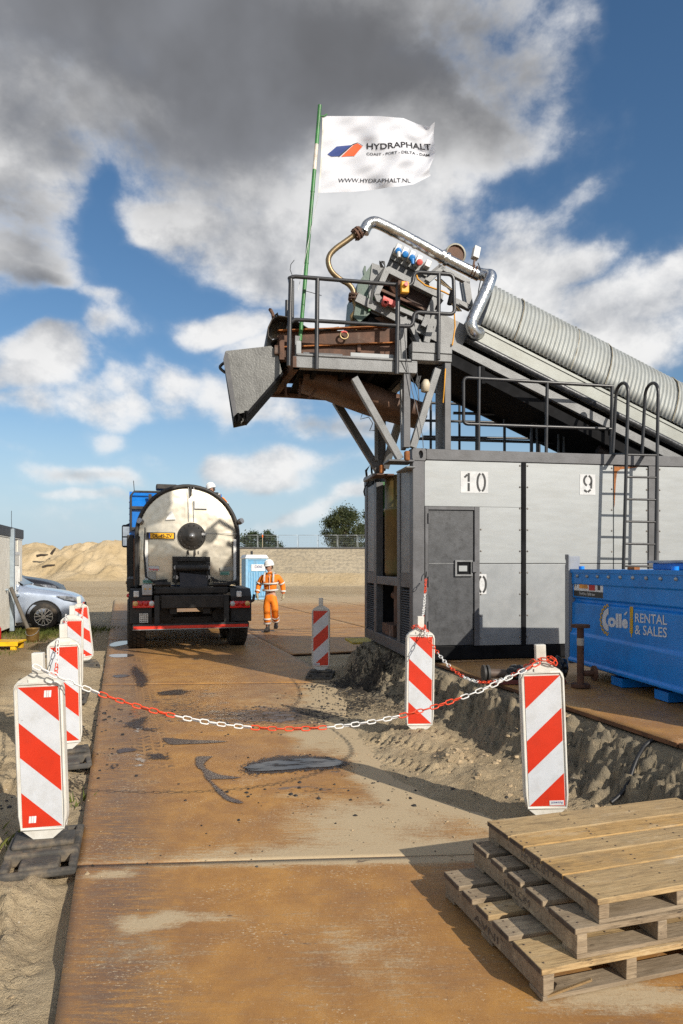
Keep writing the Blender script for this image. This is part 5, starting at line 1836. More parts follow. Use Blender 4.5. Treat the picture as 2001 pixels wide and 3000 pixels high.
mb.box((q.x - 0.16, -0.02, q.z - 0.03), (q.x + 0.16, 0.3, q.z - 0.01))
mb.build('foot_plate', PGREY, plat)
for (u, v, b) in ((1192, 1336, 0.0), (1118, 1375, 1.38)):
    q = A(u, v, b)
    MB().box((q.x - 0.03, b - 0.04, q.z - 0.06), (q.x + 0.03, b + 0.04, q.z + 0.06)).build('rusty_clamp', RUSTO, plat, bevel=0.015)
# black box hanging under the deck
q0, q1 = A(1071, 1170, 1.0), A(1126, 1112, 1.0)
MB().box((q0.x, 0.95, q0.z), (q1.x, 1.35, 4.05)).build('hanging_box', BLACKM, plat)
# cables on the portal
MB().tube([A(1222, 1090, 0.0), A(1228, 1180, -0.02), A(1212, 1120, 0.02), A(1193, 1080, 0.02), A(1187, 1000, 0.02)], 0.006, 5).build('cable', CABLE, plat)
MB().tube([A(1183, 960, -0.01), A(1192, 1060, -0.02), A(1208, 1150, -0.02), A(1225, 1210, -0.03), A(1238, 1280, -0.03), A(1240, 1312, -0.02)], 0.005, 5).build('cable', PGREY, plat)
for k in range(3):
    MB().tube([A(1222 + k * 5, 1102, 0.1), A(1218 + k * 4, 1122, 0.08), A(1228 + k * 3, 1138, 0.06), A(1240, 1136, 0.05)], 0.012, 6).build('cable', CABLE, plat)
MB().lathe([(0, 0), (0.05, 0), (0.055, 0.1), (0.03, 0.15), (0, 0.15)], A(1245, 1148, 0.04), (0.1, 0, 1), 10).build('cable_gland', M('cream_plastic', (0.6, 0.52, 0.38), 0.5), plat)
MB().tube([A(1331, 915, -0.03), A(1333, 960, -0.03), A(1325, 1012, -0.03)], 0.009, 6).build('yellow_cable', YCABLE, plat)
MB().tube([A(1305, 1080, 0.0), A(1302, 1130, 0.0), A(1298, 1180, 0.02)], 0.008, 6).build('yellow_cable', YCABLE, plat)

# platform railing
pr = cthing('platform_railing', 'black bent tube railing round the loading platform', 'railing', (pL, -0.03, 4.2))
bR = -0.03


def aR(u, v, b=bR):
    return A(u, v, b)


top = soft([aR(796, 880, 1.35), aR(845, 822), aR(860, 810), aR(1206, 837), aR(1212, 834), aR(1216, 797), aR(1330, 804), aR(1333, 921), aR(1213, 914), aR(1209, 957), aR(862, 936), aR(846, 950), aR(805, 985, 1.2)], 0.06)
MB().tube(soft([aR(850, 830, 1.2), aR(848, 815), aR(862, 810), aR(1208, 838), aR(1213, 797), aR(1328, 804), aR(1332, 921), aR(1213, 914), aR(1209, 957), aR(862, 936), aR(848, 948), aR(836, 968, 1.2)], 0.07), 0.024, 8).build('rail', RAILM, pr)
for (u0, v0, u1, v1, r) in ((852, 818, 846, 1072, 0.027), (930, 817, 927, 1082, 0.027), (1166, 836, 1162, 1096, 0.030), (1286, 800, 1284, 1054, 0.026)):
    MB().tube([aR(u0, v0), aR(u1, v1)], r, 8).build('post', RAILM, pr)
MB().tube([A(841, 880, 1.2), A(838, 1090, 1.2)], 0.026, 8).build('post', RAILM, pr)
MB().tube([A(857, 823, 0.5), A(856, 1072, 0.5)], 0.022, 8).build('post', RAILM, pr)
q = aR(1176, 848)
yb = MB().box((q.x - 0.055, -0.10, q.z - 0.10), (q.x + 0.045, -0.055, q.z + 0.08)).build('switch_plate', RUSTY, pr)
yb2 = MB().box((q.x - 0.035, -0.17, q.z - 0.09), (q.x + 0.06, -0.102, q.z + 0.045)).build('emergency_switch', YELB, pr, bevel=0.01)
MB().cyl((q.x + 0.015, -0.172, q.z + 0.0), (q.x + 0.015, -0.205, q.z + 0.0), 0.025, n=12).build('button', REDS, yb2)
MB().tube([aR(1168, 870), aR(1172, 960), aR(1176, 1060, 0.0), aR(1190, 1090, 0.0)], 0.006, 5).build('cable', CABLE, pr)

# ------------------------------------------------------------------ rusty hopper box on the deck
hop = cthing('rusty_hopper', 'rusty plate hopper box standing on the loading platform', 'hopper', (-1.3, 0.3, 4.19))
hb0, hb1 = 0.28, 1.25
tl, tr_ = A(820, 976, hb0), A(1160, 962, hb0)
zmid0, zmid1 = A(820, 1018, hb0).z, A(1160, 1005, hb0).z
zbot = 4.20
rows = [(tl.z, tr_.z, zmid0, zmid1), (zmid0 - 0.012, zmid1 - 0.012, zbot, zbot)]
for (z0l, z0r, z1l, z1r) in rows:
    MB().prism([(tl.x, hb0, z0l), (tr_.x, hb0, z0r), (tr_.x, hb0, z1r), (tl.x, hb0, z1l)], (0, 0.03, 0)).build('side_plate', RUSTY, hop)
MB().prism([(tl.x, hb1, tl.z), (tr_.x, hb1, tr_.z), (tr_.x, hb1, zbot), (tl.x, hb1, zbot)], (0, 0.03, 0)).build('side_plate', RUSTY, hop)
MB().box((tl.x - 0.03, hb0, zbot), (tl.x - 0.002, hb1 + 0.03, tl.z - 0.03)).build('end_plate', RUSTY, hop)
MB().beam((tl.x - 0.03, hb0 - 0.03, tl.z + 0.012), (tr_.x - 0.1, hb0 - 0.03, tr_.z + 0.006), 0.08, 0.012).build('top_flange', RUSTO, hop)
MB().beam((tl.x + 0.02, hb0 - 0.02, zmid0 - 0.004), (tr_.x - 0.02, hb0 - 0.02, zmid1 - 0.004), 0.05, 0.014).build('rib', RUSTO, hop)
for (u0, u1, v0, v1) in ((818, 832, 985, 1068), (852, 866, 995, 1060)):
    q0, q1 = A(u0, v1, hb0 - 0.03), A(u1, v0, hb0 - 0.03)
    MB().box((q0.x, hb0 - 0.08, 4.20), (q1.x, hb0 - 0.002, q1.z)).build('stiffener', RUSTY, hop)
for (u, v) in ((1052, 1022), (1052, 1010)):
    q = A(u, v, hb0 - 0.03)
    MB().box((q.x - 0.025, hb0 - 0.035, q.z - 0.04), (q.x + 0.025, hb0 - 0.002, q.z + 0.03)).build('toggle_clamp', RUSTY, hop, bevel=0.01)
MB().box((tl.x + 0.05, hb0 + 0.04, tl.z - 0.2), (tr_.x - 0.05, hb1 - 0.01, tl.z - 0.17)).build('hopper_floor', BLACKM, hop)
q = A(1008, 978, hb0 - 0.06)
shk = cthing('lifting_shackle', 'red and bronze lifting shackle resting on the rusty hopper rim', 'shackle', (q.x, q.y, q.z))
MB().tube([q + Vector((0.05 * math.cos(t), 0, 0.045 * math.sin(t) - 0.02)) for t in [math.pi * 0.75 + 1.5 * math.pi * k / 12 for k in range(13)]], 0.013, 7).build('bow', M('bronze', (0.32, 0.24, 0.12), 0.45, 0.6), shk)
MB().tube([q + Vector((0.05 * math.cos(t), -0.002, 0.045 * math.sin(t) - 0.02)) for t in [math.pi * 0.25 + 0.5 * math.pi * k / 6 for k in range(7)]], 0.014, 7).build('pin', REDS, shk)
# curled rubber flap at the left end
flap = cthing('rubber_flap', 'curled black rubber flap over the left end of the hopper', 'flap', (tl.x, 0.4, tl.z))


def flapfn(s_, t_):
    pts = [A(990, 968, 0.3), A(940, 976, 0.3), A(900, 972, 0.3), A(872, 955, 0.3), A(845, 940, 0.3), A(815, 935, 0.3), A(797, 945, 0.3), A(786, 968, 0.3), A(786, 992, 0.3), A(797, 1004, 0.3), A(812, 998, 0.3)]
    x = s_ * (len(pts) - 1)
    i = min(int(x), len(pts) - 2)
    p_ = pts[i].lerp(pts[i + 1], x - i)
    return Vector((p_.x, 0.22 + 0.85 * t_, p_.z + 0.01))


mb = MB()
mb.grid(flapfn, 40, 4)
fo = mb.build('flap', M('black_rubber', (0.03, 0.026, 0.023), 0.6, var=0.4, dirt=(0.13, 0.085, 0.05), damt=0.5), flap)
sm = fo.modifiers.new('sol', 'SOLIDIFY')
sm.thickness = 0.012
MB().tube([A(800, 936, 0.6), A(806, 925, 0.6), A(812, 918, 0.6), A(814, 930, 0.6)], 0.016, 7).build('hook', BLACKM, flap)
MB().tube([A(801, 938, 0.5), A(799, 920, 0.5), A(792, 908, 0.5), A(788, 905, 0.5)], [0.02, 0.022, 0.024, 0.016], 7).build('lever', RUSTY, flap)

# ------------------------------------------------------------------ discharge chute
CHM = M('chute_steel', lin(112, 112, 109), 0.42, 0.1, var=0.12, dirt=(0.055, 0.053, 0.05), damt=0.5, dscale=6, bump=0.5, bscale=45, speck=(0.10, 0.10, 0.095), spamt=0.35)
chu = cthing('discharge_chute', 'speckled grey discharge chute hanging off the left end of the platform', 'chute', (-2.0, 0.2, 3.5))
b0c, b1c = 0.18, 0.98
prof = [(662, 1030), (796, 1015), (812, 1030), (826, 1090), (726, 1206), (690, 1214)]
pts0 = [A(u, v, b0c) for u, v in prof]
MB().prism(pts0, (0, 0.012, 0)).build('side_plate', CHM, chu, bevel=0.003)
MB().prism([p_ + Vector((0, b1c - b0c, 0)) for p_ in pts0], (0, 0.012, 0)).build('side_plate', CHM, chu)


def strip(i, j, name, mat, w0=b0c + 0.013, w1=b1c - 0.001, th=0.012):
    p_, q_ = pts0[i], pts0[j]
    d_ = (q_ - p_).normalized()
    n_ = Vector((-d_.z, 0, d_.x)) * th
    mb = MB()
    a_, b_ = Vector((p_.x, w0, p_.z)), Vector((q_.x, w0, q_.z))
    mb.prism([a_, b_, b_ + n_, a_ + n_], (0, w1 - w0, 0))
    return mb.build(name, mat, chu)


strip(0, 1, 'top_plate', CHM)
strip(5, 0, 'front_plate', BLACKM)
strip(3, 4, 'back_plate', BLACKM)
mb = MB()
mb.prism([A(654, 1054, b0c - 0.01), A(660, 1031, b0c - 0.01), A(668, 1040, b0c - 0.01), A(694, 1212, b0c - 0.01), A(684, 1222, b0c - 0.01)], (0, -0.02, 0))
mb.build('edge_flange', PGREY, chu)
mb = MB()
mb.prism([A(826, 1090, b0c - 0.004), A(830, 1096, b0c - 0.004), A(728, 1214, b0c - 0.004), A(724, 1207, b0c - 0.004)], (0, -0.012, 0))
mb.build('edge_flange', BLACKM, chu)
mb = MB()
rnd = random.Random(4)
for k in range(16):
    t = k / 15
    p_ = pts0[4].lerp(pts0[5], t) + Vector((0, rnd.uniform(0.0, 0.1), 0))
    mb.cyl(p_ + Vector((0, 0, 0.01)), p_ + Vector((rnd.uniform(-0.02, 0.02), 0, -rnd.uniform(0.03, 0.11))), rnd.uniform(0.012, 0.03), 0.006, 6)
mb.build('tar_drips', BLACKM, chu)
MB().tube(soft([A(660, 1060, 0.3), A(640, 1076, 0.3), A(660, 1092, 0.3)], 0.05), 0.018, 8).build('handle', RAILM, chu)
q = A(812, 1020, b0c - 0.02)
MB().box((q.x - 0.035, b0c - 0.05, q.z - 0.08), (q.x + 0.03, b0c - 0.003, q.z + 0.03)).build('hinge_lug', RUSTY, chu, bevel=0.01)

# ------------------------------------------------------------------ brown return chute below the deck
rc = cthing('return_chute', 'curved brown steel chute hanging under the loading platform', 'chute', (-0.8, 0.7, 3.3))
BRN = M('brown_chute', (0.115, 0.058, 0.036), 0.6, var=0.4, scale=3, dirt=(0.20, 0.12, 0.08), damt=0.5, dscale=3, bump=0.2)
cent = [A(880, 1112, 0.75), A(960, 1132, 0.75), A(1040, 1160, 0.75), A(1120, 1190, 0.75), A(1230, 1222, 0.75)]


def rcf(s_, t_):
    x = s_ * 4
    i = min(int(x), 3)
    p_ = cent[i].lerp(cent[i + 1], x - i)
    h_ = 0.075 + 0.02 * math.sin(s_ * math.pi)
    pr_ = [(0.30, 1.1), (0.33, -0.6), (0.22, -1.0), (-0.22, -1.0), (-0.33, -0.6), (-0.30, 1.1)]
    y = t_ * 5
    j = min(int(y), 4)
    a_ = pr_[j][0] + (pr_[j + 1][0] - pr_[j][0]) * (y - j)
    z_ = pr_[j][1] + (pr_[j + 1][1] - pr_[j][1]) * (y - j)
    return Vector((p_.x, p_.y - a_, p_.z + z_ * h_ * 1.3))


mb = MB()
mb.grid(rcf, 24, 10)
ro = mb.build('trough', BRN, rc)
sm = ro.modifiers.new('sol', 'SOLIDIFY')
sm.thickness = 0.015
mb = MB()
mb.beam(A(800, 1158, 1.35), A(880, 1160, 1.2), 0.03, 0.03)
mb.beam(A(838, 1155, 1.3), A(960, 1166, 0.9), 0.03, 0.03)
mb.beam(A(798, 1158, 1.4), A(965, 1170, 1.1), 0.05, 0.03)
mb.build('hanger_frame', RUSTY, rc)
for (u0, v0, u1, v1) in ((880, 1108, 878, 1160), (905, 1168, 950, 1110), (836, 1120, 838, 1160)):
    MB().beam(A(u0, v0, 0.6), A(u1, v1, 0.6), 0.03, 0.03).build('hanger', RUSTY, rc)
MB().tube([A(1063, 1208, 0.3), A(1056, 1228, 0.3), A(1080, 1222, 0.3), A(1092, 1240, 0.3), A(1083, 1262, 0.3), A(1098, 1261, 0.3)], 0.006, 5).build('loose_cable', CABLE, rc)


# ================================================================== INCLINED CONVEYOR
SLP = -0.4227                                        # fall per metre towards the right
CB = 0.35                                            # plane of its near side
CBW = 1.15                                           # its width
dirc = Vector((1, 0, SLP)).normalized()
nrc = Vector((-dirc.z, 0, dirc.x))                   # upward normal inside the side plane
c0 = A(1394, 950, CB)                                # upper left corner of the pale side panel
conv = cthing('inclined_conveyor', 'long inclined conveyor under a ribbed half round cover', 'conveyor', (4.0, CB + CBW / 2, Z1))


def cv(s_, n_, b_=CB):
    p_ = c0 + dirc * s_ + nrc * n_
    return Vector((p_.x, b_, p_.z))


LC = 9.5
bm_ = CB + CBW / 2
# side panel, frame beams, belt underside
MB().prism([cv(0, 0), cv(LC, 0), cv(LC, -0.20), cv(0.0, -0.20)], (0, 0.03, 0)).build('side_panel', SAGE, conv)
MB().prism([cv(0, 0, CB - 0.012), cv(LC, 0, CB - 0.012), cv(LC, -0.035, CB - 0.012), cv(0.0, -0.035, CB - 0.012)], (0, 0.011, 0)).build('panel_lip', SAGE, conv)
MB().tube([cv(-0.05, -0.235, CB + 0.0), cv(LC, -0.235, CB + 0.0)], 0.045, 12).build('lagged_pipe', M('black_lagging', (0.03, 0.032, 0.036), 0.35, 0.2, var=0.3, dirt=(0.25, 0.25, 0.25), damt=0.25, dscale=9, bump=0.5, bscale=20), conv)
MB().prism([cv(-1.55, -0.33), cv(LC, -0.36), cv(LC, -0.47), cv(-1.55, -0.44)], (0, 0.06, 0)).build('stringer_beam', PLIGHT, conv, bevel=0.005)
MB().prism([cv(-0.62, -0.06, CB + 0.03), cv(-0.05, -0.06, CB + 0.03), cv(-0.05, -0.33, CB + 0.03), cv(-0.62, -0.33, CB + 0.03)], (0, 0.02, 0)).build('head_plate', PLIGHT, conv)
MB().prism([cv(-1.5, -0.30, CB + CBW), cv(LC, -0.30, CB + CBW), cv(LC, -0.62, CB + CBW), cv(-1.5, -0.62, CB + CBW)], (0, 0.06, 0)).build('stringer_beam', BLACKM, conv)
MB().prism([cv(-1.3, -0.50, CB + 0.08), cv(LC, -0.50, CB + 0.08), cv(LC, -0.58, CB + 0.08), cv(-1.3, -0.58, CB + 0.08)], (0, CBW - 0.1, 0)).build('belt', BLACKM, conv)
MB().prism([cv(-1.3, -0.12, CB + 0.08), cv(LC, -0.12, CB + 0.08), cv(LC, -0.16, CB + 0.08), cv(-1.3, -0.16, CB + 0.08)], (0, CBW - 0.1, 0)).build('carrying_deck', BLACKM, conv)
MB().prism([cv(-0.62, -0.475, CB + 0.01), cv(LC, -0.70, CB + 0.01), cv(LC, -0.76, CB + 0.01), cv(-0.62, -0.62, CB + 0.01)], (0, 0.05, 0)).build('lower_chord', BLACKM, conv)
for k in range(9):
    s_ = 0.3 + k * 0.95
    MB().beam(cv(s_, -0.45, CB + 0.02), cv(s_ + 0.1, -0.66, CB + 0.02), 0.05, 0.03, (0, 1, 0)).build('chord_strut', BLACKM, conv)
q = cv(2.35, -0.70, CB + 0.2)
mb = MB()
pts_ = [q + dirc * (k * 0.02) + Vector((0, 0.05 * math.cos(k * 1.3), 0.05 * math.sin(k * 1.3))) for k in range(30)]
mb.tube(pts_, 0.014, 6)
mb.cyl(q - dirc * 0.05, q + dirc * 0.65, 0.06, n=10)
mb.build('return_roller', M('dark_roller', (0.03, 0.018, 0.016), 0.6), conv)

# corrugated half round cover in sheets
RCV = CBW / 2 + 0.01
sheets = [(0.06, 0.55), (0.56, 1.42), (1.43, 1.95), (1.96, 3.05), (3.06, 4.45), (4.46, 5.9), (5.91, 7.4), (7.41, 8.9)]
mats = [CORR, CORR, CORR, CORR, CORR, CORR, CORR, CORR]
for i, (s0, s1) in enumerate(sheets):
    mb = MB()
    ns = max(6, int((s1 - s0) / 0.0102))
    na = 14
    dr_ = 0.004 * ((i % 3) - 1)

    def cf(u_, v_):
        s_ = s0 + (s1 - s0) * u_
        t = math.pi * v_
        rr = RCV + dr_ + 0.015 * math.sin(s_ / 0.061 * 2 * math.pi)
        return cv(s_, 0.03 + rr * math.sin(t) * 1.38, bm_ - rr * math.cos(t))
    mb.grid(cf, ns, na)
    o = mb.build('cover_sheet', mats[i], conv)
    sm = o.modifiers.new('sol', 'SOLIDIFY')
    sm.thickness = 0.006
    mb = MB()
    mb.tube([cv(s1, 0.03 + (RCV + 0.016) * math.sin(math.pi * k / 10) * 1.38, bm_ - (RCV + 0.016) * math.cos(math.pi * k / 10)) for k in range(11)], 0.005, 5)
    mb.build('sheet_joint', M('joint_sealant', lin(158, 150, 128), 0.6, dirt=(0.2, 0.11, 0.05), damt=0.6, dscale=12), conv)
# end shadow gap of the cover
MB().prism([cv(0.07, 0.03 + (RCV - 0.03) * math.sin(math.pi * k / 12) * 1.38, bm_ - (RCV - 0.03) * math.cos(math.pi * k / 12)) for k in range(13)], dirc * 0.02).build('cover_end', PGREY, conv)

# ------------------------------------------------------------------ head frame with drive
head = cthing('conveyor_head', 'grey head frame and drive box at the upper end of the conveyor', 'conveyor head', (-0.3, 0.8, 4.4))


def hb(u, v, b=CB):
    return A(u, v, b)


def plate_px(name, mat, pts, b, th, parent=head, bevel=0.0):
    return MB().prism([A(u, v, b) for u, v in pts], (0, th, 0)).build(name, mat, parent, bevel=bevel)


# front face box of the head (rounded rectangle opening with dark inside)
plate_px('frame_beam', PLIGHT, [(1126, 786), (1140, 780), (1300, 862), (1296, 878), (1140, 800)], 0.30, 0.10, bevel=0.006)
plate_px('frame_beam', PLIGHT, [(1126, 786), (1140, 800), (1110, 866), (1096, 862)], 0.30, 0.10, bevel=0.006)
plate_px('frame_beam', PLIGHT, [(1096, 862), (1110, 860), (1122, 876), (1260, 936), (1254, 946), (1104, 882)], 0.30, 0.10, bevel=0.006)
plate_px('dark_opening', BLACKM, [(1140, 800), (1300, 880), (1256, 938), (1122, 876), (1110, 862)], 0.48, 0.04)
plate_px('cover_plate', PLIGHT, [(1130, 800), (1150, 798), (1160, 820), (1146, 838), (1126, 828)], 0.40, 0.03)
for k, m in ((0, RUSTY), (1, BLACKM), (2, RUSTY), (3, GREEN2)):
    plate_px('guide_bar', m, [(1112 + k * 6, 842 + k * 7), (1258, 908 + k * 9), (1256, 914 + k * 9), (1110 + k * 6, 849 + k * 7)], 0.36 + 0.03 * k, 0.03)
c_ = A(1170, 838, 0.40)
MB().lathe([(0.0, -0.05), (0.05, -0.05), (0.05, -0.02), (0.12, -0.02), (0.13, 0.0), (0.13, 0.06), (0, 0.06)], c_, (0, 1, 0), 20).build('drum_bearing', RUSTY, head)
plate_px('drum', M('dark_rust', (0.05, 0.025, 0.018), 0.7), [(1196, 836), (1262, 866), (1250, 905), (1190, 880)], 0.44, 0.03)
# red tensioner
plate_px('tensioner', REDS, [(1124, 866), (1162, 884), (1158, 898), (1122, 882)], 0.24, 0.06)
c_ = A(1128, 888, 0.22)
MB().lathe([(0.02, -0.03), (0.045, -0.03), (0.045, 0.03), (0.02, 0.03), (0.02, -0.03)], c_, (0, 1, 0), 14).build('tensioner_eye', REDS, head)
# green gearbox housing
gbx = [(1090, 774), (1052, 820), (1046, 880), (1038, 926), (1056, 946), (1086, 920), (1100, 865), (1126, 790)]
p_ = [A(u, v, 0.42) for u, v in gbx]
MB().prism([A(u, v, 0.40) for u, v in ((1090, 772), (1048, 830), (1044, 880), (1036, 928), (1054, 944), (1084, 918), (1086, 840), (1094, 774))], (0, 0.75, 0)).build('gearbox', GREEN, head, bevel=0.015)
plate_px('gearbox_side', PLIGHT, [(1090, 770), (1128, 782), (1098, 850), (1084, 912), (1080, 850)], 0.385, 0.03)
plate_px('gearbox_lug', GREEN, [(1066, 808), (1064, 790), (1068, 778), (1072, 780), (1072, 800)], 0.55, 0.05)
plate_px('green_guard', GREEN2, [(1082, 872), (1096, 868), (1092, 905), (1080, 912)], 0.36, 0.02)
mb = MB()
for k in range(5):
    mb.tube([A(1116 + k * 2, 784, 0.3), A(1112, 772 - k * 2, 0.28), A(1122 + k, 770 - k, 0.27), A(1128, 780, 0.28), A(1112 - k * 2, 812, 0.27), A(1100 - k * 2, 832, 0.27), A(1092 - k, 862, 0.26), A(1090 - k * 2, 890, 0.26)], 0.007, 5)
mb.build('cable_bundle', CABLE, head)
# black spill guard below
plate_px('spill_guard', BLACKM, [(1096, 884), (1130, 902), (1160, 910), (1190, 946), (1128, 950), (1052, 944)], 0.55, 0.5)
plate_px('spill_guard', RUSTY, [(1098, 930), (1158, 920), (1160, 970), (1096, 966)], 0.45, 0.3)
# triangular pipe supports
for (pts_q, m) in (([(1246, 818), (1295, 778), (1306, 784), (1260, 826)], PLIGHT), ([(1295, 776), (1378, 820), (1376, 832), (1292, 788)], PLIGHT), ([(1358, 826), (1376, 824), (1386, 892), (1370, 900)], PLIGHT), ([(1334, 872), (1386, 896), (1378, 908), (1330, 886)], PLIGHT)):
    plate_px('pipe_support', m, pts_q, 0.34, 0.07, bevel=0.005)
    plate_px('pipe_support', PGREY, [(u - 8, v - 4) for u, v in pts_q], 1.30, 0.07)
for (pts_q, b_) in (([(1268, 868), (1286, 876), (1250, 960), (1234, 952)], 0.28), ([(1254, 948), (1272, 956), (1258, 1004), (1242, 1000)], 0.24), ([(1196, 946), (1206, 940), (1236, 1004), (1224, 1008)], 0.28)):
    plate_px('head_strut', PLIGHT, pts_q, b_, 0.08, bevel=0.005)
plate_px('head_post', PLIGHT, [(1168, 934), (1192, 926), (1192, 1060), (1168, 1060)], 0.14, 0.08, bevel=0.005)
MB().tube([A(1316, 892, 0.2), A(1326, 852, 0.2)], 0.03, 10).build('damper', BLACKM, head)
MB().tube([A(1218, 800, 0.24), A(1224, 818, 0.22), A(1246, 836, 0.22), A(1300, 855, 0.22), A(1325, 868, 0.22), A(1333, 915, 0.1)], 0.011, 6).build('yellow_cable', YCABLE, head)
for k in range(4):
    MB().tube([A(1274 + 6 * k, 818, 0.3), A(1300 + 8 * k, 836 + 4 * k, 0.28), A(1326, 850 + 8 * k, 0.27), A(1322 + 4 * k, 890, 0.27), A(1340 + 4 * k, 912, 0.3)], 0.009, 5).build('cable', CABLE if k % 2 else HOSEM, head)

# socket board
sb = cthing('socket_board', 'grey board with white socket boxes with blue and red caps on the conveyor head', 'socket board', (0, 0.5, 5.1))
plate_px('board', PLIGHT, [(1142, 756), (1154, 724), (1262, 778), (1250, 810)], 0.50, 0.02, parent=sb)
plate_px('board_foot', PGREY, [(1142, 757), (1250, 811), (1262, 846), (1130, 786)], 0.53, 0.02, parent=sb)
for i, (u, v, m) in enumerate(((1164, 732, BLUES), (1184, 742, BLUES), (1204, 752, BLUES), (1225, 765, REDS), (1252, 776, None))):
    q = A(u, v, 0.44)
    rr = Matrix.Rotation(rad(22), 3, 'Y')
    bx = MB().obox(q, rr @ Vector((0.036, 0, 0)), Vector((0, 0.05, 0)), rr @ Vector((0, 0, 0.062 if m else 0.045))).build('socket_box', WHITEB, sb, bevel=0.008)
    if m:
        e = q + Vector((-0.005, -0.055, -0.045))
        MB().lathe([(0.0, -0.055), (0.028, -0.055), (0.040, -0.05), (0.040, -0.02), (0.036, 0.0), (0.036, 0.02)], e, (0.1, 1, 0.3), 16).build('socket_cap', m, bx)
        if i in (0, 2):
            MB().tube([e + Vector((0, -0.03, -0.03)), e + Vector((0.0, -0.05, -0.10))], [0.028, 0.018], 10).build('plug', WHITEB if i == 0 else BLUES, bx)
            MB().tube([e + Vector((0.0, -0.05, -0.10)), e + Vector((0.02, -0.03, -0.17)), e + Vector((0.10, 0.0, -0.20)), e + Vector((0.16, 0.04, -0.17))], 0.008, 6).build('lead', CABLE, bx)

# ------------------------------------------------------------------ lagged pipe over the head
pipe = cthing('lagged_pipe', 'silver foil lagged pipe running down over the conveyor head', 'pipe', (0.3, 0.6, 5.0))
bP = 0.45
elb = [A(1066, 680, bP), A(1078, 656, bP), A(1098, 650, bP), A(1125, 662, bP)]
run = soft(elb, 0.08) + [A(1180, 690, bP), A(1240, 722, bP), A(1300, 756, bP), A(1404, 808, bP)]
MB().tube(run, 0.072, 18).build('main_run', FOIL, pipe)
for (u, v, r) in ((1150, 675, 0.074), (1218, 711, 0.075), (1308, 760, 0.088), (1296, 752, 0.085)):
    q = A(u, v, bP)
    d_ = (A(u + 20, v + 10.5, bP) - q).normalized()
    MB().tube([q - d_ * 0.02, q + d_ * 0.02], r + 0.002, 18).build('lagging_band', FOIL, pipe)
q = A(1395, 800, bP)
MB().tube(soft([A(1392, 800, 0.5), A(1420, 806, 0.40), A(1440, 806, 0.30), A(1430, 838, 0.24), A(1378, 950, 0.24), A(1388, 978, 0.26), A(1404, 976, 0.36)], 0.11), 0.078, 18).build('down_run', FOIL, pipe)
for (u, v) in ((1424, 852), (1400, 902), (1384, 938)):
    q = A(u, v, 0.24)
    d_ = (A(1378, 950, 0.24) - A(1430, 838, 0.24)).normalized()
    MB().tube([q - d_ * 0.012, q + d_ * 0.012], 0.081, 18).build('lagging_band', FOIL, pipe)
for (u, v) in ((1390, 798), (1382, 794)):
    q = A(u, v, bP)
    d_ = (A(u + 20, v + 10.5, bP) - q).normalized()
    MB().tube([q - d_ * 0.008, q + d_ * 0.008], 0.086, 16).build('clamp', RUSTY, pipe)
# flanged joint and bent metal hose
hose = cthing('flexible_hose', 'bent bronze metal hose with rusty flanges hanging from the lagged pipe', 'hose', (-0.9, 0.45, 5.2))


def flange(q, d_, r, mat, parent, n=8):
    d_ = Vector(d_).normalized()
    q = Vector(q)
    mb = MB()
    for o in (-0.022, 0.022):
        mb.lathe([(0.0, -0.012), (r, -0.012), (r, 0.012), (0, 0.012)], q + d_ * o, d_, 18, False)
    ob = mb.build('flange', mat, parent)
    ref = Vector((0, 1, 0))
    x = d_.cross(ref).normalized()
    y = d_.cross(x)
    mb = MB()
    for k in range(n):
        t = 2 * math.pi * k / n
        c = q + (x * math.cos(t) + y * math.sin(t)) * r * 0.78
        mb.cyl(c - d_ * 0.055, c + d_ * 0.055, 0.011, n=6)
    mb.build('bolts', mat, ob)
    return ob


f1, f2 = A(1047, 684, bP), A(1038, 872, bP)
d1 = (A(1060, 676, bP) - A(1035, 694, bP)).normalized()
flange(f1, d1, 0.080, RUSTY, hose)
flange(A(1062, 674, bP), d1, 0.055, PGREY, hose, 4)
flange(f2, (0.1, 0, 1), 0.078, RUSTY, hose)
pth = [f1, A(1034, 692, bP), A(1012, 708, bP), A(984, 728, bP), A(966, 748, bP), A(962, 770, bP), A(972, 796, bP), A(996, 818, bP), A(1020, 832, bP), A(1034, 850, bP), A(1038, 872, bP)]
sm_ = []
for i in range(len(pth) - 1):
    P0, P1, P2, P3 = pth[max(i - 1, 0)], pth[i], pth[i + 1], pth[min(i + 2, len(pth) - 1)]
    for k in range(5):
        t = k / 5
        sm_.append(0.5 * ((2 * P1) + (P2 - P0) * t + (2 * P0 - 5 * P1 + 4 * P2 - P3) * t * t + (3 * P1 - P0 - 3 * P2 + P3) * t ** 3))
sm_.append(pth[-1])
MB().tube(sm_, [0.034 + 0.0015 * (k % 2) for k in range(len(sm_))], 14).build('hose', HOSEM, hose)
MB().tube([A(1038, 876, bP), A(1044, 896, bP), A(1042, 914, bP), A(1030, 926, bP), A(1032, 950, 0.5), A(1044, 968, 0.55)], [0.035, 0.038, 0.034, 0.026, 0.02, 0.016], 10).build('elbow', M('rusty_elbow', lin(150, 132, 92), 0.7, var=0.35, scale=25, dirt=(0.28, 0.12, 0.04), damt=0.9, dscale=18), hose)
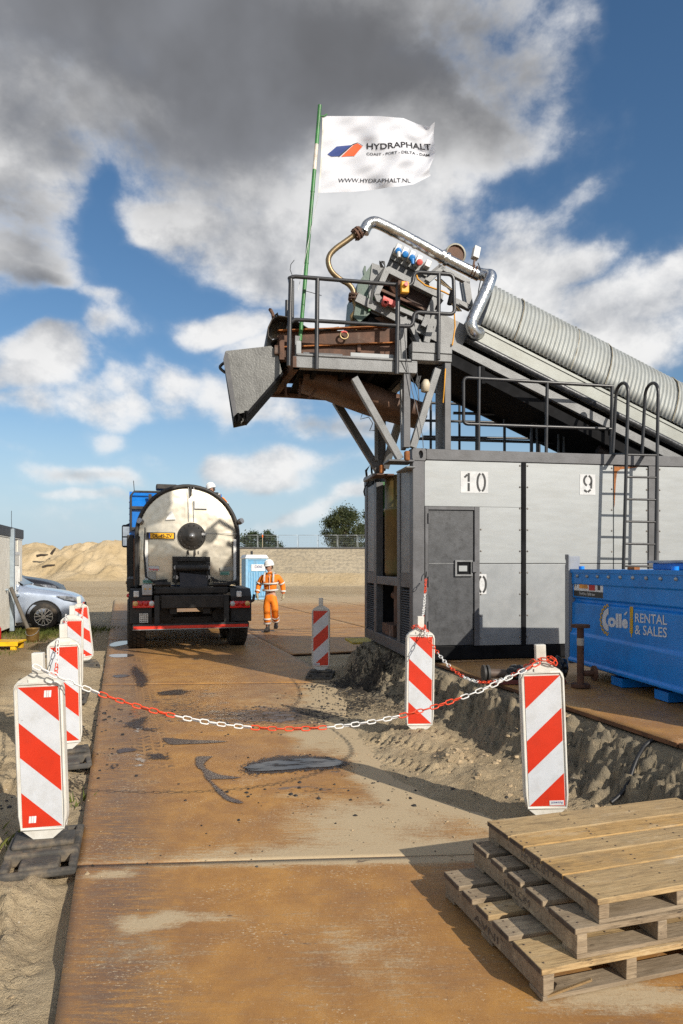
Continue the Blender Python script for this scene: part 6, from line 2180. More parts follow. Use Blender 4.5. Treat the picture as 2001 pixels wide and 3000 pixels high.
# fan disc and white sensor box on the pipe
fan = cthing('fan_guard', 'round perforated rusty fan guard behind the lagged pipe', 'fan guard', (0.8, 0.8, 5.6))
q = A(1332, 748, 0.85)
MB().lathe([(0.125, -0.05), (0.145, -0.05), (0.145, 0.08), (0.125, 0.08), (0.125, -0.05)], q, (0, 1, 0.1), 24).build('rim', M('fan_rim', lin(150, 146, 132), 0.5), fan)
mb = MB()
for k in range(-8, 9):
    w = math.sqrt(max(0, 0.125 ** 2 - (k * 0.0145) ** 2))
    mb.beam(q + Vector((k * 0.0145, -0.03, -w)), q + Vector((k * 0.0145, -0.03, w)), 0.006, 0.006)
    mb.beam(q + Vector((-w, -0.032, k * 0.0145)), q + Vector((w, -0.032, k * 0.0145)), 0.006, 0.006)
mb.build('grille', M('fan_grille', lin(124, 88, 66), 0.6), fan)
MB().lathe([(0, 0.03), (0.125, 0.03)], q, (0, 1, 0.1), 24).build('back', M('fan_back', (0.05, 0.03, 0.022), 0.8), fan)
sen = cthing('sensor_box', 'small white sensor box on a bracket above the lagged pipe', 'sensor box', (1.0, 0.42, 5.5))
rr = Matrix.Rotation(rad(12), 3, 'Y')
q = A(1394, 742, 0.42)
MB().obox(q, rr @ Vector((0.045, 0.01, 0)), Vector((0, 0.05, 0)), rr @ Vector((0, 0, 0.075))).build('box', WHITEB, sen, bevel=0.006)
MB().beam(A(1390, 762, 0.42), A(1384, 796, 0.42), 0.03, 0.02).build('bracket', RUSTY, sen)
MB().tube([A(1400, 770, 0.4), A(1412, 800, 0.36), A(1402, 850, 0.32), A(1396, 900, 0.3), A(1370, 905, 0.3), A(1345, 890, 0.3)], 0.007, 5).build('cable', CABLE, sen)

# ------------------------------------------------------------------ flagpole and flag
fp = cthing('flagpole', 'leaning green flagpole with a white band on the platform rail', 'flagpole', (-1.37, 0.14, 4.3))
bG = 0.135
FB, FT = A(880, 985, bG), A(937, 309, bG + 0.1)


def fpp(t):
    return FB.lerp(FT, t)


tw0 = (985 - 500) / (985 - 309)
tw1 = (985 - 425) / (985 - 309)
MB().cyl(fpp(-0.02), fpp(tw0), 0.024, n=14).build('pole', GREEN2, fp)
MB().cyl(fpp(tw0), fpp(tw1), 0.0235, n=14).build('white_band', M('band_white', (0.66, 0.62, 0.54), 0.5, dirt=(0.35, 0.15, 0.04), damt=0.5, dscale=16), fp)
MB().cyl(fpp(tw1), fpp(1.0), 0.024, n=14).build('pole', GREEN2, fp)
for t in (0.31, 0.62):
    MB().cyl(fpp(t), fpp(t + 0.006), 0.0265, n=14).build('joint_ring', GREEN2, fp)
MB().tube([fpp(0.955), fpp(0.955) + Vector((0.06, 0, 0.0)), fpp(0.955) + Vector((0.10, 0, 0.03))], 0.008, 6).build('peg', GREEN2, fp)
MB().tube([A(934, 567, 0.18), A(918, 640, 0.16), A(905, 700, 0.14), A(885, 800, 0.1), A(873, 850, 0.0)], 0.003, 4).build('halyard', M('halyard', (0.6, 0.6, 0.58), 0.7), fp)
MB().tube([A(858, 812, 0.0), A(850, 790, 0.0), A(852, 775, 0.0), A(862, 762, 0.0)], 0.004, 4).build('loose_wire', CABLE, fp)
MB().tube([A(886, 850, 0.0), A(912, 857, -0.02), A(942, 866, -0.04)], 0.004, 4).build('loose_wire', CABLE, fp)

flag = cthing('company_flag', 'white company flag with blue and orange emblem waving from the pole', 'flag', (-1.1, 0.2, 6.2))


def flag_pt(s_, t_, lift=0.0):
    """s along the fly, t from the top edge down"""
    # left and right edges, top and bottom curves measured in the photograph
    top = np.interp(s_, [0, 0.5, 0.72, 0.85, 0.95, 1.0], [340, 340, 346, 364, 372, 356])
    bot = np.interp(s_, [0, 0.3, 0.5, 0.62, 0.72, 0.85, 1.0], [565, 562, 556, 549, 546, 540, 515])
    ul = 946 - 12 * max(t_, 0.0) ** 1.5
    ur = 1274 - 8 * t_ - 10 * math.sin(t_ * 9) * t_
    u = ul + (ur - ul) * s_
    v = top + (bot - top) * t_
    amp = 0.03 + 0.16 * max(s_, 0.0) ** 1.2
    ph = 2 * math.pi * (1.55 * s_ - 0.30 * t_)
    b = 0.235 + amp * 0.42 * math.sin(ph) + 0.05 * s_ * math.sin(2 * math.pi * (3.1 * s_ + 0.9 * t_)) + 0.016 * (0.3 + s_) * math.sin(2 * math.pi * (2.2 * t_ - 2.4 * s_ + 0.3)) + 0.005 * math.sin(2 * math.pi * (5.2 * t_ + 3.3 * s_))
    v += 5.0 * s_ * math.sin(2 * math.pi * (2.2 * s_ + 0.2)) * (1 - abs(2 * t_ - 1)) * 1.2
    return A(u, v, b - lift)


mb = MB()
mb.grid(lambda a_, b_: flag_pt(a_, b_), 110, 70)
FLAGM = bpy.data.materials.new('flag_cloth')
FLAGM.use_nodes = True
T = NT(FLAGM.node_tree)
_o = T.n('OutputMaterial')
_b = T.n('BsdfPrincipled')
_b.inputs['Base Color'].default_value = (0.80, 0.81, 0.86, 1)
_b.inputs['Roughness'].default_value = 0.75
_t = T.n('BsdfTranslucent')
_t.inputs[0].default_value = (0.78, 0.79, 0.84, 1)
_m = T.n('MixShader')
_m.inputs[0].default_value = 0.3
T.l(_b.outputs[0], _m.inputs[1])
T.l(_t.outputs[0], _m.inputs[2])
T.l(_m.outputs[0], _o.inputs[0])
_bp = T.n('Bump')
_bp.inputs['Strength'].default_value = 0.22
_bp.inputs['Distance'].default_value = 0.012
_g = T.n('TexCoord')
T.l(T.noise(T.scale3(_g.outputs['Object'], (1.0, 1.0, 2.4)), 4.5, 4, 0.5, 0.8), _bp.inputs['Height'])
T.l(_bp.outputs[0], _b.inputs['Normal'])
cloth = mb.build('cloth', FLAGM, flag)
mb = MB()
mb.grid(lambda a_, b_: flag_pt(a_ * 0.012 - 0.004, b_, 0.003), 1, 40)
mb.build('hoist_band', M('hoist_canvas', (0.70, 0.68, 0.60), 0.8), flag)


def fuv(X, Y):
    """pixel of the flag close-up to fly / drop parameters"""
    u, v = 900 + X / 3.733, 280 + Y / 3.733
    s_ = (u - 942) / 328.0
    top = np.interp(s_, [0, 0.5, 0.72, 0.85, 0.95, 1.0], [340, 340, 346, 364, 372, 356])
    bot = np.interp(s_, [0, 0.3, 0.5, 0.62, 0.72, 0.85, 1.0], [565, 562, 556, 549, 546, 540, 515])
    t_ = (v - top) / (bot - top)
    return s_, t_


def flag_poly(name, pts, mat, lift, n=10):
    dense = []
    for i in range(len(pts)):
        a_, b_ = pts[i], pts[(i + 1) % len(pts)]
        for k in range(n):
            dense.append((a_[0] + (b_[0] - a_[0]) * k / n, a_[1] + (b_[1] - a_[1]) * k / n))
    bm = bmesh.new()
    vs = [bm.verts.new((x, -y, 0)) for x, y in dense]
    f = bm.faces.new(vs)
    bmesh.ops.triangulate(bm, faces=[f])
    for _ in range(2):
        bmesh.ops.subdivide_edges(bm, edges=bm.edges[:], cuts=1, use_grid_fill=True)
    bmesh.ops.triangulate(bm, faces=bm.faces[:])
    mb = MB()
    bm.verts.ensure_lookup_table()
    bm.verts.index_update()
    vv = [flag_pt(*fuv(v.co.x, -v.co.y), lift) for v in bm.verts]
    mb.add(vv, [tuple(x.index for x in f.verts) for f in bm.faces])
    bm.free()
    return mb.build(name, mat, flag)


NAVY = M('flag_blue', lin(52, 70, 130), 0.8, var=0.05, bump=0)
ORNG = M('flag_orange', lin(228, 92, 48), 0.8, var=0.05, bump=0)
INK = M('flag_ink', (0.02, 0.02, 0.024), 0.8, bump=0)
flag_poly('emblem', [(222, 640), (318, 556), (486, 545), (352, 664), (265, 664)], NAVY, 0.006)
flag_poly('emblem', [(370, 670), (500, 546), (548, 526), (598, 556), (510, 666)], ORNG, 0.006)
flag_poly('emblem_line', [(340, 668), (352, 668), (498, 540), (550, 522), (600, 553), (602, 546), (548, 516), (492, 534)], INK, 0.0085)
def put_text(body, X0, X1, Ybase, hgt, bold):
    mb = MB()
    vs, fs = text_geo(body, bold)
    w = vs[:, 0].max()
    pts = []
    for x, y in vs:
        X = X0 + x / w * (X1 - X0)
        Y = Ybase - y * hgt
        pts.append(flag_pt(*fuv(X, Y), 0.006))
    mb.add(pts, fs)
    mb.build('lettering', INK, flag)


put_text('HYDRAPHALT', 645, 1345, 578, 62, 0.018)
put_text('COAST - PORT - DELTA - DAM', 642, 1318, 645, 28, 0.012)
put_text('WWW.HYDRAPHALT.NL', 362, 1168, 950, 44, 0.006)


# ================================================================== TANK TRUCK
TRZ = rad(16.5)
TR0 = Vector((-2.97, 13.5, 0.0))
truck = thing('tank_truck', 'polished steel tank truck with blue cab seen from behind on the steel road', 'truck', TR0, TRZ)
STEEL = bpy.data.materials.new('polished_tank_steel')
STEEL.use_nodes = True
T = NT(STEEL.node_tree)
_o = T.n('OutputMaterial')
_b = T.n('BsdfPrincipled')
_tc = T.n('TexCoord')
_n = T.noise(_tc.outputs['Object'], 1.1, 3, 0.5)
_n2 = T.noise(_tc.outputs['Object'], 7.0, 8, 0.7)
_st = T.noise(T.scale3(_tc.outputs['Object'], (14, 1, 0.8)), 2.0, 6, 0.6)
T.l(T.mix(T.m('MULTIPLY', T.ss(_st, 0.54, 0.76), 0.25), T.mix(T.ss(_n2, 0.4, 0.7), (0.70, 0.64, 0.53), (0.60, 0.545, 0.44)), (0.40, 0.34, 0.25)), _b.inputs['Base Color'])
_b.inputs['Metallic'].default_value = 1.0
T.l(T.m('ADD', 0.27, T.m('MULTIPLY', _n2, 0.18)), _b.inputs['Roughness'])
_bp = T.n('Bump')
_bp.inputs['Strength'].default_value = 0.38
_bp.inputs['Distance'].default_value = 0.12
T.l(_n, _bp.inputs['Height'])
T.l(_bp.outputs[0], _b.inputs['Normal'])
T.l(_b.outputs[0], _o.inputs[0])
TBK = M('truck_black', (0.032, 0.031, 0.030), 0.55, var=0.4, dirt=(0.09, 0.07, 0.05), damt=0.4, dscale=4, bump=0.1, spec=0.35)
TBKG = M('truck_grime', (0.026, 0.023, 0.021), 0.45, var=0.5, dirt=(0.05, 0.035, 0.026), damt=0.5, dscale=4, bump=0.3, spec=0.35)
CBLUE = M('cab_blue', lin(8, 110, 196), 0.28, var=0.06, bump=0, coat=0.5)
ALU = M('truck_alu', (0.42, 0.42, 0.42), 0.4, 0.7, var=0.15, dirt=(0.1, 0.08, 0.06), damt=0.4)
LRED = M('lamp_red', (0.85, 0.012, 0.010), 0.2, bump=0, coat=0.6)
LREDD = M('lamp_red_deep', (0.55, 0.006, 0.006), 0.25, bump=0, coat=0.6)
LCLR = M('lamp_clear', (0.72, 0.70, 0.66), 0.2, bump=0, coat=0.5)
LAMB = M('lamp_amber', (0.70, 0.42, 0.14), 0.25, bump=0, coat=0.5)
REDST = M('reflective_red', (0.85, 0.045, 0.02), 0.4, var=0.15, dirt=(0.10, 0.02, 0.015), damt=0.35, dscale=6)


def arch(y, R=1.04, cz=2.32, zb=1.26, n=28, ins=0.0):
    R = R - ins
    pts = [Vector((-R, y, zb + ins))]
    for k in range(n + 1):
        t = math.pi - math.pi * k / n
        pts.append(Vector((R * math.cos(t), y, cz + R * math.sin(t))))
    pts.append(Vector((R, y, zb + ins)))
    return pts


YT0, YT1 = 0.85, 4.45
# shell
mb = MB()
a0, a1 = arch(YT0 + 0.02), arch(YT1)
nn = len(a0)
mb.add(a0 + a1, [(i, i + nn, i + 1 + nn, i + 1) for i in range(nn - 1)], True)
mb.add(a1, [tuple(range(nn))])
tank = mb.build('tank_shell', STEEL, truck)
# rear end sheet, slightly dished
mb = MB()
inn = arch(YT0 + 0.03, ins=0.03)


def rear_fn(r):
    c = Vector((0, YT0, 2.15))
    return [c + (p_ - Vector((0, p_.y, 2.15)) - Vector((0, 0, 0))) * 0 for p_ in inn]


cen = Vector((0, YT0 - 0.03, 2.15))
rings = []
for k in range(1, 9):
    f_ = k / 8
    rings.append([Vector((p_.x * f_, YT0 + 0.03 - 0.06 * (1 - f_ ** 2), 2.15 + (p_.z - 2.15) * f_)) for p_ in inn])
m_ = len(inn)
vs = [cen] + [v for r_ in rings for v in r_]
fs = [(0, 1 + i, 1 + (i + 1) % m_) for i in range(m_)]
for k in range(7):
    for i in range(m_):
        fs.append((1 + k * m_ + i, 1 + (k + 1) * m_ + i, 1 + (k + 1) * m_ + (i + 1) % m_, 1 + k * m_ + (i + 1) % m_))
mb.add(vs, fs, True)
rear = mb.build('tank_end', STEEL, truck)
# black rim
mb = MB()
mb.tube([p_ + Vector((0, -0.01, 0)) for p_ in arch(YT0 + 0.02)], 0.042, 10)
mb.build('tank_rim', TBK, truck)
mb = MB()
mb.tube([Vector((p_.x, YT1, p_.z)) for p_ in arch(YT1, R=1.05)], 0.05, 8)
mb.build('tank_rim', TBK, truck)


def trear(u, v, y=YT0):
    """photo pixel -> point on the truck's cross plane y = const"""
    k = (u - CX) / FPX
    fx, fy = -math.sin(TRZ), math.cos(TRZ)
    # TR0 + x*(cos, sin) + y*(fx, fy) = (k d, d)
    cx_, sx_ = math.cos(TRZ), math.sin(TRZ)
    bx_, by_ = TR0.x + y * fx, TR0.y + y * fy
    # bx + x c = k (by + x s)
    x = (k * by_ - bx_) / (cx_ - k * sx_)
    d = by_ + x * sx_
    return Vector((x, y, CAMH - (v - HZ) / FPX * d))


YR = YT0 - 0.04
# seams
for (p0, p1) in (((552, 1428), (553, 1528)), ((568, 1428), (568, 1528))):
    MB().beam(trear(*p0, YR), trear(*p1, YR), 0.012, 0.006, (0, 1, 0)).build('seam', ALU, rear)
MB().beam(trear(600, 1562, YR), trear(695, 1564, YR), 0.010, 0.006, (0, 1, 0)).build('seam', ALU, rear)
MB().prism([trear(556, 1424, YR - 0.02), trear(562, 1422, YR - 0.02), trear(562, 1452, YR - 0.02), trear(558, 1456, YR - 0.02)], (0, 0.02, 0)).build('top_lug', TBK, truck)
# bolted round cover
c_ = trear(561.5, 1571, YR - 0.0)
mb = MB()
mb.lathe([(0.0, -0.10), (0.11, -0.10), (0.12, -0.07), (0.20, -0.07), (0.205, -0.05), (0.27, -0.05), (0.285, -0.03), (0.285, 0.02), (0, 0.02)], c_, (0, 1, 0), 40)
cov = mb.build('round_cover', TBK, truck)
mb = MB()
for k in range(14):
    t = 2 * math.pi * k / 14
    q = c_ + Vector((0.235 * math.cos(t), -0.055, 0.235 * math.sin(t)))
    mb.cyl(q, q + Vector((0, -0.02, 0)), 0.014, n=6)
mb.build('cover_bolts', TBKG, cov)
MB().lathe([(0, -0.05), (0.03, -0.05), (0.035, -0.02), (0.06, -0.01), (0.06, 0.0)], c_ + Vector((0, -0.10, 0)), (0, 1, 0), 16).build('hub_cap', ALU, cov)
MB().box((c_.x + 0.20, c_.y - 0.08, c_.z + 0.02), (c_.x + 0.30, c_.y - 0.05, c_.z + 0.07)).build('latch', ALU, cov)
# number plate
q0, q1 = trear(429, 1578.5, YR - 0.03), trear(513, 1560.5, YR - 0.03)
npl = MB().box((q0.x, YR - 0.055, q0.z), (q1.x, YR - 0.02, q1.z)).build('plate_holder', TBK, truck)
q2, q3 = trear(440, 1577, YR - 0.06), trear(509, 1562.5, YR - 0.06)
yp = MB().box((q2.x, YR - 0.062, q2.z), (q3.x, YR - 0.0556, q3.z)).build('number_plate', M('plate_yellow', lin(244, 178, 8), 0.4, var=0.05, bump=0), npl)
MB().box((q0.x + 0.05, YR - 0.0625, q2.z), (q2.x - 0.002, YR - 0.0556, q3.z)).build('country_band', M('plate_blue', (0.02, 0.12, 0.55), 0.4), npl)
mb = MB()
text_on(mb, 'OL-49-ZV', (q2.x + 0.045, YR - 0.0655, q2.z + 0.018), (1, 0, 0), (0, 0, 1), (q3.z - q2.z) - 0.036, (q3.x - q2.x) - 0.08, bold=0.02)
mb.build('plate_lettering', INK, yp)
# stickers
WST = M('white_sticker', (0.72, 0.71, 0.68), 0.5, var=0.06)


def sticker(u0, v0, u1, v1, mat, name='sticker', y=YR - 0.008):
    a_, b_ = trear(u0, v1, y), trear(u1, v0, y)
    return MB().box((a_.x, y - 0.004, a_.z), (b_.x, y, b_.z)).build(name, mat, truck), a_, b_


tri = [trear(485, 1523, YR - 0.01), trear(516, 1522, YR - 0.01), trear(505, 1499, YR - 0.01), trear(500, 1497, YR - 0.01)]
MB().prism(tri, (0, -0.004, 0)).build('sticker', WST, truck)
sticker(570, 1464, 609, 1490, WST)
sticker(424, 1580, 434, 1700, WST, y=YR - 0.01)
sticker(684, 1580, 692, 1700, WST, y=YR - 0.01)
st, a_, b_ = sticker(434, 1659, 466, 1673, WST)
mb = MB()
text_on(mb, 'Truckstar', (a_.x + 0.01, a_.y - 0.012, a_.z + 0.015), (1, 0, 0), (0, 0, 1), 0.045, b_.x - a_.x - 0.02, bold=0.02)
mb.build('sticker_lettering', REDST, st)
sticker(434, 1676, 457, 1697, M('grey_sticker', (0.45, 0.42, 0.36), 0.5))
st, a_, b_ = sticker(645, 1674, 672, 1685, M('green_sticker', (0.28, 0.45, 0.36), 0.5))
mb = MB()
text_on(mb, '0505', (a_.x + 0.015, a_.y - 0.012, a_.z + 0.015), (1, 0, 0), (0, 0, 1), 0.04, b_.x - a_.x - 0.03, bold=0.02)
mb.build('sticker_lettering', M('green_ink', (0.02, 0.22, 0.16), 0.5), st)
st, a_, b_ = sticker(418, 1699, 447, 1709, M('green_sticker', (0.28, 0.45, 0.36), 0.5), y=YR - 0.05)
mb = MB()
text_on(mb, '0705', (a_.x + 0.015, a_.y - 0.012, a_.z + 0.012), (1, 0, 0), (0, 0, 1), 0.04, b_.x - a_.x - 0.03, bold=0.02)
mb.build('sticker_lettering', M('green_ink', (0.02, 0.22, 0.16), 0.5), st)
sticker(645, 1661, 684, 1672, M('dull_sticker', (0.30, 0.29, 0.25), 0.5))
# discharge gate: dark recess with tilted flap
q0, q1 = trear(505, 1705, YR - 0.03), trear(615, 1631, YR - 0.03)
gate = MB().box((q0.x, YR - 0.09, q0.z), (q1.x, YR - 0.006, q1.z)).build('discharge_gate', TBKG, truck, bevel=0.01)
MB().box((q0.x + 0.10, YR - 0.16, q1.z - 0.10), (q1.x - 0.10, YR - 0.092, q1.z - 0.03)).build('gate_bar', TBK, gate, bevel=0.01)
for x in (q0.x + 0.02, q1.x - 0.10):
    MB().box((x, YR - 0.22, q0.z - 0.02), (x + 0.08, YR - 0.092, q1.z - 0.12)).build('gate_arm', TBK, gate, bevel=0.01)
    for z in (q0.z + 0.10, q0.z + 0.30):
        MB().cyl((x + 0.04, YR - 0.28, z), (x + 0.04, YR - 0.20, z), 0.045, n=12).build('pivot', ALU, gate)
    MB().tube([(x + 0.04, YR - 0.26, q0.z + 0.32), (x + 0.02, YR - 0.30, q0.z + 0.05), (x + 0.06, YR - 0.28, q0.z - 0.15)], 0.016, 6).build('hydraulic_line', TBK, gate)
MB().cyl((q0.x + 0.05, YR - 0.24, q0.z + 0.29), (q1.x - 0.05, YR - 0.24, q0.z + 0.29), 0.07, n=14).build('gate_shaft', TBK, gate)
fl = [Vector((q0.x + 0.13, YR - 0.26, q0.z + 0.20)), Vector((q1.x - 0.06, YR - 0.26, q0.z + 0.14)), Vector((q1.x - 0.10, YR - 0.44, q0.z - 0.20)), Vector((q0.x + 0.14, YR - 0.44, q0.z - 0.20))]
MB().prism(fl, (0, 0.03, 0.015)).build('gate_flap', M('tarry_flap', (0.014, 0.010, 0.008), 0.3, var=0.6, scale=4, dirt=(0.06, 0.04, 0.028), damt=0.5, dscale=7, bump=0.2), gate)
MB().cyl((q0.x + 0.12, YR - 0.44, q0.z - 0.22), (q1.x - 0.10, YR - 0.44, q0.z - 0.22), 0.05, n=12).build('flap_roller', TBK, gate)
# tar streaks below the cover
mb = MB()
rnd = random.Random(3)
for k in range(7):
    u = 535 + rnd.uniform(0, 55)
    v0 = 1611 + rnd.uniform(0, 6)
    mb.beam(trear(u, v0, YR - 0.012), trear(u + rnd.uniform(-2, 2), v0 + rnd.uniform(8, 20), YR - 0.006), 0.014, 0.003, (0, 1, 0))
mb.build('tar_streak', TBKG, rear)
# corner lamps on the rim shoulders
for (u, v) in ((412, 1528), (703, 1528)):
    q = trear(u, v, YT0 - 0.05)
    MB().tube([q + Vector((0, 0.08, -0.02)), q, q + Vector((0.04 if u > 600 else -0.03, -0.05, 0.02))], [0.05, 0.065, 0.06], 10).build('marker_lamp', ALU, truck)
# side guards / verticals either side of tank
for sx in (-1, 1):
    MB().tube([(sx * 1.01, YT0 - 0.02, 1.3), (sx * 1.01, YT0 - 0.02, 2.3)], 0.028, 8).build('side_pipe', TBK, truck)
MB().box((-1.10, YT0 + 0.05, 1.3), (-1.045, YT0 + 0.12, 2.25)).build('brown_strip', M('brown_strip', (0.16, 0.06, 0.02), 0.5), truck)

# chassis
MB().box((-0.40, 0.3, 0.72), (-0.26, 7.6, 1.02)).build('chassis_rail', TBKG, truck)
MB().box((0.26, 0.3, 0.72), (0.40, 7.6, 1.02)).build('chassis_rail', TBKG, truck)
q0, q1 = trear(455, 1783, 0.30), trear(667, 1741, 0.30)
MB().box((q0.x + 0.1, 0.18, q0.z), (q1.x - 0.06, 0.5, q1.z)).build('rear_crossbeam', TBKG, truck, bevel=0.02)
q0, q1 = trear(452, 1742, 0.35), trear(668, 1718, 0.35)
MB().box((q0.x, 0.30, q0.z), (q1.x, 1.0, q1.z)).build('tank_saddle', TBKG, truck, bevel=0.03)
for (u, w) in ((460, 0.05), (663, 0.05)):
    q = trear(u, 1800, 0.15)
    MB().box((q.x - w, 0.10, 0.46), (q.x + w, 0.18, 1.10)).build('bumper_bracket', TBK, truck, bevel=0.01)
# air tanks in the shade
for (u, v) in ((485, 1800), (640, 1800)):
    q = trear(u, v, 0.8)
    MB().cyl((q.x, 0.7, q.z), (q.x, 1.5, q.z), 0.14, n=18).build('air_tank', TBKG, truck)
# bumper bar with red reflective strip
q0, q1 = trear(388, 1845, 0.0), trear(730, 1831, 0.0)
MB().box((q0.x, 0.0, q0.z), (q1.x, 0.09, q1.z + 0.06)).build('underrun_bar', TBK, truck, bevel=0.01)
MB().box((q0.x + 0.02, -0.006, q0.z + 0.004), (q1.x - 0.02, -0.0005, q1.z + 0.025)).build('reflective_strip', REDST, truck)
MB().box((q0.x, -0.010, q0.z - 0.012), (q1.x, 0.05, q0.z - 0.001)).build('strip_edge', ALU, truck)
# mudguards, lamps
for sgn, (u0, u1) in ((-1, (381, 445)), (1, (676, 736))):
    a_, b_ = trear(u0, 1830, 0.25), trear(u1, 1740, 0.25)
    mg = MB()
    mg.box((a_.x, 0.22, 0.55), (b_.x, 0.28, 1.08))
    mg.prism([(a_.x, 0.28, 1.08), (a_.x, 0.22, 1.06), (a_.x, 0.40, 1.22), (a_.x, 1.75, 1.24), (a_.x, 1.95, 1.08), (a_.x, 1.88, 1.08), (a_.x, 1.7, 1.18), (a_.x, 0.45, 1.17)], (b_.x - a_.x, 0, 0))
    mg.build('mudguard', TBK, truck, bevel=0.01)
for (u0, u1, order) in ((389, 452, (1, 0, 0, 2)), (673, 731, (2, 0, 0, 1))):
    a_, b_ = trear(u0, 1781, 0.2), trear(u1, 1760, 0.2)
    lh = MB().box((a_.x, 0.14, a_.z), (b_.x, 0.205, b_.z)).build('tail_lamp', LRED, truck, bevel=0.01)
    w = (b_.x - a_.x) / 4
    for i in range(4):
        cx_ = a_.x + w * (i + 0.5)
        cz_ = b_.z - 0.05
        MB().lathe([(0, -0.02), (0.045, -0.015), (0.052, 0.0)], (cx_, 0.139, cz_), (0, 1, 0), 16).build('lamp_lens', (LREDD, LAMB, LCLR)[order[i]], lh)
    mx_ = (a_.x + b_.x) / 2
    MB().prism([(mx_ - 0.075, 0.136, a_.z + 0.012), (mx_ + 0.075, 0.136, a_.z + 0.012), (mx_, 0.136, b_.z - 0.02)], (0, -0.006, 0)).build('triangle_reflector', LRED, lh)
for u in (400, 700):
    q = trear(u, 1740, 0.2)
    MB().box((q.x - 0.055, 0.12, q.z - 0.06), (q.x + 0.045, 0.19, q.z + 0.06)).build('work_lamp', LCLR, truck, bevel=0.015)
# control box and perforated step
a_, b_ = trear(416, 1744, 0.25), trear(446, 1712, 0.25)
cb = MB().box((a_.x, 0.22, a_.z), (b_.x, 0.34, b_.z)).build('control_box', ALU, truck, bevel=0.01)
for dx in (0.06, 0.15):
    MB().cyl((a_.x + dx, 0.219, (a_.z + b_.z) / 2 + 0.02), (a_.x + dx, 0.20, (a_.z + b_.z) / 2 + 0.02), 0.022, n=10).build('knob', LAMB, cb)
a_, b_ = trear(408, 1825, 0.15), trear(434, 1797, 0.15)
stp = MB().box((a_.x, 0.15, a_.z), (b_.x, 0.17, b_.z)).build('perforated_plate', M('alu_plate', (0.55, 0.54, 0.50), 0.4, 0.4), truck)
mb = MB()
for i in range(4):
    for j in range(4):
        mb.cyl((a_.x + 0.03 + i * (b_.x - a_.x - 0.06) / 3, 0.1495, a_.z + 0.03 + j * (b_.z - a_.z - 0.06) / 3), (a_.x + 0.03 + i * (b_.x - a_.x - 0.06) / 3, 0.145, a_.z + 0.03 + j * (b_.z - a_.z - 0.06) / 3), 0.011, n=8)
mb.build('plate_holes', TBK, stp)
q = trear(742, 1758, 0.25)
MB().tube([q + Vector((-0.12, 0, -0.06)), q, q + Vector((0.02, 0, 0.12))], [0.035, 0.035, 0.028], 8).build('tow_hook', TBK, truck)
# hoses along the back
for k in range(5):
    MB().tube([trear(618 + k, 1690 + 2 * k, 0.55), trear(640, 1702 + 3 * k, 0.5), trear(670, 1706 + 2 * k, 0.5), trear(690 + k, 1702, 0.55), trear(697 + k, 1690, 0.7)], 0.018, 6).build('hose', TBK, truck)
for k in range(3):
    MB().tube([trear(425, 1545 + 4 * k, YR - 0.06), trear(421 + k, 1620, YR - 0.08), trear(426 + k * 2, 1690, YR - 0.1), trear(450, 1702 + k * 3, 0.5), trear(490, 1698 + 4 * k, 0.45)], 0.013, 6).build('hose', TBK, truck)
for (u0, u1, v) in ((455, 500, 1712), (500, 620, 1730), (625, 665, 1712)):
    MB().cyl(trear(u0, v, 0.35), trear(u1, v, 0.35), 0.05, n=10).build('pipe', TBKG, truck)


# wheels
def truck_wheel(x, y, w=0.36, r=0.52):
    mb = MB()
    mb.lathe([(r * 0.55, -w / 2), (r * 0.90, -w / 2), (r * 0.985, -w * 0.42), (r, -w * 0.3), (r, w * 0.3), (r * 0.985, w * 0.42), (r * 0.90, w / 2), (r * 0.55, w / 2), (r * 0.55, -w / 2)], (x, y, r), (1, 0, 0), 40)
    wh = mb.build('wheel', TYRE, truck)
    mb = MB()
    n = 34
    for k in range(n):
        t = 2 * math.pi * k / n
        for j, xo in enumerate((-0.32, -0.11, 0.11, 0.32)):
            tt = t + (0.5 if j % 2 else 0) * 2 * math.pi / n
            c = Vector((x + xo * w, y - math.sin(tt) * (r + 0.004), r + math.cos(tt) * (r + 0.004)))
            tg = Vector((0, -math.cos(tt), -math.sin(tt)))
            nr = Vector((0, -math.sin(tt), math.cos(tt)))
            mb.obox(c, Vector((1, 0, 0)) * w * 0.088 + tg * 0.01, tg * 0.034, nr * 0.012)
    tb = mb.build('tread', TYRE, wh)
    tb['kind'] = 'stuff'
    MB().lathe([(0, 0), (r * 0.5, 0), (r * 0.55, 0.03)], (x + math.copysign(w / 2 - 0.06, x), y, r), (math.copysign(1, x), 0, 0), 24).build('rim', ALU, wh)


for y in (0.95, 2.35):
    for x in (-1.04, 1.02):
        truck_wheel(x, y)
for y in (5.2, 6.6):
    for x in (-1.06, 1.04):
        truck_wheel(x, y, 0.32)
MB().box((-1.1, 0.85, 0.42), (1.1, 1.05, 0.62)).build('axle', TBKG, truck)
MB().box((-1.1, 2.25, 0.42), (1.1, 2.45, 0.62)).build('axle', TBKG, truck)

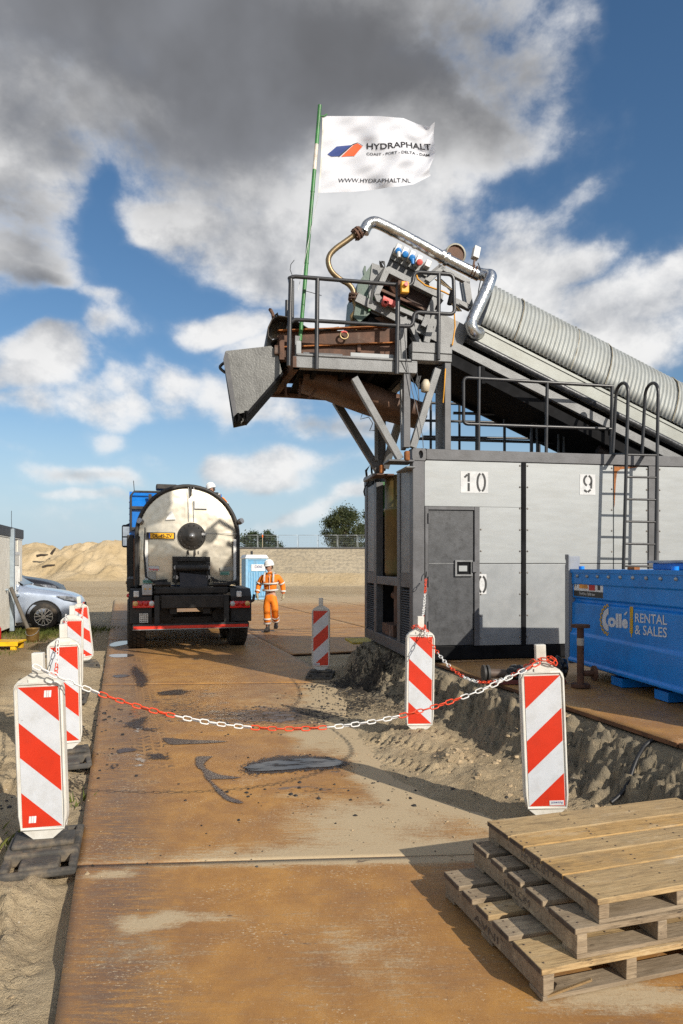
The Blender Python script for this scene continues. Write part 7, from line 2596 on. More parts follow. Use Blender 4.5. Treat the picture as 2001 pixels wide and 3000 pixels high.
# side equipment left of the tank and walkway
MB().box((-1.22, 2.9, 0.55), (-0.45, 4.3, 1.2)).build('tool_locker', TBK, truck, bevel=0.02)
MB().box((0.45, 2.9, 0.55), (1.2, 4.3, 1.2)).build('tool_locker', TBK, truck, bevel=0.02)
MB().box((-1.20, 4.5, 1.25), (1.20, 5.15, 1.32)).build('walkway', TBK, truck)
MB().box((0.45, 4.5, 2.06), (1.22, 5.15, 2.11)).build('raised_step', TBK, truck)
for x in (0.5, 1.18):
    MB().cyl((x, 5.1, 1.3), (x, 5.1, 2.08), 0.025, n=8).build('step_post', TBK, truck)
MB().box((-1.24, 1.1, 1.25), (-1.06, 4.5, 1.42)).build('side_rail', TBK, truck)
for k in range(5):
    MB().cyl((-1.245, 1.4 + k * 0.7, 1.33), (-1.265, 1.4 + k * 0.7, 1.33), 0.03, n=8).build('side_marker', LAMB, truck)

# cab
cabp = [(5.25, 1.05), (5.22, 3.25), (5.45, 3.68), (6.3, 3.78), (7.05, 3.62), (7.5, 2.6), (7.55, 1.0), (7.45, 0.55), (5.25, 0.75)]
MB().prism([(-1.24, y, z) for y, z in cabp], (2.46, 0, 0)).build('cab', CBLUE, truck, bevel=0.06, seg=3)
MB().box((-1.30, 4.98, 1.0), (-1.12, 5.20, 2.50)).build('side_fairing', TBK, truck, bevel=0.03)
for k in range(3):
    MB().box((-1.305, 5.0 + k * 0.07, 1.7), (-1.298, 5.03 + k * 0.07, 2.4)).build('fairing_slot', TBKG, truck)
for z in (2.62, 3.18):
    MB().box((-1.20, 5.12, z), (0.6, 5.20, z + 0.09)).build('grab_bar', TBK, truck, bevel=0.015)
for x in (-0.75,):
    MB().box((x, 5.14, 2.72), (x + 0.08, 5.20, 3.6)).build('cab_strut', TBK, truck)
MB().tube([(-1.20, 5.16, 2.6), (-1.20, 5.16, 3.55), (-1.12, 5.2, 3.66), (1.1, 5.2, 3.68)], 0.03, 8).build('cab_edge_trim', TBK, truck)
MB().box((-0.55, 5.3, 3.76), (0.0, 5.8, 3.90)).build('roof_hatch', TBK, truck, bevel=0.03)
MB().tube([(-1.1, 7.3, 3.5), (-1.15, 7.3, 4.2)], 0.01, 4).build('aerial', TBK, truck)
for z in [1.3 + 0.16 * k for k in range(14)]:
    MB().lathe([(0, -0.012), (0.014, -0.008), (0.018, 0)], (-1.243, 5.3, z), (1, 0, 0), 8).build('cab_rivet', ALU, truck)
# mirror
a_, b_ = trear(357, 1604, 6.9), trear(383, 1538, 6.9)
mir = MB().box((a_.x, 6.75, a_.z), (b_.x, 6.95, b_.z)).build('mirror', TBK, truck, bevel=0.06, seg=3)
MB().box((a_.x + 0.03, 6.742, a_.z + 0.32), (b_.x - 0.03, 6.749, b_.z - 0.06)).build('mirror_glass', M('mirror_glass', (0.55, 0.57, 0.6), 0.05, 1.0, bump=0), mir)
MB().box((a_.x + 0.03, 6.742, a_.z + 0.05), (b_.x - 0.03, 6.749, a_.z + 0.28)).build('mirror_glass', M('mirror_glass', (0.55, 0.57, 0.6), 0.05, 1.0, bump=0), mir)
MB().tube([((a_.x + b_.x) / 2, 6.85, b_.z - 0.02), (b_.x + 0.1, 6.9, b_.z + 0.08), (-1.2, 7.0, b_.z + 0.06)], 0.03, 8).build('mirror_arm', TBK, mir)
MB().cyl((b_.x - 0.02, 6.8, a_.z - 0.12), (b_.x - 0.02, 6.86, a_.z - 0.12), 0.05, n=10).build('side_lamp', LRED, truck)
for (u, v) in ((377, 1745), (379, 1760)):
    q = trear(u, v, 4.0)
    MB().lathe([(0, -0.03), (0.05, -0.02), (0.055, 0.03)], q, (0, 1, 0), 12).build('side_lamp', LRED if v < 1750 else LAMB, truck)


# ================================================================== BARRIERS
BWHITE = M('barrier_plastic', (0.66, 0.64, 0.58), 0.5, var=0.08, dirt=(0.30, 0.24, 0.16), damt=0.35, dscale=6, bump=0.05)
SHW = M('sheeting_white', (0.58, 0.60, 0.63), 0.35, var=0.03, dirt=(0.36, 0.34, 0.30), damt=0.30, dscale=9, bump=0.03, bscale=200, speck=(0.16, 0.12, 0.08), spamt=0.8, splo=0.70, spscale=42.0)
SHR = M('sheeting_red', (0.60, 0.035, 0.012), 0.35, var=0.05, dirt=(0.36, 0.03, 0.015), damt=0.35, dscale=7, bump=0.03, bscale=200, speck=(0.20, 0.03, 0.02), spamt=0.7, splo=0.71, spscale=42.0)
RUB = M('barrier_rubber', (0.062, 0.058, 0.052), 0.85, var=0.3, dirt=(0.24, 0.185, 0.12), damt=0.8, dscale=6, bump=0.3)
STICK = M('sticker_white', (0.72, 0.72, 0.72), 0.4, bump=0)
STINK = M('sticker_ink', (0.05, 0.06, 0.22), 0.5, bump=0)


def clip(poly, f):
    out = []
    for i in range(len(poly)):
        a_, b_ = poly[i], poly[(i + 1) % len(poly)]
        fa, fb = f(a_), f(b_)
        if fa >= 0:
            out.append(a_)
        if (fa >= 0) != (fb >= 0):
            t = fa / (fa - fb)
            out.append((a_[0] + (b_[0] - a_[0]) * t, a_[1] + (b_[1] - a_[1]) * t))
    return out


def barrier(loc, rz, label, mirror=False, lean=(0, 0), base=True, sticker=None, marks=False, base_rz=0.0):
    t = thing('barrier_board', label, 'barrier', loc, rz, 'red and white barrier boards')
    pr_ = [(-0.055, 0.105), (0.055, 0.105), (0.115, 0.155), (0.135, 0.215), (0.138, 0.25), (0.138, 0.99), (0.131, 1.02), (0.11, 1.045), (0.045, 1.085), (-0.045, 1.085), (-0.11, 1.045), (-0.131, 1.02), (-0.138, 0.99), (-0.138, 0.25), (-0.135, 0.215), (-0.115, 0.155)]
    LM = Matrix.Translation((0, 0, 0.1)) @ Matrix.Rotation(lean[0], 4, 'Y') @ Matrix.Rotation(lean[1], 4, 'X') @ Matrix.Translation((0, 0, -0.1))

    def put(mb, name, mat, parent=t, bevel=0.0):
        mb.xf(LM)
        return mb.build(name, mat, parent, bevel=bevel)
    body = put(MB().prism([(x, -0.027, z) for x, z in pr_], (0, 0.054, 0)), 'board', BWHITE, bevel=0.006)
    mb = MB()
    rim = [(-0.122, 0.165), (0.122, 0.165), (0.129, 0.25), (0.129, 0.99), (0.112, 1.028), (-0.112, 1.028), (-0.129, 0.99), (-0.129, 0.25)]
    mb.tube([(x, -0.028, z) for x, z in rim], 0.0085, 6, closed=True)
    mb.tube([(x, 0.028, z) for x, z in rim], 0.0085, 6, closed=True)
    put(mb, 'rim', BWHITE)
    put(MB().box((-0.032, -0.024, 1.086), (0.032, 0.024, 1.205)), 'nub', BWHITE, bevel=0.004)
    put(MB().box((-0.034, -0.026, 0.05), (0.034, 0.026, 0.104)), 'plug', BWHITE)
    put(MB().box((-0.05, -0.036, 1.032), (0.05, -0.0275, 1.055)), 'moulded_lip', BWHITE)
    xw, z0, z1 = 0.113, 0.178, 1.008
    bh = (z1 - z0) / 4
    for side in (-1, 1):
        for k in range(-1, 4):
            rect = [(-xw, z0), (xw, z0), (xw, z1), (-xw, z1)]
            sg = -1 if mirror else 1

            def cfun(p_):
                return (z1 - p_[1] - (p_[0] * sg + xw) * (bh / (2 * xw))) / bh
            poly = clip(rect, lambda p_: cfun(p_) - k)
            if len(poly) > 2:
                poly = clip(poly, lambda p_: (k + 1) - cfun(p_))
            if len(poly) < 3:
                continue
            mb = MB()
            mb.prism([(x, side * 0.0275, z) for x, z in poly], (0, side * 0.003, 0))
            put(mb, 'stripe', SHR if k % 2 else SHW, body)
    if marks:
        for (x, z) in ((0.055, 0.965), (-0.055, 0.225)):
            for k in range(3):
                mb = MB()
                mb.prism([(x + (k - 1) * 0.014 - 0.008, -0.0312, z - 0.02), (x + (k - 1) * 0.014 + 0.004, -0.0312, z - 0.02), (x + (k - 1) * 0.014 + 0.008, -0.0312, z + 0.02), (x + (k - 1) * 0.014 - 0.004, -0.0312, z + 0.02)], (0, -0.0008, 0))
                put(mb, 'emblem', STICK, body)
    if sticker:
        sx, rot = sticker
        st = put(MB().box((sx - 0.045, -0.0325, 0.182), (sx + 0.045, -0.0308, 0.212)), 'sticker', STICK, body)
        mb = MB()
        if rot:
            text_on(mb, 'Answest', (sx + 0.040, -0.0335, 0.206), (-1, 0, 0), (0, 0, -1), 0.018, 0.075)
        else:
            text_on(mb, 'Answest', (sx - 0.038, -0.0335, 0.189), (1, 0, 0), (0, 0, 1), 0.018, 0.075)
        put(mb, 'sticker_lettering', STINK, st)
    if base:
        B = Matrix.Rotation(base_rz, 4, 'Z')
        mb = MB()
        # heavy recycled rubber foot with handle slots
        mb.box((-0.20, -0.15, 0.0), (0.20, 0.15, 0.072))
        mb.box((-0.17, -0.09, 0.072), (0.17, 0.09, 0.104))
        for sy in (-1, 1):
            y0, y1, y2 = sy * 0.15, sy * 0.30, sy * 0.34
            mb.box((-0.20, y0, 0.0), (-0.155, y1, 0.056))
            mb.box((0.155, y0, 0.0), (0.20, y1, 0.056))
            mb.box((-0.105, y0, 0.0), (0.105, y1, 0.054))
            mb.box((-0.20, y1, 0.0), (0.20, y2, 0.042))
        mb.xf(B)
        ft = mb.build('rubber_foot', RUB, t, bevel=0.012)
        mb = MB()
        text_on(mb, '25KG', (-0.07, -0.26, 0.0555), (1, 0, 0), (0, 1, 0), 0.05, 0.14, bold=0.02)
        mb.xf(B)
        mb.build('foot_lettering', M('foot_lettering', (0.09, 0.08, 0.065), 0.8), ft)
        for xx in (-0.10, 0.05):
            for yy in (-0.125, 0.11):
                MB().box((xx, yy, 0.1045 if abs(yy) < 0.09 else 0.0725), (xx + 0.05, yy + 0.022, (0.1045 if abs(yy) < 0.09 else 0.0725) + 0.006)).xf(B).build('foot_rib', RUB, ft)
    return t


GZ = lambda x, y: float(ground_height(np.array([x]), np.array([y]))[0])
BAR = {}
specs = [
    ('B1', (-1.765, 4.06), rad(7), 'large barrier board at the front left, with the white chain over its top', False, (rad(-1.5), rad(1.5)), None, True, rad(10)),
    ('B2', (-2.43, 6.02), rad(19), 'second barrier board in the left row, a red and white chain down its face', False, (rad(-1.0), rad(2)), None, False, rad(4)),
    ('B3', (-3.46, 8.75), rad(17), 'third barrier board in the left row, mostly hidden by the second', False, (rad(0.5), rad(1)), None, False, 0),
    ('B4', (-4.38, 11.7), rad(25), 'farthest barrier board in the left row, leaning, near the tanker wheel', False, (rad(-6.5), rad(2)), (-0.05, False), False, 0),
    ('B5', (-0.315, 10.45), rad(-4), 'lone barrier board in the shade left of the plant container corner', True, (0.0, 0.0), (-0.06, False), False, 0),
    ('B6', (0.745, 6.57), rad(7), 'barrier board standing in the sand in front of the container door', False, (rad(0.8), 0.0), None, False, 0),
    ('B7', (1.315, 4.38), rad(-2), 'barrier board behind the pallets, next to the blue tank', True, (rad(-2.2), 0.0), (0.06, True), False, 0)]
for key, (x, y), rz, lb, mir_, ln, stk, mk, brz in specs:
    g = max(GZ(x, y), 0.0) if key in ('B5',) else GZ(x, y)
    off = {'B1': 0.01, 'B2': 0.0, 'B3': 0.0, 'B4': 0.0, 'B5': -0.01, 'B6': -0.09, 'B7': -0.07}[key]
    z = {'B1': -0.02, 'B2': -0.02, 'B3': -0.02, 'B4': -0.03, 'B5': -0.005, 'B6': 0.005, 'B7': -0.012}[key]
    BAR[key] = barrier((x, y, z), rz, lb, mir_, ln, key not in ('B6', 'B7'), stk, mk, brz)

# ------------------------------------------------------------------ plastic chains
CHR = M('chain_red', (0.72, 0.065, 0.015), 0.4, var=0.08, bump=0)
CHW = M('chain_white', (0.74, 0.73, 0.70), 0.4, var=0.06, bump=0)


def link_mesh(name, mat, L=0.062, Wd=0.034, r=0.0042, n=5):
    mb = MB()
    hw, hl = Wd / 2 - r, L / 2 - r
    pts = []
    for k in range(6):
        t = -math.pi / 2 + math.pi * k / 5
        pts.append(Vector((hl - hw + hw * math.cos(t), hw * math.sin(t), 0)))
    for k in range(6):
        t = math.pi / 2 + math.pi * k / 5
        pts.append(Vector((-(hl - hw) + hw * math.cos(t), hw * math.sin(t), 0)))
    mb.tube(pts, r, n, closed=True)
    return mb.mesh(name, mat)


LINK_R, LINK_W = link_mesh('chain_link', CHR), link_mesh('chain_link', CHW)


def catenary(p, q, sag, n=60):
    p, q = Vector(p), Vector(q)
    return [p.lerp(q, k / n) - Vector((0, 0, sag * 4 * (k / n) * (1 - k / n))) for k in range(n + 1)]


def chain(label, path, first, runs, pitch=0.0505, joined=False):
    """runs: number of links of each colour in turn"""
    path = [Vector(p) for p in path]
    t = thing('plastic_chain', label, 'chain', path[0], 0, 'red and white plastic chains')
    # sample at equal pitch
    seg = [(path[i + 1] - path[i]).length for i in range(len(path) - 1)]
    tot = sum(seg)
    n = int(tot / pitch)
    cols = []
    c = first
    i = 0
    while len(cols) < n + 1:
        cols += [c] * runs[i % len(runs)]
        c = 'w' if c == 'r' else 'r'
        i += 1

    def at(d):
        d = min(max(d, 0), tot - 1e-5)
        k = 0
        while d > seg[k]:
            d -= seg[k]
            k += 1
        return path[k].lerp(path[k + 1], d / seg[k]), (path[k + 1] - path[k]).normalized()
    big = {'r': MB(), 'w': MB()}
    for k in range(n):
        c, tg = at((k + 0.5) * pitch)
        ref = Vector((0, 0, 1)) if abs(tg.z) < 0.9 else Vector((0, 1, 0))
        sx = tg.cross(ref).normalized()
        up = sx.cross(tg)
        roll = (0.5 if k % 2 else -0.9) + 0.18 * math.sin(k * 2.1)
        y = sx * math.cos(roll) + up * math.sin(roll)
        z = tg.cross(y)
        Mx = Matrix((tg, y, z)).transposed().to_4x4()
        Mx.translation = c - path[0]
        me = LINK_R if cols[k] == 'r' else LINK_W
        if joined:
            b_ = big[cols[k]]
            b_.add([Mx @ v.co for v in me.vertices], [tuple(p_.vertices) for p_ in me.polygons], True)
        else:
            o = bpy.data.objects.new('link', me)
            COL.objects.link(o)
            o.parent = t
            o.matrix_local = Mx
    if joined:
        t['_off'] = [0, 0, 0]
        for k, m_ in (('r', CHR), ('w', CHW)):
            if big[k].V:
                o = big[k].build('links', m_, t)
                o['kind'] = 'stuff'
    return t


def top_of(key, dx=0.0, dy=0.0, z=1.12):
    o = BAR[key]
    rz = o.rotation_euler.z
    v = Matrix.Rotation(rz, 3, 'Z') @ Vector((dx, dy, 0))
    return Vector((o.location.x + v.x, o.location.y + v.y, o.location.z + z))


s1 = P(97, 1949, 3.93)
chain('long red and white chain sagging across the road between the front barrier boards', catenary(s1, P(1600, 1929, 4.32), 0.405), 'w', [8, 9, 9, 9, 9, 8, 9, 12])
MB_ = None
chain('chain from the board behind the pallets back to the one before the door', catenary(P(1566, 1934, 4.36), top_of('B6', 0.03, -0.035, 1.09), 0.30), 'r', [7, 6, 6, 6, 6, 6, 6, 4])
chain('chain from the board before the door up to a hook on the container', catenary(top_of('B6', 0.02, 0.0, 1.13), Vector((1.03, 8.33, 1.545)), 0.12), 'r', [12, 16, 12])
chain('slack chain hanging between the first and second left barrier boards', catenary(top_of('B1', -0.02, 0.03, 1.12), top_of('B2', -0.06, -0.04, 1.10), 0.42), 'w', [9, 9, 9, 10])
chain('slack chain between the second and third left barrier boards', catenary(top_of('B2', -0.02, 0.03, 1.12), top_of('B3', -0.06, -0.04, 1.10), 0.40), 'w', [8, 9, 9, 9], joined=True)
chain('slack chain between the third and farthest left barrier boards', catenary(top_of('B3', -0.02, 0.03, 1.12), top_of('B4', -0.04, -0.04, 1.12), 0.42), 'w', [8, 9, 9, 9], joined=True)
MB().tube([(1.03, 8.33, 1.55), (1.035, 8.335, 1.60), (1.04, 8.36, 1.62)], 0.006, 5).build('chain_hook', BLACKM)
tag(bpy.data.objects['chain_hook'], 'small black wire hook holding the chain on the container post', 'hook')
# knots of chain round the tops
for key, lb in (('B6', 'knotted red and white chain end round the middle board top'), ('B7', 'red chain end knotted round the board top behind the pallets')):
    c = top_of(key, 0.0, 0.0, 1.10)
    pts_ = [c + Vector((0.055 * math.cos(t), 0.05 * math.sin(t) - 0.005, 0.015 * math.sin(2 * t))) for t in [2.2 * math.pi * k / 22 for k in range(23)]]
    if key == 'B6':
        pts_ += [c + Vector((0.06 + 0.02 * math.sin(k), -0.05, -0.02 - 0.015 * k)) for k in range(6)]
    chain(lb, pts_, 'r', [10, 4], joined=True)

# ------------------------------------------------------------------ hose across the joint and cable on the bank
RUBH = M('grey_hose', (0.060, 0.055, 0.050), 0.75, var=0.3, dirt=(0.22, 0.17, 0.11), damt=0.4, dscale=9)
hp = [(-40, 2605), (20, 2575), (90, 2553), (160, 2540), (224, 2532), (320, 2530), (430, 2526), (540, 2527), (650, 2524), (760, 2521), (880, 2523), (1000, 2517), (1120, 2518), (1240, 2513), (1370, 2509), (1520, 2500), (1700, 2488)]
pts_ = []
for i, (u, v) in enumerate(hp):
    p_ = G(u, v, 0.02)
    zz = 0.022 if p_.x > float(roadL(p_.y)) else GZ(p_.x, p_.y) + 0.02
    pts_.append((p_.x, p_.y, zz + (0.004 if i % 2 else 0)))
pts_ = [pts_[0]] + [Vector(pts_[i]).lerp(Vector(pts_[i + 1]), t) for i in range(len(pts_) - 1) for t in (0.0, 0.33, 0.66)] + [pts_[-1]]
tag(MB().tube(pts_, 0.017, 8).build('rubber_hose', RUBH), 'grey rubber hose lying across the plate joint', 'hose')
hp = [P(2060, 2170, 4.7), P(2001, 2184, 4.72), P(1950, 2192, 4.75), P(1915, 2215, 4.75), P(1890, 2262, 4.72), P(1878, 2310, 4.68), P(1862, 2350, 4.62), P(1830, 2372, 4.52), P(1780, 2385, 4.45)]
q_ = []
for p_ in hp:
    q_.append(Vector((p_.x, p_.y, max(p_.z, GZ(p_.x, p_.y) + 0.015))))
qq = []
for i in range(len(q_) - 1):
    P0, P1, P2, P3 = q_[max(i - 1, 0)], q_[i], q_[i + 1], q_[min(i + 2, len(q_) - 1)]
    for k in range(4):
        t = k / 4
        qq.append(0.5 * ((2 * P1) + (P2 - P0) * t + (2 * P0 - 5 * P1 + 4 * P2 - P3) * t * t + (3 * P1 - P0 - 3 * P2 + P3) * t ** 3))
tag(MB().tube(qq, 0.014, 8).build('power_cable', CABLE), 'black cable hanging down the sand bank at the right edge', 'cable')

# ------------------------------------------------------------------ pallets
def wood_mat(name, c1, c2, c3):
    m = bpy.data.materials.new(name)
    m.use_nodes = True
    T = NT(m.node_tree)
    out = T.n('OutputMaterial')
    b = T.n('BsdfPrincipled')
    T.l(b.outputs[0], out.inputs[0])
    tc = T.n('TexCoord')
    oi = T.n('ObjectInfo')
    v = T.vm('ADD', tc.outputs['Object'], T.vm('SCALE', (31.0, 17.0, 5.0), scale=oi.outputs['Random']))
    gr = T.noise(T.scale3(v, (1.0, 14.0, 14.0)), 4.0, 8, 0.62, 0.6)
    gr2 = T.noise(T.scale3(v, (2.5, 60.0, 60.0)), 5.0, 4, 0.6)
    big = T.noise(v, 3.0, 6, 0.6)
    c = T.mix(T.ss(gr, 0.3, 0.7), c1, c2)
    c = T.mix(T.m('MULTIPLY', T.ss(gr2, 0.50, 0.68), 0.75), c, tuple(x * 0.35 for x in c1))
    st = T.noise(T.scale3(v, (1.0, 5.0, 5.0)), 7.0, 8, 0.72)
    c = T.mix(T.m('MULTIPLY', T.ss(st, 0.50, 0.72), 0.65), c, (0.13, 0.095, 0.062))
    c = T.mix(T.m('MULTIPLY', T.ss(big, 0.48, 0.72), 0.75), c, c3)
    c = T.mix(T.m('MULTIPLY', oi.outputs['Random'], 0.5), c, tuple((x * 0.5 + 0.03) for x in c2), 'MIX')
    sn_ = T.noise(T.scale3(v, (1.0, 3.0, 3.0)), 2.2, 7, 0.7)
    c = T.mix(T.m('MULTIPLY', T.ss(sn_, 0.52, 0.68), 0.5), c, (0.135, 0.095, 0.055))
    c = T.mix(T.m('MULTIPLY', T.ss(sn_, 0.46, 0.34), 0.5), c, (0.60, 0.47, 0.30))
    # dark knots and stains
    kn = T.noise(T.scale3(v, (3.0, 9.0, 9.0)), 2.6, 5, 0.7)
    c = T.mix(T.m('MULTIPLY', T.ss(kn, 0.62, 0.70), 0.8), c, (0.045, 0.032, 0.024))
    T.l(c, b.inputs['Base Color'])
    b.inputs['Roughness'].default_value = 0.85
    b.inputs['Specular IOR Level'].default_value = 0.2
    bp = T.n('Bump')
    bp.inputs['Strength'].default_value = 0.6
    bp.inputs['Distance'].default_value = 0.004
    T.l(T.m('ADD', gr, T.m('MULTIPLY', gr2, 0.5)), bp.inputs['Height'])
    T.l(bp.outputs[0], b.inputs['Normal'])
    return m


WD1 = wood_mat('pallet_wood', (0.43, 0.28, 0.13), (0.58, 0.41, 0.205), (0.30, 0.215, 0.12))
WD2 = wood_mat('pallet_wood_grey', (0.285, 0.212, 0.135), (0.41, 0.32, 0.215), (0.18, 0.13, 0.082))
WD3 = wood_mat('pallet_wood_fresh', (0.50, 0.29, 0.10), (0.60, 0.39, 0.165), (0.30, 0.22, 0.13))
WEND = M('pallet_end_grain', (0.085, 0.062, 0.045), 0.9, var=0.4, scale=20)
BRAND = M('pallet_brand', (0.10, 0.08, 0.065), 0.9)
BRAND2 = M('pallet_brand_faded', (0.15, 0.125, 0.10), 0.9)
NAIL = M('nail_rust', (0.10, 0.07, 0.05), 0.8)
_pm = {}


def board(parent, name, p, q, mat, bev=0.003, wob=0.0, rnd=None):
    mb = MB().box(p, q)
    if rnd:
        mb.V = [v + Vector((rnd.uniform(-1, 1) * wob, rnd.uniform(-1, 1) * wob * 0.6, rnd.uniform(-1, 1) * wob * 0.5)) for v in mb.V]
    return mb.build(name, mat, parent, bevel=bev)




def pallet(loc, rz, label, rows, seed, brand=None, mat=WD1, smat=WD2, depth=0.885, length=1.22, brand_y=0.45, hgt=0.1285, bmat=None):
    """origin = near left lower corner; boards run along +x, stringers along +y"""
    rnd = random.Random(seed)
    t = thing('wooden_pallet', label, 'pallet', loc, rz, 'stacked wooden pallets')
    for k, x in enumerate((0.0, 0.385, 0.77, 1.165)):
        s_ = board(t, 'stringer', (x, 0, 0.014), (x + 0.05, depth, hgt - 0.0245), smat, 0.004, 0.002, rnd)
        if k == 0 and brand:
            mb = MB()
            text_on(mb, brand, (-0.004, brand_y + 0.115, 0.034), (0, -1, 0), (0, 0, 1), 0.036, 0.22, bold=-0.012)
            mb.build('burnt_lettering', bmat or BRAND, s_)
    for (y0, y1) in ((0.0, 0.10), (0.40, 0.50), (depth - 0.10, depth)):
        board(t, 'bottom_board', (0.0, y0, -0.004), (length, y1, 0.0135), smat, 0.002, 0.001, rnd)
    for i, (y0, y1, m_) in enumerate(rows):
        b_ = board(t, 'deck_board', (-0.006, y0, hgt - 0.024), (length + rnd.uniform(-0.01, 0.01), y1, hgt), m_, 0.003, 0.0012, rnd)
        me_ = MB()
        me_.box((-0.0088, y0 + 0.003, hgt - 0.0225), (-0.0072, y1 - 0.003, hgt - 0.0015))
        me_.build('end_grain', WEND, b_)
        nl = MB()
        for x in (0.025, 0.41, 0.795, 1.19):
            for f_ in (0.2, 0.5, 0.8):
                xx, yy = x + rnd.uniform(-0.012, 0.012), y0 + (y1 - y0) * f_ + rnd.uniform(-0.01, 0.01)
                nl.lathe([(0.0, 0.0032), (0.0038, 0.003), (0.0042, 0.0)], (xx, yy, hgt), (0, 0, 1), 6)
        no = nl.build('nail_heads', NAIL, b_)
        no['kind'] = 'stuff'
    return t


RP = rad(16.5)
rowsA = [(0.0, 0.215, WD1), (0.245, 0.385, WD2), (0.425, 0.535, WD1), (0.575, 0.680, WD2), (0.715, 0.885, WD2)]
rowsB = [(0.0, 0.190, WD2), (0.235, 0.370, WD2), (0.415, 0.530, WD2), (0.575, 0.690, WD2), (0.735, 0.885, WD2)]
rowsC = [(0.0, 0.225, WD1), (0.235, 0.385, WD3), (0.400, 0.530, WD1), (0.545, 0.665, WD3), (0.680, 0.885, WD1)]
pallet((0.782, 2.648, 0.010), RP, 'lowest pallet of the stack, lying on the steel plate', rowsA, 2, 'AVNI', hgt=0.122)
pallet((0.935, 2.712, 0.137), RP + rad(-0.5), 'middle pallet of the stack, branded on its side', rowsB, 3, 'HOLCIM', hgt=0.117)
pallet((1.037, 2.748, 0.259), RP + rad(0.8), 'topmost pallet of the stack with closely laid yellowish boards', rowsC, 4, 'HOLCIM', hgt=0.096, bmat=BRAND2)
mb = MB()
spl = MB().beam((0.80, 2.66, 0.02), (0.96, 2.62, 0.11), 0.012, 0.008)
tag(spl.build('wood_splinter', WD3), 'loose pale splinter of wood leaning on the lowest pallet', 'splinter')

# ------------------------------------------------------------------ blue fuel tank
TKO = Vector((2.53, 7.50, 0))
TKA = math.atan2(-0.990, 0.139)                      # its visible side runs towards the viewer
fuel = thing('fuel_tank', 'blue steel fuel tank with white hire company lettering on the raised plates', 'tank', TKO, TKA)
# local x runs towards the viewer along the visible side, local y points away behind it
def tk(u, v, y=0.0):
    k = (u - CX) / FPX
    ex_, ey_ = Vector((math.cos(TKA), math.sin(TKA))), Vector((-math.sin(TKA), math.cos(TKA)))
    bx_, by_ = TKO.x + y * ey_.x, TKO.y + y * ey_.y
    x = (k * by_ - bx_) / (ex_.x - k * ex_.y)
    d = by_ + x * ex_.y
    return Vector((x, y, CAMH - (v - HZ) / FPX * d))


TKB = M('tank_blue', lin(16, 134, 222), 0.38, var=0.07, scale=2, dirt=(0.010, 0.12, 0.36), damt=0.5, dscale=3, bump=0.04, coat=0.1)
TKP = M('tank_post_grey', lin(140, 143, 148), 0.5, var=0.1)
LT = 3.05
prf = [(0.0, 1.655), (0.0, 1.500), (0.012, 1.492), (0.012, 1.352), (0.040, 1.335), (0.040, 1.312), (0.006, 1.290), (0.004, 0.985), (-0.022, 0.955), (-0.024, 0.700), (-0.045, 0.680), (-0.045, 0.655), (0.06, 0.620), (0.10, 0.615)]
mb = MB()
full = prf + [(1.12, 0.615), (1.20, 0.66), (1.16, 1.655)]
mb.prism([(0.0, y, z) for y, z in full], (LT, 0, 0))
mb.build('tank_body', TKB, fuel, bevel=0.006)
MB().box((-0.01, -0.012, 1.62), (LT + 0.01, -0.001, 1.658)).build('flange_lip', TKB, fuel)
mb = MB()
for k in range(14):
    q = Vector((0.14 + k * 0.213, -0.001, 1.585))
    MB().lathe([(0, -0.02), (0.010, -0.020), (0.018, -0.010), (0.018, 0)], q, (0, 1, 0), 10).build('flange_bolt', GALV, fuel)
for k in range(3):
    x0 = 0.78 + k * 0.72
    lg = MB()
    lg.box((x0, 0.02, PLATEAU), (x0 + 0.20, 0.06, 0.612))
    lg.box((x0, 0.0605, PLATEAU), (x0 + 0.012, 1.1, 0.612))
    lg.box((x0 + 0.188, 0.0605, PLATEAU), (x0 + 0.20, 1.1, 0.612))
    lg.build('fork_pocket', TKB, fuel)
# grey corner post with hook top
pz = tk(1675, 1624).z
mb = MB()
mb.prism([(-0.10, -0.03, 0.62), (-0.012, -0.03, 0.62), (-0.012, -0.03, pz - 0.01), (-0.03, -0.03, pz), (-0.10, -0.03, pz), (-0.10, -0.03, pz - 0.05), (-0.082, -0.03, pz - 0.07), (-0.082, -0.03, pz - 0.10), (-0.10, -0.03, pz - 0.12)], (0, 0.012, 0))
mb.box((-0.024, -0.0175, 0.62), (-0.012, 0.10, pz - 0.02))
mb.build('corner_post', TKP, fuel, bevel=0.003)
# lid and fittings on top
a_ = tk(1940, 1668, 0.35)
MB().box((a_.x, 0.25, 1.657), (LT - 0.1, 0.95, 1.72)).build('hatch', TKB, fuel, bevel=0.01)
MB().box((a_.x - 0.04, 0.22, 1.722), (LT - 0.08, 0.98, 1.745)).build('hatch_lid', GALV, fuel, bevel=0.004)
for (u, c) in ((1704, TKB), (1978, TKB)):
    q = tk(u, 1666, 0.06)
    MB().cyl((q.x, 0.06, 1.656), (q.x, 0.06, 1.69), 0.03, n=10).build('lifting_eye', c, fuel)
q = tk(1856, 1666, 0.06)
MB().box((q.x - 0.06, 0.03, 1.656), (q.x + 0.06, 0.09, 1.682)).build('filler_cap', RUSTO, fuel, bevel=0.006)
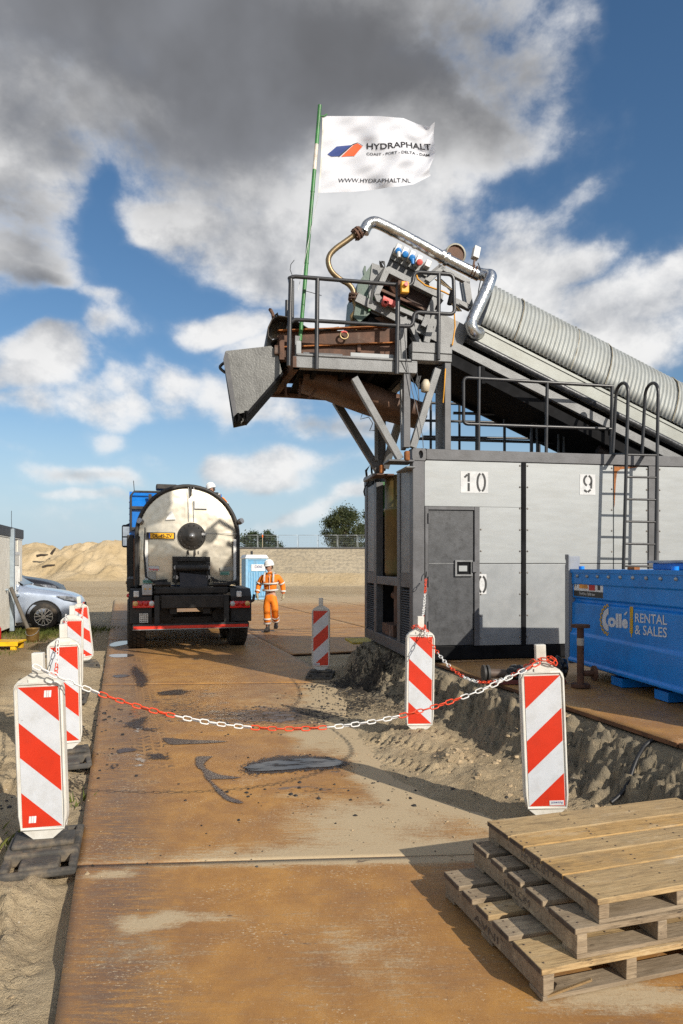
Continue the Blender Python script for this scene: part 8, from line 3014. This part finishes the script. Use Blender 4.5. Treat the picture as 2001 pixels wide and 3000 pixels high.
# info label
a_, b_ = tk(1687, 1746, -0.004), tk(1763, 1687, -0.004)
lb_ = MB().box((0.03, 0.0095, a_.z), (b_.x, 0.0125, b_.z - 0.02)).build('info_label', STICK, fuel)
MB().box((0.03, 0.0075, a_.z), (b_.x, 0.0094, a_.z + 0.06)).build('label_band', M('label_black', (0.03, 0.03, 0.03), 0.5), lb_)
wL = b_.x - 0.03
hL = b_.z - 0.02 - a_.z
mb = MB()
text_on(mb, 'Fuel Box 3000 low', (0.03 + wL * 0.22, 0.0068, a_.z + 0.018), (1, 0, 0), (0, 0, 1), 0.028, wL * 0.52)
mb.build('label_lettering', STICK, lb_)
MB().box((0.03 + wL * 0.20, 0.0072, a_.z + hL * 0.42), (0.03 + wL * 0.50, 0.0094, a_.z + hL * 0.90)).build('label_picture', M('label_orange', lin(222, 150, 60), 0.5), lb_)
MB().box((0.03 + wL * 0.54, 0.0072, a_.z + hL * 0.34), (0.03 + wL * 0.74, 0.0094, a_.z + hL * 0.90)).build('label_picture', M('label_red', (0.45, 0.02, 0.02), 0.5), lb_)
MB().box((0.03 + wL * 0.83, 0.0072, a_.z + hL * 0.38), (0.03 + wL * 0.91, 0.0094, a_.z + hL * 0.62)).build('label_picture', M('label_black', (0.03, 0.03, 0.03), 0.5), lb_)
mb = MB()
mb.tube([(0.045, 0.007, a_.z + hL * 0.45), (0.045, 0.007, a_.z + hL * 0.85), (0.045 + wL * 0.05, 0.007, a_.z + hL * 0.85), (0.045 + wL * 0.08, 0.007, a_.z + hL * 0.5)], 0.003, 4)
mb.build('label_picture', M('label_black', (0.03, 0.03, 0.03), 0.5), lb_)
# company mark and lettering
WL = M('tank_lettering', (0.62, 0.64, 0.68), 0.45, var=0.04, bump=0)
YL = M('tank_yellow', lin(214, 170, 20), 0.45, var=0.05, bump=0)
yF = 0.0025


def on_side(u, v):
    p_ = tk(u, v, yF)
    return Vector((p_.x, yF - 0.001, p_.z))


def px2(X, Y):
    return 1500 + X / 3.13, 1600 + Y / 3.13


def side_text(body, X0, X1, Yb0, Yb1, h0, h1, bold, name, mat, width=None):
    """text between two baseline points of the close-up, with cap heights at both ends"""
    bl, br = on_side(*px2(X0, Yb0)), on_side(*px2(X1, Yb1))
    tl_ = on_side(*px2(X0, Yb0 - h0))
    vs, fs = text_geo(body, bold)
    w = vs[:, 0].max()
    H_ = tl_.z - bl.z
    mb = MB()
    mb.add([bl + (br - bl) * (x / w) + Vector((0, 0, 1)) * (y * H_) for x, y in vs], fs)
    return mb.build(name, mat, fuel)


side_text('RENTAL', 1130, 1422, 696, 722, 82, 96, 0.012, 'company_lettering', WL)
side_text('& SALES', 1128, 1422, 805, 838, 84, 96, 0.012, 'company_lettering', WL)
side_text('oll', 880, 1006, 732, 742, 112, 112, 0.05, 'company_lettering', WL)
side_text('e', 1008, 1064, 744, 748, 108, 112, 0.05, 'company_lettering', WL)
mb = MB()
mb.prism([on_side(*px2(1026, 628)), on_side(*px2(1050, 600)), on_side(*px2(1062, 604)), on_side(*px2(1042, 634))], (0, -0.0015, 0))
mb.build('accent_mark', WL, fuel)
# the big C as a half ring
c_in = px2(888, 675)
mb = MB()
ring_o, ring_i = [], []
for k in range(21):
    t = math.pi / 2 + math.pi * k / 20
    ring_o.append(on_side(*px2(886 + 58 * math.cos(t), 675 + 104 * -math.sin(t))))
    ring_i.append(on_side(*px2(886 + 24 * math.cos(t), 675 + 48 * -math.sin(t))))
mb.add(ring_o + ring_i, [(i, i + 1, 21 + i + 1, 21 + i) for i in range(20)])
mb.build('company_mark', WL, fuel)
# toothed gear outline
mb = MB()
teeth = []
nT = 9
for k in range(nT):
    for (f_, rr_) in ((0.0, 0), (0.25, 0), (0.25, 1), (0.75, 1), (0.75, 0), (1.0, 0)):
        t = math.pi / 2 + math.pi * (k + f_) / nT
        ro, rv_ = (66, 122) if rr_ == 0 else (78, 142)
        teeth.append(on_side(*px2(886 + ro * math.cos(t), 675 - rv_ * math.sin(t))))
for i in range(len(teeth) - 1):
    if (teeth[i] - teeth[i + 1]).length > 1e-4:
        mb.beam(teeth[i], teeth[i + 1], 0.011, 0.002, (0, 1, 0))
mb.build('gear_mark', YL, fuel)
# ear of wheat
mb = MB()
for k in range(3):
    mb.beam(on_side(*px2(1085 + k * 11, 555)), on_side(*px2(1087 + k * 9, 655)), 0.014, 0.002, (0, 1, 0))
mb.beam(on_side(*px2(1096, 655)), on_side(*px2(1096, 835)), 0.012, 0.002, (0, 1, 0))
for k in range(7):
    yy = 672 + k * 20
    for sx in (-1, 1):
        mb.prism([on_side(*px2(1096 + sx * 2, yy + 14)), on_side(*px2(1096 + sx * 15, yy - 2)), on_side(*px2(1096 + sx * 15, yy - 16)), on_side(*px2(1096 + sx * 2, yy + 2))], (0, -0.0015, 0))
mb.build('wheat_mark', YL, fuel)

# ------------------------------------------------------------------ rusty pipe stand, lying valve, red bar
PIPE = M('rusty_pipe', (0.115, 0.050, 0.026), 0.8, var=0.4, scale=10, dirt=(0.05, 0.03, 0.022), damt=0.5, dscale=8, bump=0.3)
ps = thing('pipe_stand', 'rusty flanged pipe standing upright in front of the blue tank', 'pipe', (2.30, 6.57, PLATEAU))
MB().cyl((0, 0, 0), (0, 0, 0.03), 0.088, n=24).build('flange', PIPE, ps, bevel=0.004)
MB().cyl((0, 0, 0.03), (0, 0, 0.57), 0.033, n=18).build('pipe', PIPE, ps)
MB().cyl((0, 0, 0.571), (0, 0, 0.60), 0.088, n=24).build('flange', PIPE, ps, bevel=0.004)
MB().cyl((0.03, 0, 0.13), (0.12, 0, 0.13), 0.028, n=14).build('branch', PIPE, ps)
MB().cyl((0.121, 0, 0.13), (0.145, 0, 0.13), 0.075, n=20).build('branch_flange', PIPE, ps, bevel=0.003)
MB().cyl((0, 0, 0.40), (0, 0, 0.47), 0.0345, n=18).build('paint_patch', M('pale_patch', (0.5, 0.44, 0.36), 0.7), ps)
lv = thing('pipe_valve', 'lying flanged pipe with black wrapped valve behind the barrier board', 'valve', (1.42, 6.86, PLATEAU), rad(4))
DK2 = M('dark_iron', (0.05, 0.046, 0.042), 0.6, var=0.3)
for x in (0.0, 0.04):
    MB().cyl((x, 0, 0.085), (x + 0.022, 0, 0.085), 0.083, n=22).build('flange', DK2, lv, bevel=0.003)
MB().cyl((0.06, 0, 0.085), (0.26, 0, 0.075), 0.045, n=16).build('pipe', M('iron_pipe', (0.11, 0.075, 0.055), 0.6), lv)
BAG = M('black_foil', (0.012, 0.012, 0.013), 0.2, var=0.5, bump=1.0, bscale=25)
mb = MB()
rnd = random.Random(8)


def lump(c, r, n=10, seed=0):
    rr_ = random.Random(seed)
    prof_ = []
    bm = bmesh.new()
    bmesh.ops.create_icosphere(bm, subdivisions=3, radius=1.0)
    for v in bm.verts:
        k = 1 + 0.16 * math.sin(7 * v.co.x + seed) * math.cos(6 * v.co.y + 2 * seed) + rr_.uniform(-0.06, 0.06)
        v.co = Vector((c[0] + v.co.x * r[0] * k, c[1] + v.co.y * r[1] * k, c[2] + v.co.z * r[2] * k))
    bm.verts.index_update()
    mb_ = MB()
    mb_.add([v.co.copy() for v in bm.verts], [tuple(x.index for x in f.verts) for f in bm.faces], False)
    bm.free()
    return mb_


lump((0.36, 0, 0.085), (0.13, 0.09, 0.08), seed=1).build('wrapping', BAG, lv)
lump((0.62, 0.02, 0.10), (0.14, 0.10, 0.10), seed=2).build('wrapping', BAG, lv)
lump((0.80, 0.03, 0.12), (0.09, 0.10, 0.12), seed=3).build('wrapping', BAG, lv)
rb = MB().beam((1.50, 6.70, PLATEAU + 0.02), (2.22, 6.78, PLATEAU + 0.02), 0.045, 0.035)
tag(rb.build('red_bar', M('red_oxide', (0.16, 0.035, 0.025), 0.6)), 'dull red steel bar lying on the raised plate by the valve', 'bar')
# yellow edged plank end at the far corner of the container
q0 = G(1030, 1852, 0.30)
pk = MB().box((-0.1, -0.35, 0), (0.5, 0.35, 0.035)).xf(Matrix.Translation((0.22, 11.55, 0.40)) @ Matrix.Rotation(rad(10), 4, 'Z'))
tag(pk.build('yellow_plank', M('yellow_board', lin(190, 165, 70), 0.8)), 'yellowish board end sticking out behind the far container corner', 'board')


# ================================================================== PEOPLE
HIVIS = M('hivis_orange', (0.92, 0.235, 0.010), 0.75, var=0.12, scale=9, dirt=(0.55, 0.12, 0.012), damt=0.45, dscale=7, bump=0.35, bscale=18)
REFL = M('reflective_tape', (0.62, 0.60, 0.56), 0.5, var=0.08)
SKIN = M('skin', (0.52, 0.29, 0.20), 0.55, var=0.08)
HELM = M('helmet_white', (0.76, 0.75, 0.72), 0.35, var=0.03, bump=0)
BOOT = M('boot_leather', (0.035, 0.032, 0.03), 0.6, var=0.3)
GLOVE = M('glove_fabric', (0.34, 0.30, 0.20), 0.85, var=0.35, scale=30)
HAIRM = M('hair_brown', (0.05, 0.033, 0.022), 0.8)


def skin_mesh(name, joints, bones, mat, parent, sub=2):
    """continuous surface grown round a skeleton: joints {key: (pos, rx, ry)}, bones [(a, b)]"""
    keys = list(joints)
    idx = {k: i for i, k in enumerate(keys)}
    me = bpy.data.meshes.new(name)
    me.from_pydata([tuple(Vector(joints[k][0])) for k in keys], [(idx[a], idx[b]) for a, b in bones], [])
    me.materials.append(mat)
    ob = bpy.data.objects.new(name, me)
    COL.objects.link(ob)
    ob.parent = parent
    md = ob.modifiers.new('skin', 'SKIN')
    md.use_smooth_shade = True
    md.branch_smoothing = 0.6
    if not me.skin_vertices:
        me.attributes
    lay = me.skin_vertices[0].data if len(me.skin_vertices) else None
    if lay is None:
        bpy.context.view_layer.objects.active = ob
        bpy.ops.mesh.customdata_skin_add()
        lay = me.skin_vertices[0].data
    for k in keys:
        r = joints[k]
        lay[idx[k]].radius = (r[1], r[2] if len(r) > 2 else r[1])
        lay[idx[k]].use_root = False
    lay[0].use_root = True
    sd = ob.modifiers.new('sub', 'SUBSURF')
    sd.levels = sd.render_levels = sub
    return ob


def ring(c, axis, rx, ry, w, mat, parent, name='reflective_band'):
    """band round a limb or trunk"""
    axis = Vector(axis).normalized()
    ref = Vector((1, 0, 0)) if abs(axis.x) < 0.8 else Vector((0, 1, 0))
    y = axis.cross(ref).normalized()
    x = y.cross(axis)
    mb = MB()
    n = 20
    c = Vector(c)
    lo = [c + (x * math.cos(2 * math.pi * k / n) * rx + y * math.sin(2 * math.pi * k / n) * ry) - axis * w / 2 for k in range(n)]
    hi = [v + axis * w for v in lo]
    mb.add(lo + hi, [(k, (k + 1) % n, n + (k + 1) % n, n + k) for k in range(n)], True)
    o = mb.build(name, mat, parent)
    s = o.modifiers.new('sol', 'SOLIDIFY')
    s.thickness = 0.006
    return o


def head(parent, c, yaw, pitch=0.0):
    """head with face, ears, hair and helmet; faces -y before turning; c = base of skull centre"""
    Mh = Matrix.Translation(c) @ Matrix.Rotation(yaw, 4, 'Z') @ Matrix.Rotation(pitch, 4, 'X')
    bm = bmesh.new()
    bmesh.ops.create_icosphere(bm, subdivisions=4, radius=1.0)
    for v in bm.verts:
        x, y, z = v.co
        px, py, pz = x * 0.074, y * 0.094, z * 0.118
        if z < 0:
            px *= 1 - 0.30 * (-z) ** 1.5
            if y < 0:
                py *= 1 + 0.04 * (-z)
            else:
                py *= 1 - 0.25 * (-z)
        # nose, brow, eye sockets, mouth, chin
        if y < 0:
            g = lambda cx, cz, sx, sz: math.exp(-((px - cx) / sx) ** 2 - ((pz - cz) / sz) ** 2)
            py -= 0.026 * g(0, -0.022, 0.012, 0.020) + 0.008 * g(0, 0.030, 0.05, 0.010)
            py += 0.010 * (g(0.030, 0.010, 0.014, 0.010) + g(-0.030, 0.010, 0.014, 0.010))
            py -= 0.006 * g(0, -0.058, 0.020, 0.007) - 0.004 * g(0, -0.064, 0.02, 0.003)
            py -= 0.010 * g(0, -0.100, 0.020, 0.014)
        v.co = (px, py, pz)
    bm.verts.index_update()
    mb = MB()
    mb.add([v.co.copy() for v in bm.verts], [tuple(x.index for x in f.verts) for f in bm.faces], True)
    bm.free()
    for sx in (-1, 1):
        mb.lathe([(0.0, -0.006), (0.018, -0.004), (0.026, 0.004), (0.020, 0.010), (0, 0.004)], (sx * 0.076, 0.008, -0.005), (sx, -0.25, 0), 12)
    mb.xf(Mh)
    hd = mb.build('head', SKIN, parent)
    for sx in (-1, 1):
        MB().lathe([(0, -0.006), (0.008, -0.004), (0.010, 0.0)], (sx * 0.030, -0.083, 0.008), (0, 1, 0), 10).xf(Mh).build('eye', M('eye_dark', (0.03, 0.02, 0.015), 0.3), hd)
    mb = MB()
    mb.box((-0.070, -0.100, -0.004), (-0.004, -0.094, 0.022))
    mb.box((0.004, -0.100, -0.004), (0.070, -0.094, 0.022))
    mb.box((-0.078, -0.098, 0.012), (-0.073, 0.0, 0.018))
    mb.box((0.073, -0.098, 0.012), (0.078, 0.0, 0.018))
    mb.xf(Mh).build('safety_glasses', M('glasses_dark', (0.02, 0.02, 0.022), 0.2), hd)
    # hair below the helmet
    mb = MB()

    def hf(a_, b_):
        t = math.pi * (0.12 + 0.76 * a_)
        z = -0.05 + 0.10 * b_
        return Vector((0.0785 * math.cos(t) * 1.02, 0.0975 * math.sin(t) * 1.02 + 0.002, z))
    mb.grid(hf, 16, 4)
    mb.xf(Mh).build('hair', HAIRM, hd)
    # helmet shell with brim and ridge
    mb = MB()
    prof_ = [(0.118, 0.040), (0.120, 0.052), (0.116, 0.085), (0.102, 0.125), (0.075, 0.155), (0.04, 0.172), (0.0, 0.177)]
    n = 28
    rings_ = []
    for r_, z in prof_:
        rings_.append([Vector((r_ * 0.93 * math.cos(2 * math.pi * k / n), r_ * 1.10 * math.sin(2 * math.pi * k / n), z)) for k in range(n)])
    brim = [Vector((v.x * 1.10, v.y * (1.30 if v.y < 0 else 1.08), 0.034 - (0.012 if v.y < 0 else 0))) for v in rings_[0]]
    allr = [brim] + rings_
    vs_ = [v for r_ in allr for v in r_]
    fs_ = [(i * n + k, i * n + (k + 1) % n, (i + 1) * n + (k + 1) % n, (i + 1) * n + k) for i in range(len(allr) - 1) for k in range(n)]
    mb.add(vs_, fs_, True)
    mb.tube([Vector((0, 0.12 * math.cos(t), 0.060 + 0.122 * math.sin(t))) for t in [math.pi * (0.15 + 0.7 * k / 10) for k in range(11)]], 0.014, 6)
    mb.xf(Mh)
    hm = mb.build('helmet', HELM, parent)
    return hd


def hand(parent, wrist, dirv, palm_n, mat, curl=0.5, side=1, name='glove'):
    """relaxed hand: palm block and five separate bent fingers, built as one mesh"""
    d = Vector(dirv).normalized()
    nrm = Vector(palm_n)
    nrm = (nrm - d * nrm.dot(d)).normalized()
    s = d.cross(nrm) * side
    w = Vector(wrist)
    mb = MB()
    mb.tube([w - d * 0.03, w + d * 0.01, w + d * 0.05, w + d * 0.095], [0.034, 0.032, 0.038, 0.034], 10)
    for i, (o, l) in enumerate(((-0.030, 0.070), (-0.010, 0.080), (0.010, 0.076), (0.028, 0.062))):
        p0 = w + d * 0.085 + s * o
        p1 = p0 + (d * math.cos(curl * 0.6) + nrm * math.sin(curl * 0.6)) * l * 0.45
        p2 = p1 + (d * math.cos(curl * 1.6) + nrm * math.sin(curl * 1.6)) * l * 0.32
        p3 = p2 + (d * math.cos(curl * 2.6) + nrm * math.sin(curl * 2.6)) * l * 0.24
        mb.tube([p0 - d * 0.02, p0, p1, p2, p3], [0.010, 0.0105, 0.0098, 0.0090, 0.0072], 7)
    p0 = w + d * 0.03 - s * 0.030
    p1 = p0 + (d * 0.6 - s * 0.7 + nrm * 0.3).normalized() * 0.035
    p2 = p1 + (d * 0.9 - s * 0.25 + nrm * 0.4).normalized() * 0.030
    mb.tube([p0, p1, p2], [0.014, 0.012, 0.009], 7)
    return mb.build(name, mat, parent)


def boot(parent, ankle, yaw, pitch=0.0):
    """boot: ankle = ankle joint; toes towards -y before turning"""
    Mb = Matrix.Translation(ankle) @ Matrix.Rotation(yaw, 4, 'Z') @ Matrix.Rotation(pitch, 4, 'X')
    mb = MB()
    st_ = [(0.075, -0.085, 0.038, 0.05), (0.055, -0.085, 0.044, 0.10), (0.0, -0.085, 0.046, 0.16), (-0.05, -0.085, 0.046, 0.105), (-0.11, -0.085, 0.052, 0.075), (-0.165, -0.085, 0.050, 0.062), (-0.20, -0.083, 0.034, 0.045)]
    rings_ = []
    for y, z0, hw, hh in st_:
        rings_.append([Vector((hw * 1.0 * math.cos(t), y, z0 + hh * (0.5 + 0.5 * math.sin(t)) if math.sin(t) > -0.6 else z0)) for t in [2 * math.pi * k / 14 for k in range(14)]])
    n = 14
    vs_ = [v for r_ in rings_ for v in r_]
    fs_ = [(i * n + k, (i + 1) * n + k, (i + 1) * n + (k + 1) % n, i * n + (k + 1) % n) for i in range(len(rings_) - 1) for k in range(n)]
    mb.add(vs_, fs_, True)
    mb.add(rings_[0], [tuple(range(n))])
    mb.add(rings_[-1], [tuple(range(n - 1, -1, -1))])
    mb.tube([(0, 0.015, 0.0), (0, 0.018, 0.09), (0, 0.018, 0.15)], [0.050, 0.052, 0.056], 12)
    mb.xf(Mb)
    b_ = mb.build('boot', BOOT, parent)
    mb = MB()
    mb.box((-0.05, -0.20, -0.10), (0.05, 0.08, -0.086))
    mb.xf(Mb).build('sole', M('boot_sole', (0.02, 0.02, 0.02), 0.8), b_)
    return b_


def worker(loc, rz, label, pose):
    """pose: joint positions in the figure's own frame, facing -y, feet at z = 0"""
    t = thing('person', label, 'person', loc, rz)
    J = {k: Vector(v) for k, v in pose.items()}
    body = {'pelvis': (J['pelvis'], 0.13, 0.10), 'chest': (J['chest'], 0.14, 0.10), 'neck': (J['neck'], 0.055), 'skull': (J['skull'], 0.05)}
    bones = [('pelvis', 'chest'), ('chest', 'neck'), ('neck', 'skull')]
    for s_ in ('l', 'r'):
        body['sh' + s_] = (J['sh' + s_], 0.060)
        body['el' + s_] = (J['el' + s_], 0.042)
        body['wr' + s_] = (J['wr' + s_], 0.030)
        bones += [('chest', 'sh' + s_), ('sh' + s_, 'el' + s_), ('el' + s_, 'wr' + s_)]
        body['hip' + s_] = (J['hip' + s_], 0.080)
        body['kn' + s_] = (J['kn' + s_], 0.055)
        body['an' + s_] = (J['an' + s_], 0.036)
        bones += [('pelvis', 'hip' + s_), ('hip' + s_, 'kn' + s_), ('kn' + s_, 'an' + s_)]
    skin_mesh('body', body, bones, SKIN, t)
    # jacket
    jk = {'hem': (J['pelvis'] + Vector((0, 0, 0.02)), 0.185, 0.135), 'waist': (J['pelvis'].lerp(J['chest'], 0.40), 0.195, 0.150), 'chest': (J['chest'] + Vector((0, 0, 0.02)), 0.205, 0.145), 'coll': (J['neck'] - Vector((0, 0, 0.03)), 0.085, 0.080), 'collt': (J['neck'] + Vector((0, 0, 0.035)), 0.078, 0.075)}
    jb = [('hem', 'waist'), ('waist', 'chest'), ('chest', 'coll'), ('coll', 'collt')]
    for s_ in ('l', 'r'):
        jk['sh' + s_] = (J['sh' + s_], 0.088, 0.085)
        jk['ua' + s_] = (J['sh' + s_].lerp(J['el' + s_], 0.55), 0.082)
        jk['el' + s_] = (J['el' + s_], 0.074)
        jk['cu' + s_] = (J['el' + s_].lerp(J['wr' + s_], 0.92), 0.052)
        jb += [('chest', 'sh' + s_), ('sh' + s_, 'ua' + s_), ('ua' + s_, 'el' + s_), ('el' + s_, 'cu' + s_)]
    jacket = skin_mesh('jacket', jk, jb, HIVIS, t)
    ts = {'belt': (J['pelvis'] + Vector((0, 0, 0.03)), 0.168, 0.125), 'cro': (J['pelvis'] - Vector((0, 0, 0.09)), 0.150, 0.118)}
    tb_ = [('belt', 'cro')]
    for s_ in ('l', 'r'):
        hp_ = J['hip' + s_]
        ts['th' + s_] = (hp_.lerp(J['kn' + s_], 0.35), 0.108, 0.112)
        ts['kn' + s_] = (J['kn' + s_], 0.090, 0.094)
        ts['ca' + s_] = (J['kn' + s_].lerp(J['an' + s_], 0.5), 0.088, 0.090)
        ts['an' + s_] = (J['an' + s_] + (J['kn' + s_] - J['an' + s_]).normalized() * 0.07, 0.082, 0.086)
        tb_ += [('cro', 'th' + s_), ('th' + s_, 'kn' + s_), ('kn' + s_, 'ca' + s_), ('ca' + s_, 'an' + s_)]
    trousers = skin_mesh('trousers', ts, tb_, HIVIS, t)
    up = J['chest'] - J['pelvis']
    ring(J['pelvis'].lerp(J['chest'], 0.30), up, 0.208, 0.164, 0.045, REFL, jacket)
    ring(J['pelvis'].lerp(J['chest'], 0.82), up, 0.220, 0.162, 0.045, REFL, jacket)
    for s_, sx in (('l', 1), ('r', -1)):
        e, sh, wr = J['el' + s_], J['sh' + s_], J['wr' + s_]
        ring(sh.lerp(e, 0.72), e - sh, 0.088, 0.088, 0.045, REFL, jacket)
        ring(e.lerp(wr, 0.62), wr - e, 0.072, 0.072, 0.045, REFL, jacket)
        kn, an = J['kn' + s_], J['an' + s_]
        ring(kn.lerp(an, 0.46), an - kn, 0.100, 0.102, 0.045, REFL, trousers)
        ring(kn.lerp(an, 0.72), an - kn, 0.097, 0.099, 0.045, REFL, trousers)
        # braces of tape over the shoulder
        pts_ = [J['chest'] + Vector((sx * 0.115, -0.150, -0.02)), J['chest'] + Vector((sx * 0.115, -0.142, 0.10)), J['chest'] + Vector((sx * 0.115, -0.10, 0.185)), J['chest'] + Vector((sx * 0.112, 0.0, 0.225)), J['chest'] + Vector((sx * 0.115, 0.10, 0.18)), J['chest'] + Vector((sx * 0.115, 0.150, 0.0))]
        mb = MB()
        for i in range(len(pts_) - 1):
            a_, b_ = pts_[i], pts_[i + 1]
            mb.beam(a_, b_, 0.04, 0.010, (0, -1, 0.6))
        mb.build('shoulder_tape', REFL, jacket)
        hand(t, wr, J['ha' + s_] - wr, Vector((-sx, -0.2, 0)), GLOVE, 0.45, sx)
        boot(t, J['an' + s_], pose_yaw.get(s_, 0), pose_pitch.get(s_, 0))
    MB().box((-0.006, -0.152, J['pelvis'].z + 0.1), (0.006, -0.146, J['neck'].z - 0.08)).build('zip', REFL, jacket)
    head(t, J['skull'] + Vector((0, -0.012, 0.075)), pose_yaw.get('head', 0), pose_pitch.get('head', 0))
    return t


pose_yaw = {'l': 0.1, 'r': -0.15, 'head': rad(-62)}
pose_pitch = {'l': rad(8), 'r': 0, 'head': rad(4)}
walk = dict(pelvis=(0, 0, 0.97), chest=(-0.01, -0.03, 1.30), neck=(-0.012, -0.04, 1.50), skull=(-0.02, -0.055, 1.58),
            shl=(0.205, -0.03, 1.425), ell=(0.305, 0.09, 1.17), wrl=(0.325, 0.05, 0.93), hal=(0.31, 0.02, 0.83),
            shr=(-0.205, 0.0, 1.42), elr=(-0.315, 0.03, 1.17), wrr=(-0.335, -0.08, 0.95), har=(-0.315, -0.12, 0.84),
            hipl=(0.095, 0.0, 0.92), knl=(0.12, -0.05, 0.53), anl=(0.10, 0.26, 0.19),
            hipr=(-0.095, 0.0, 0.92), knr=(-0.090, -0.02, 0.51), anr=(-0.075, 0.0, 0.10))
worker((-1.815, 17.45, 0.004), rad(-4), 'person in orange work suit and white helmet walking on the plates, looking aside', walk)

pose_yaw = {'l': 0.0, 'r': 0.0, 'head': rad(-75)}
pose_pitch = {'l': 0, 'r': 0, 'head': rad(12)}
lean_ = dict(pelvis=(0.10, 0, 0.97), chest=(0.04, -0.02, 1.29), neck=(-0.03, -0.03, 1.47), skull=(-0.06, -0.04, 1.545),
             shl=(0.235, 0.0, 1.37), ell=(0.36, -0.05, 1.15), wrl=(0.30, -0.26, 1.05), hal=(0.27, -0.34, 1.0),
             shr=(-0.15, 0.0, 1.42), elr=(-0.22, -0.10, 1.17), wrr=(-0.20, -0.30, 1.08), har=(-0.19, -0.38, 1.04),
             hipl=(0.19, 0.0, 0.92), knl=(0.19, -0.02, 0.51), anl=(0.18, 0.0, 0.10),
             hipr=(0.005, 0.0, 0.92), knr=(-0.0, -0.02, 0.51), anr=(-0.01, 0.0, 0.10))
_q = TR0 + Matrix.Rotation(TRZ, 3, 'Z') @ Vector((0.93, 4.74, 2.112))
worker((_q.x, _q.y, 2.112), rad(0), 'person in orange with white helmet on the truck, seen above the tank rim', lean_)
for ob in bpy.data.objects:
    if '_off' in ob:
        del ob['_off']
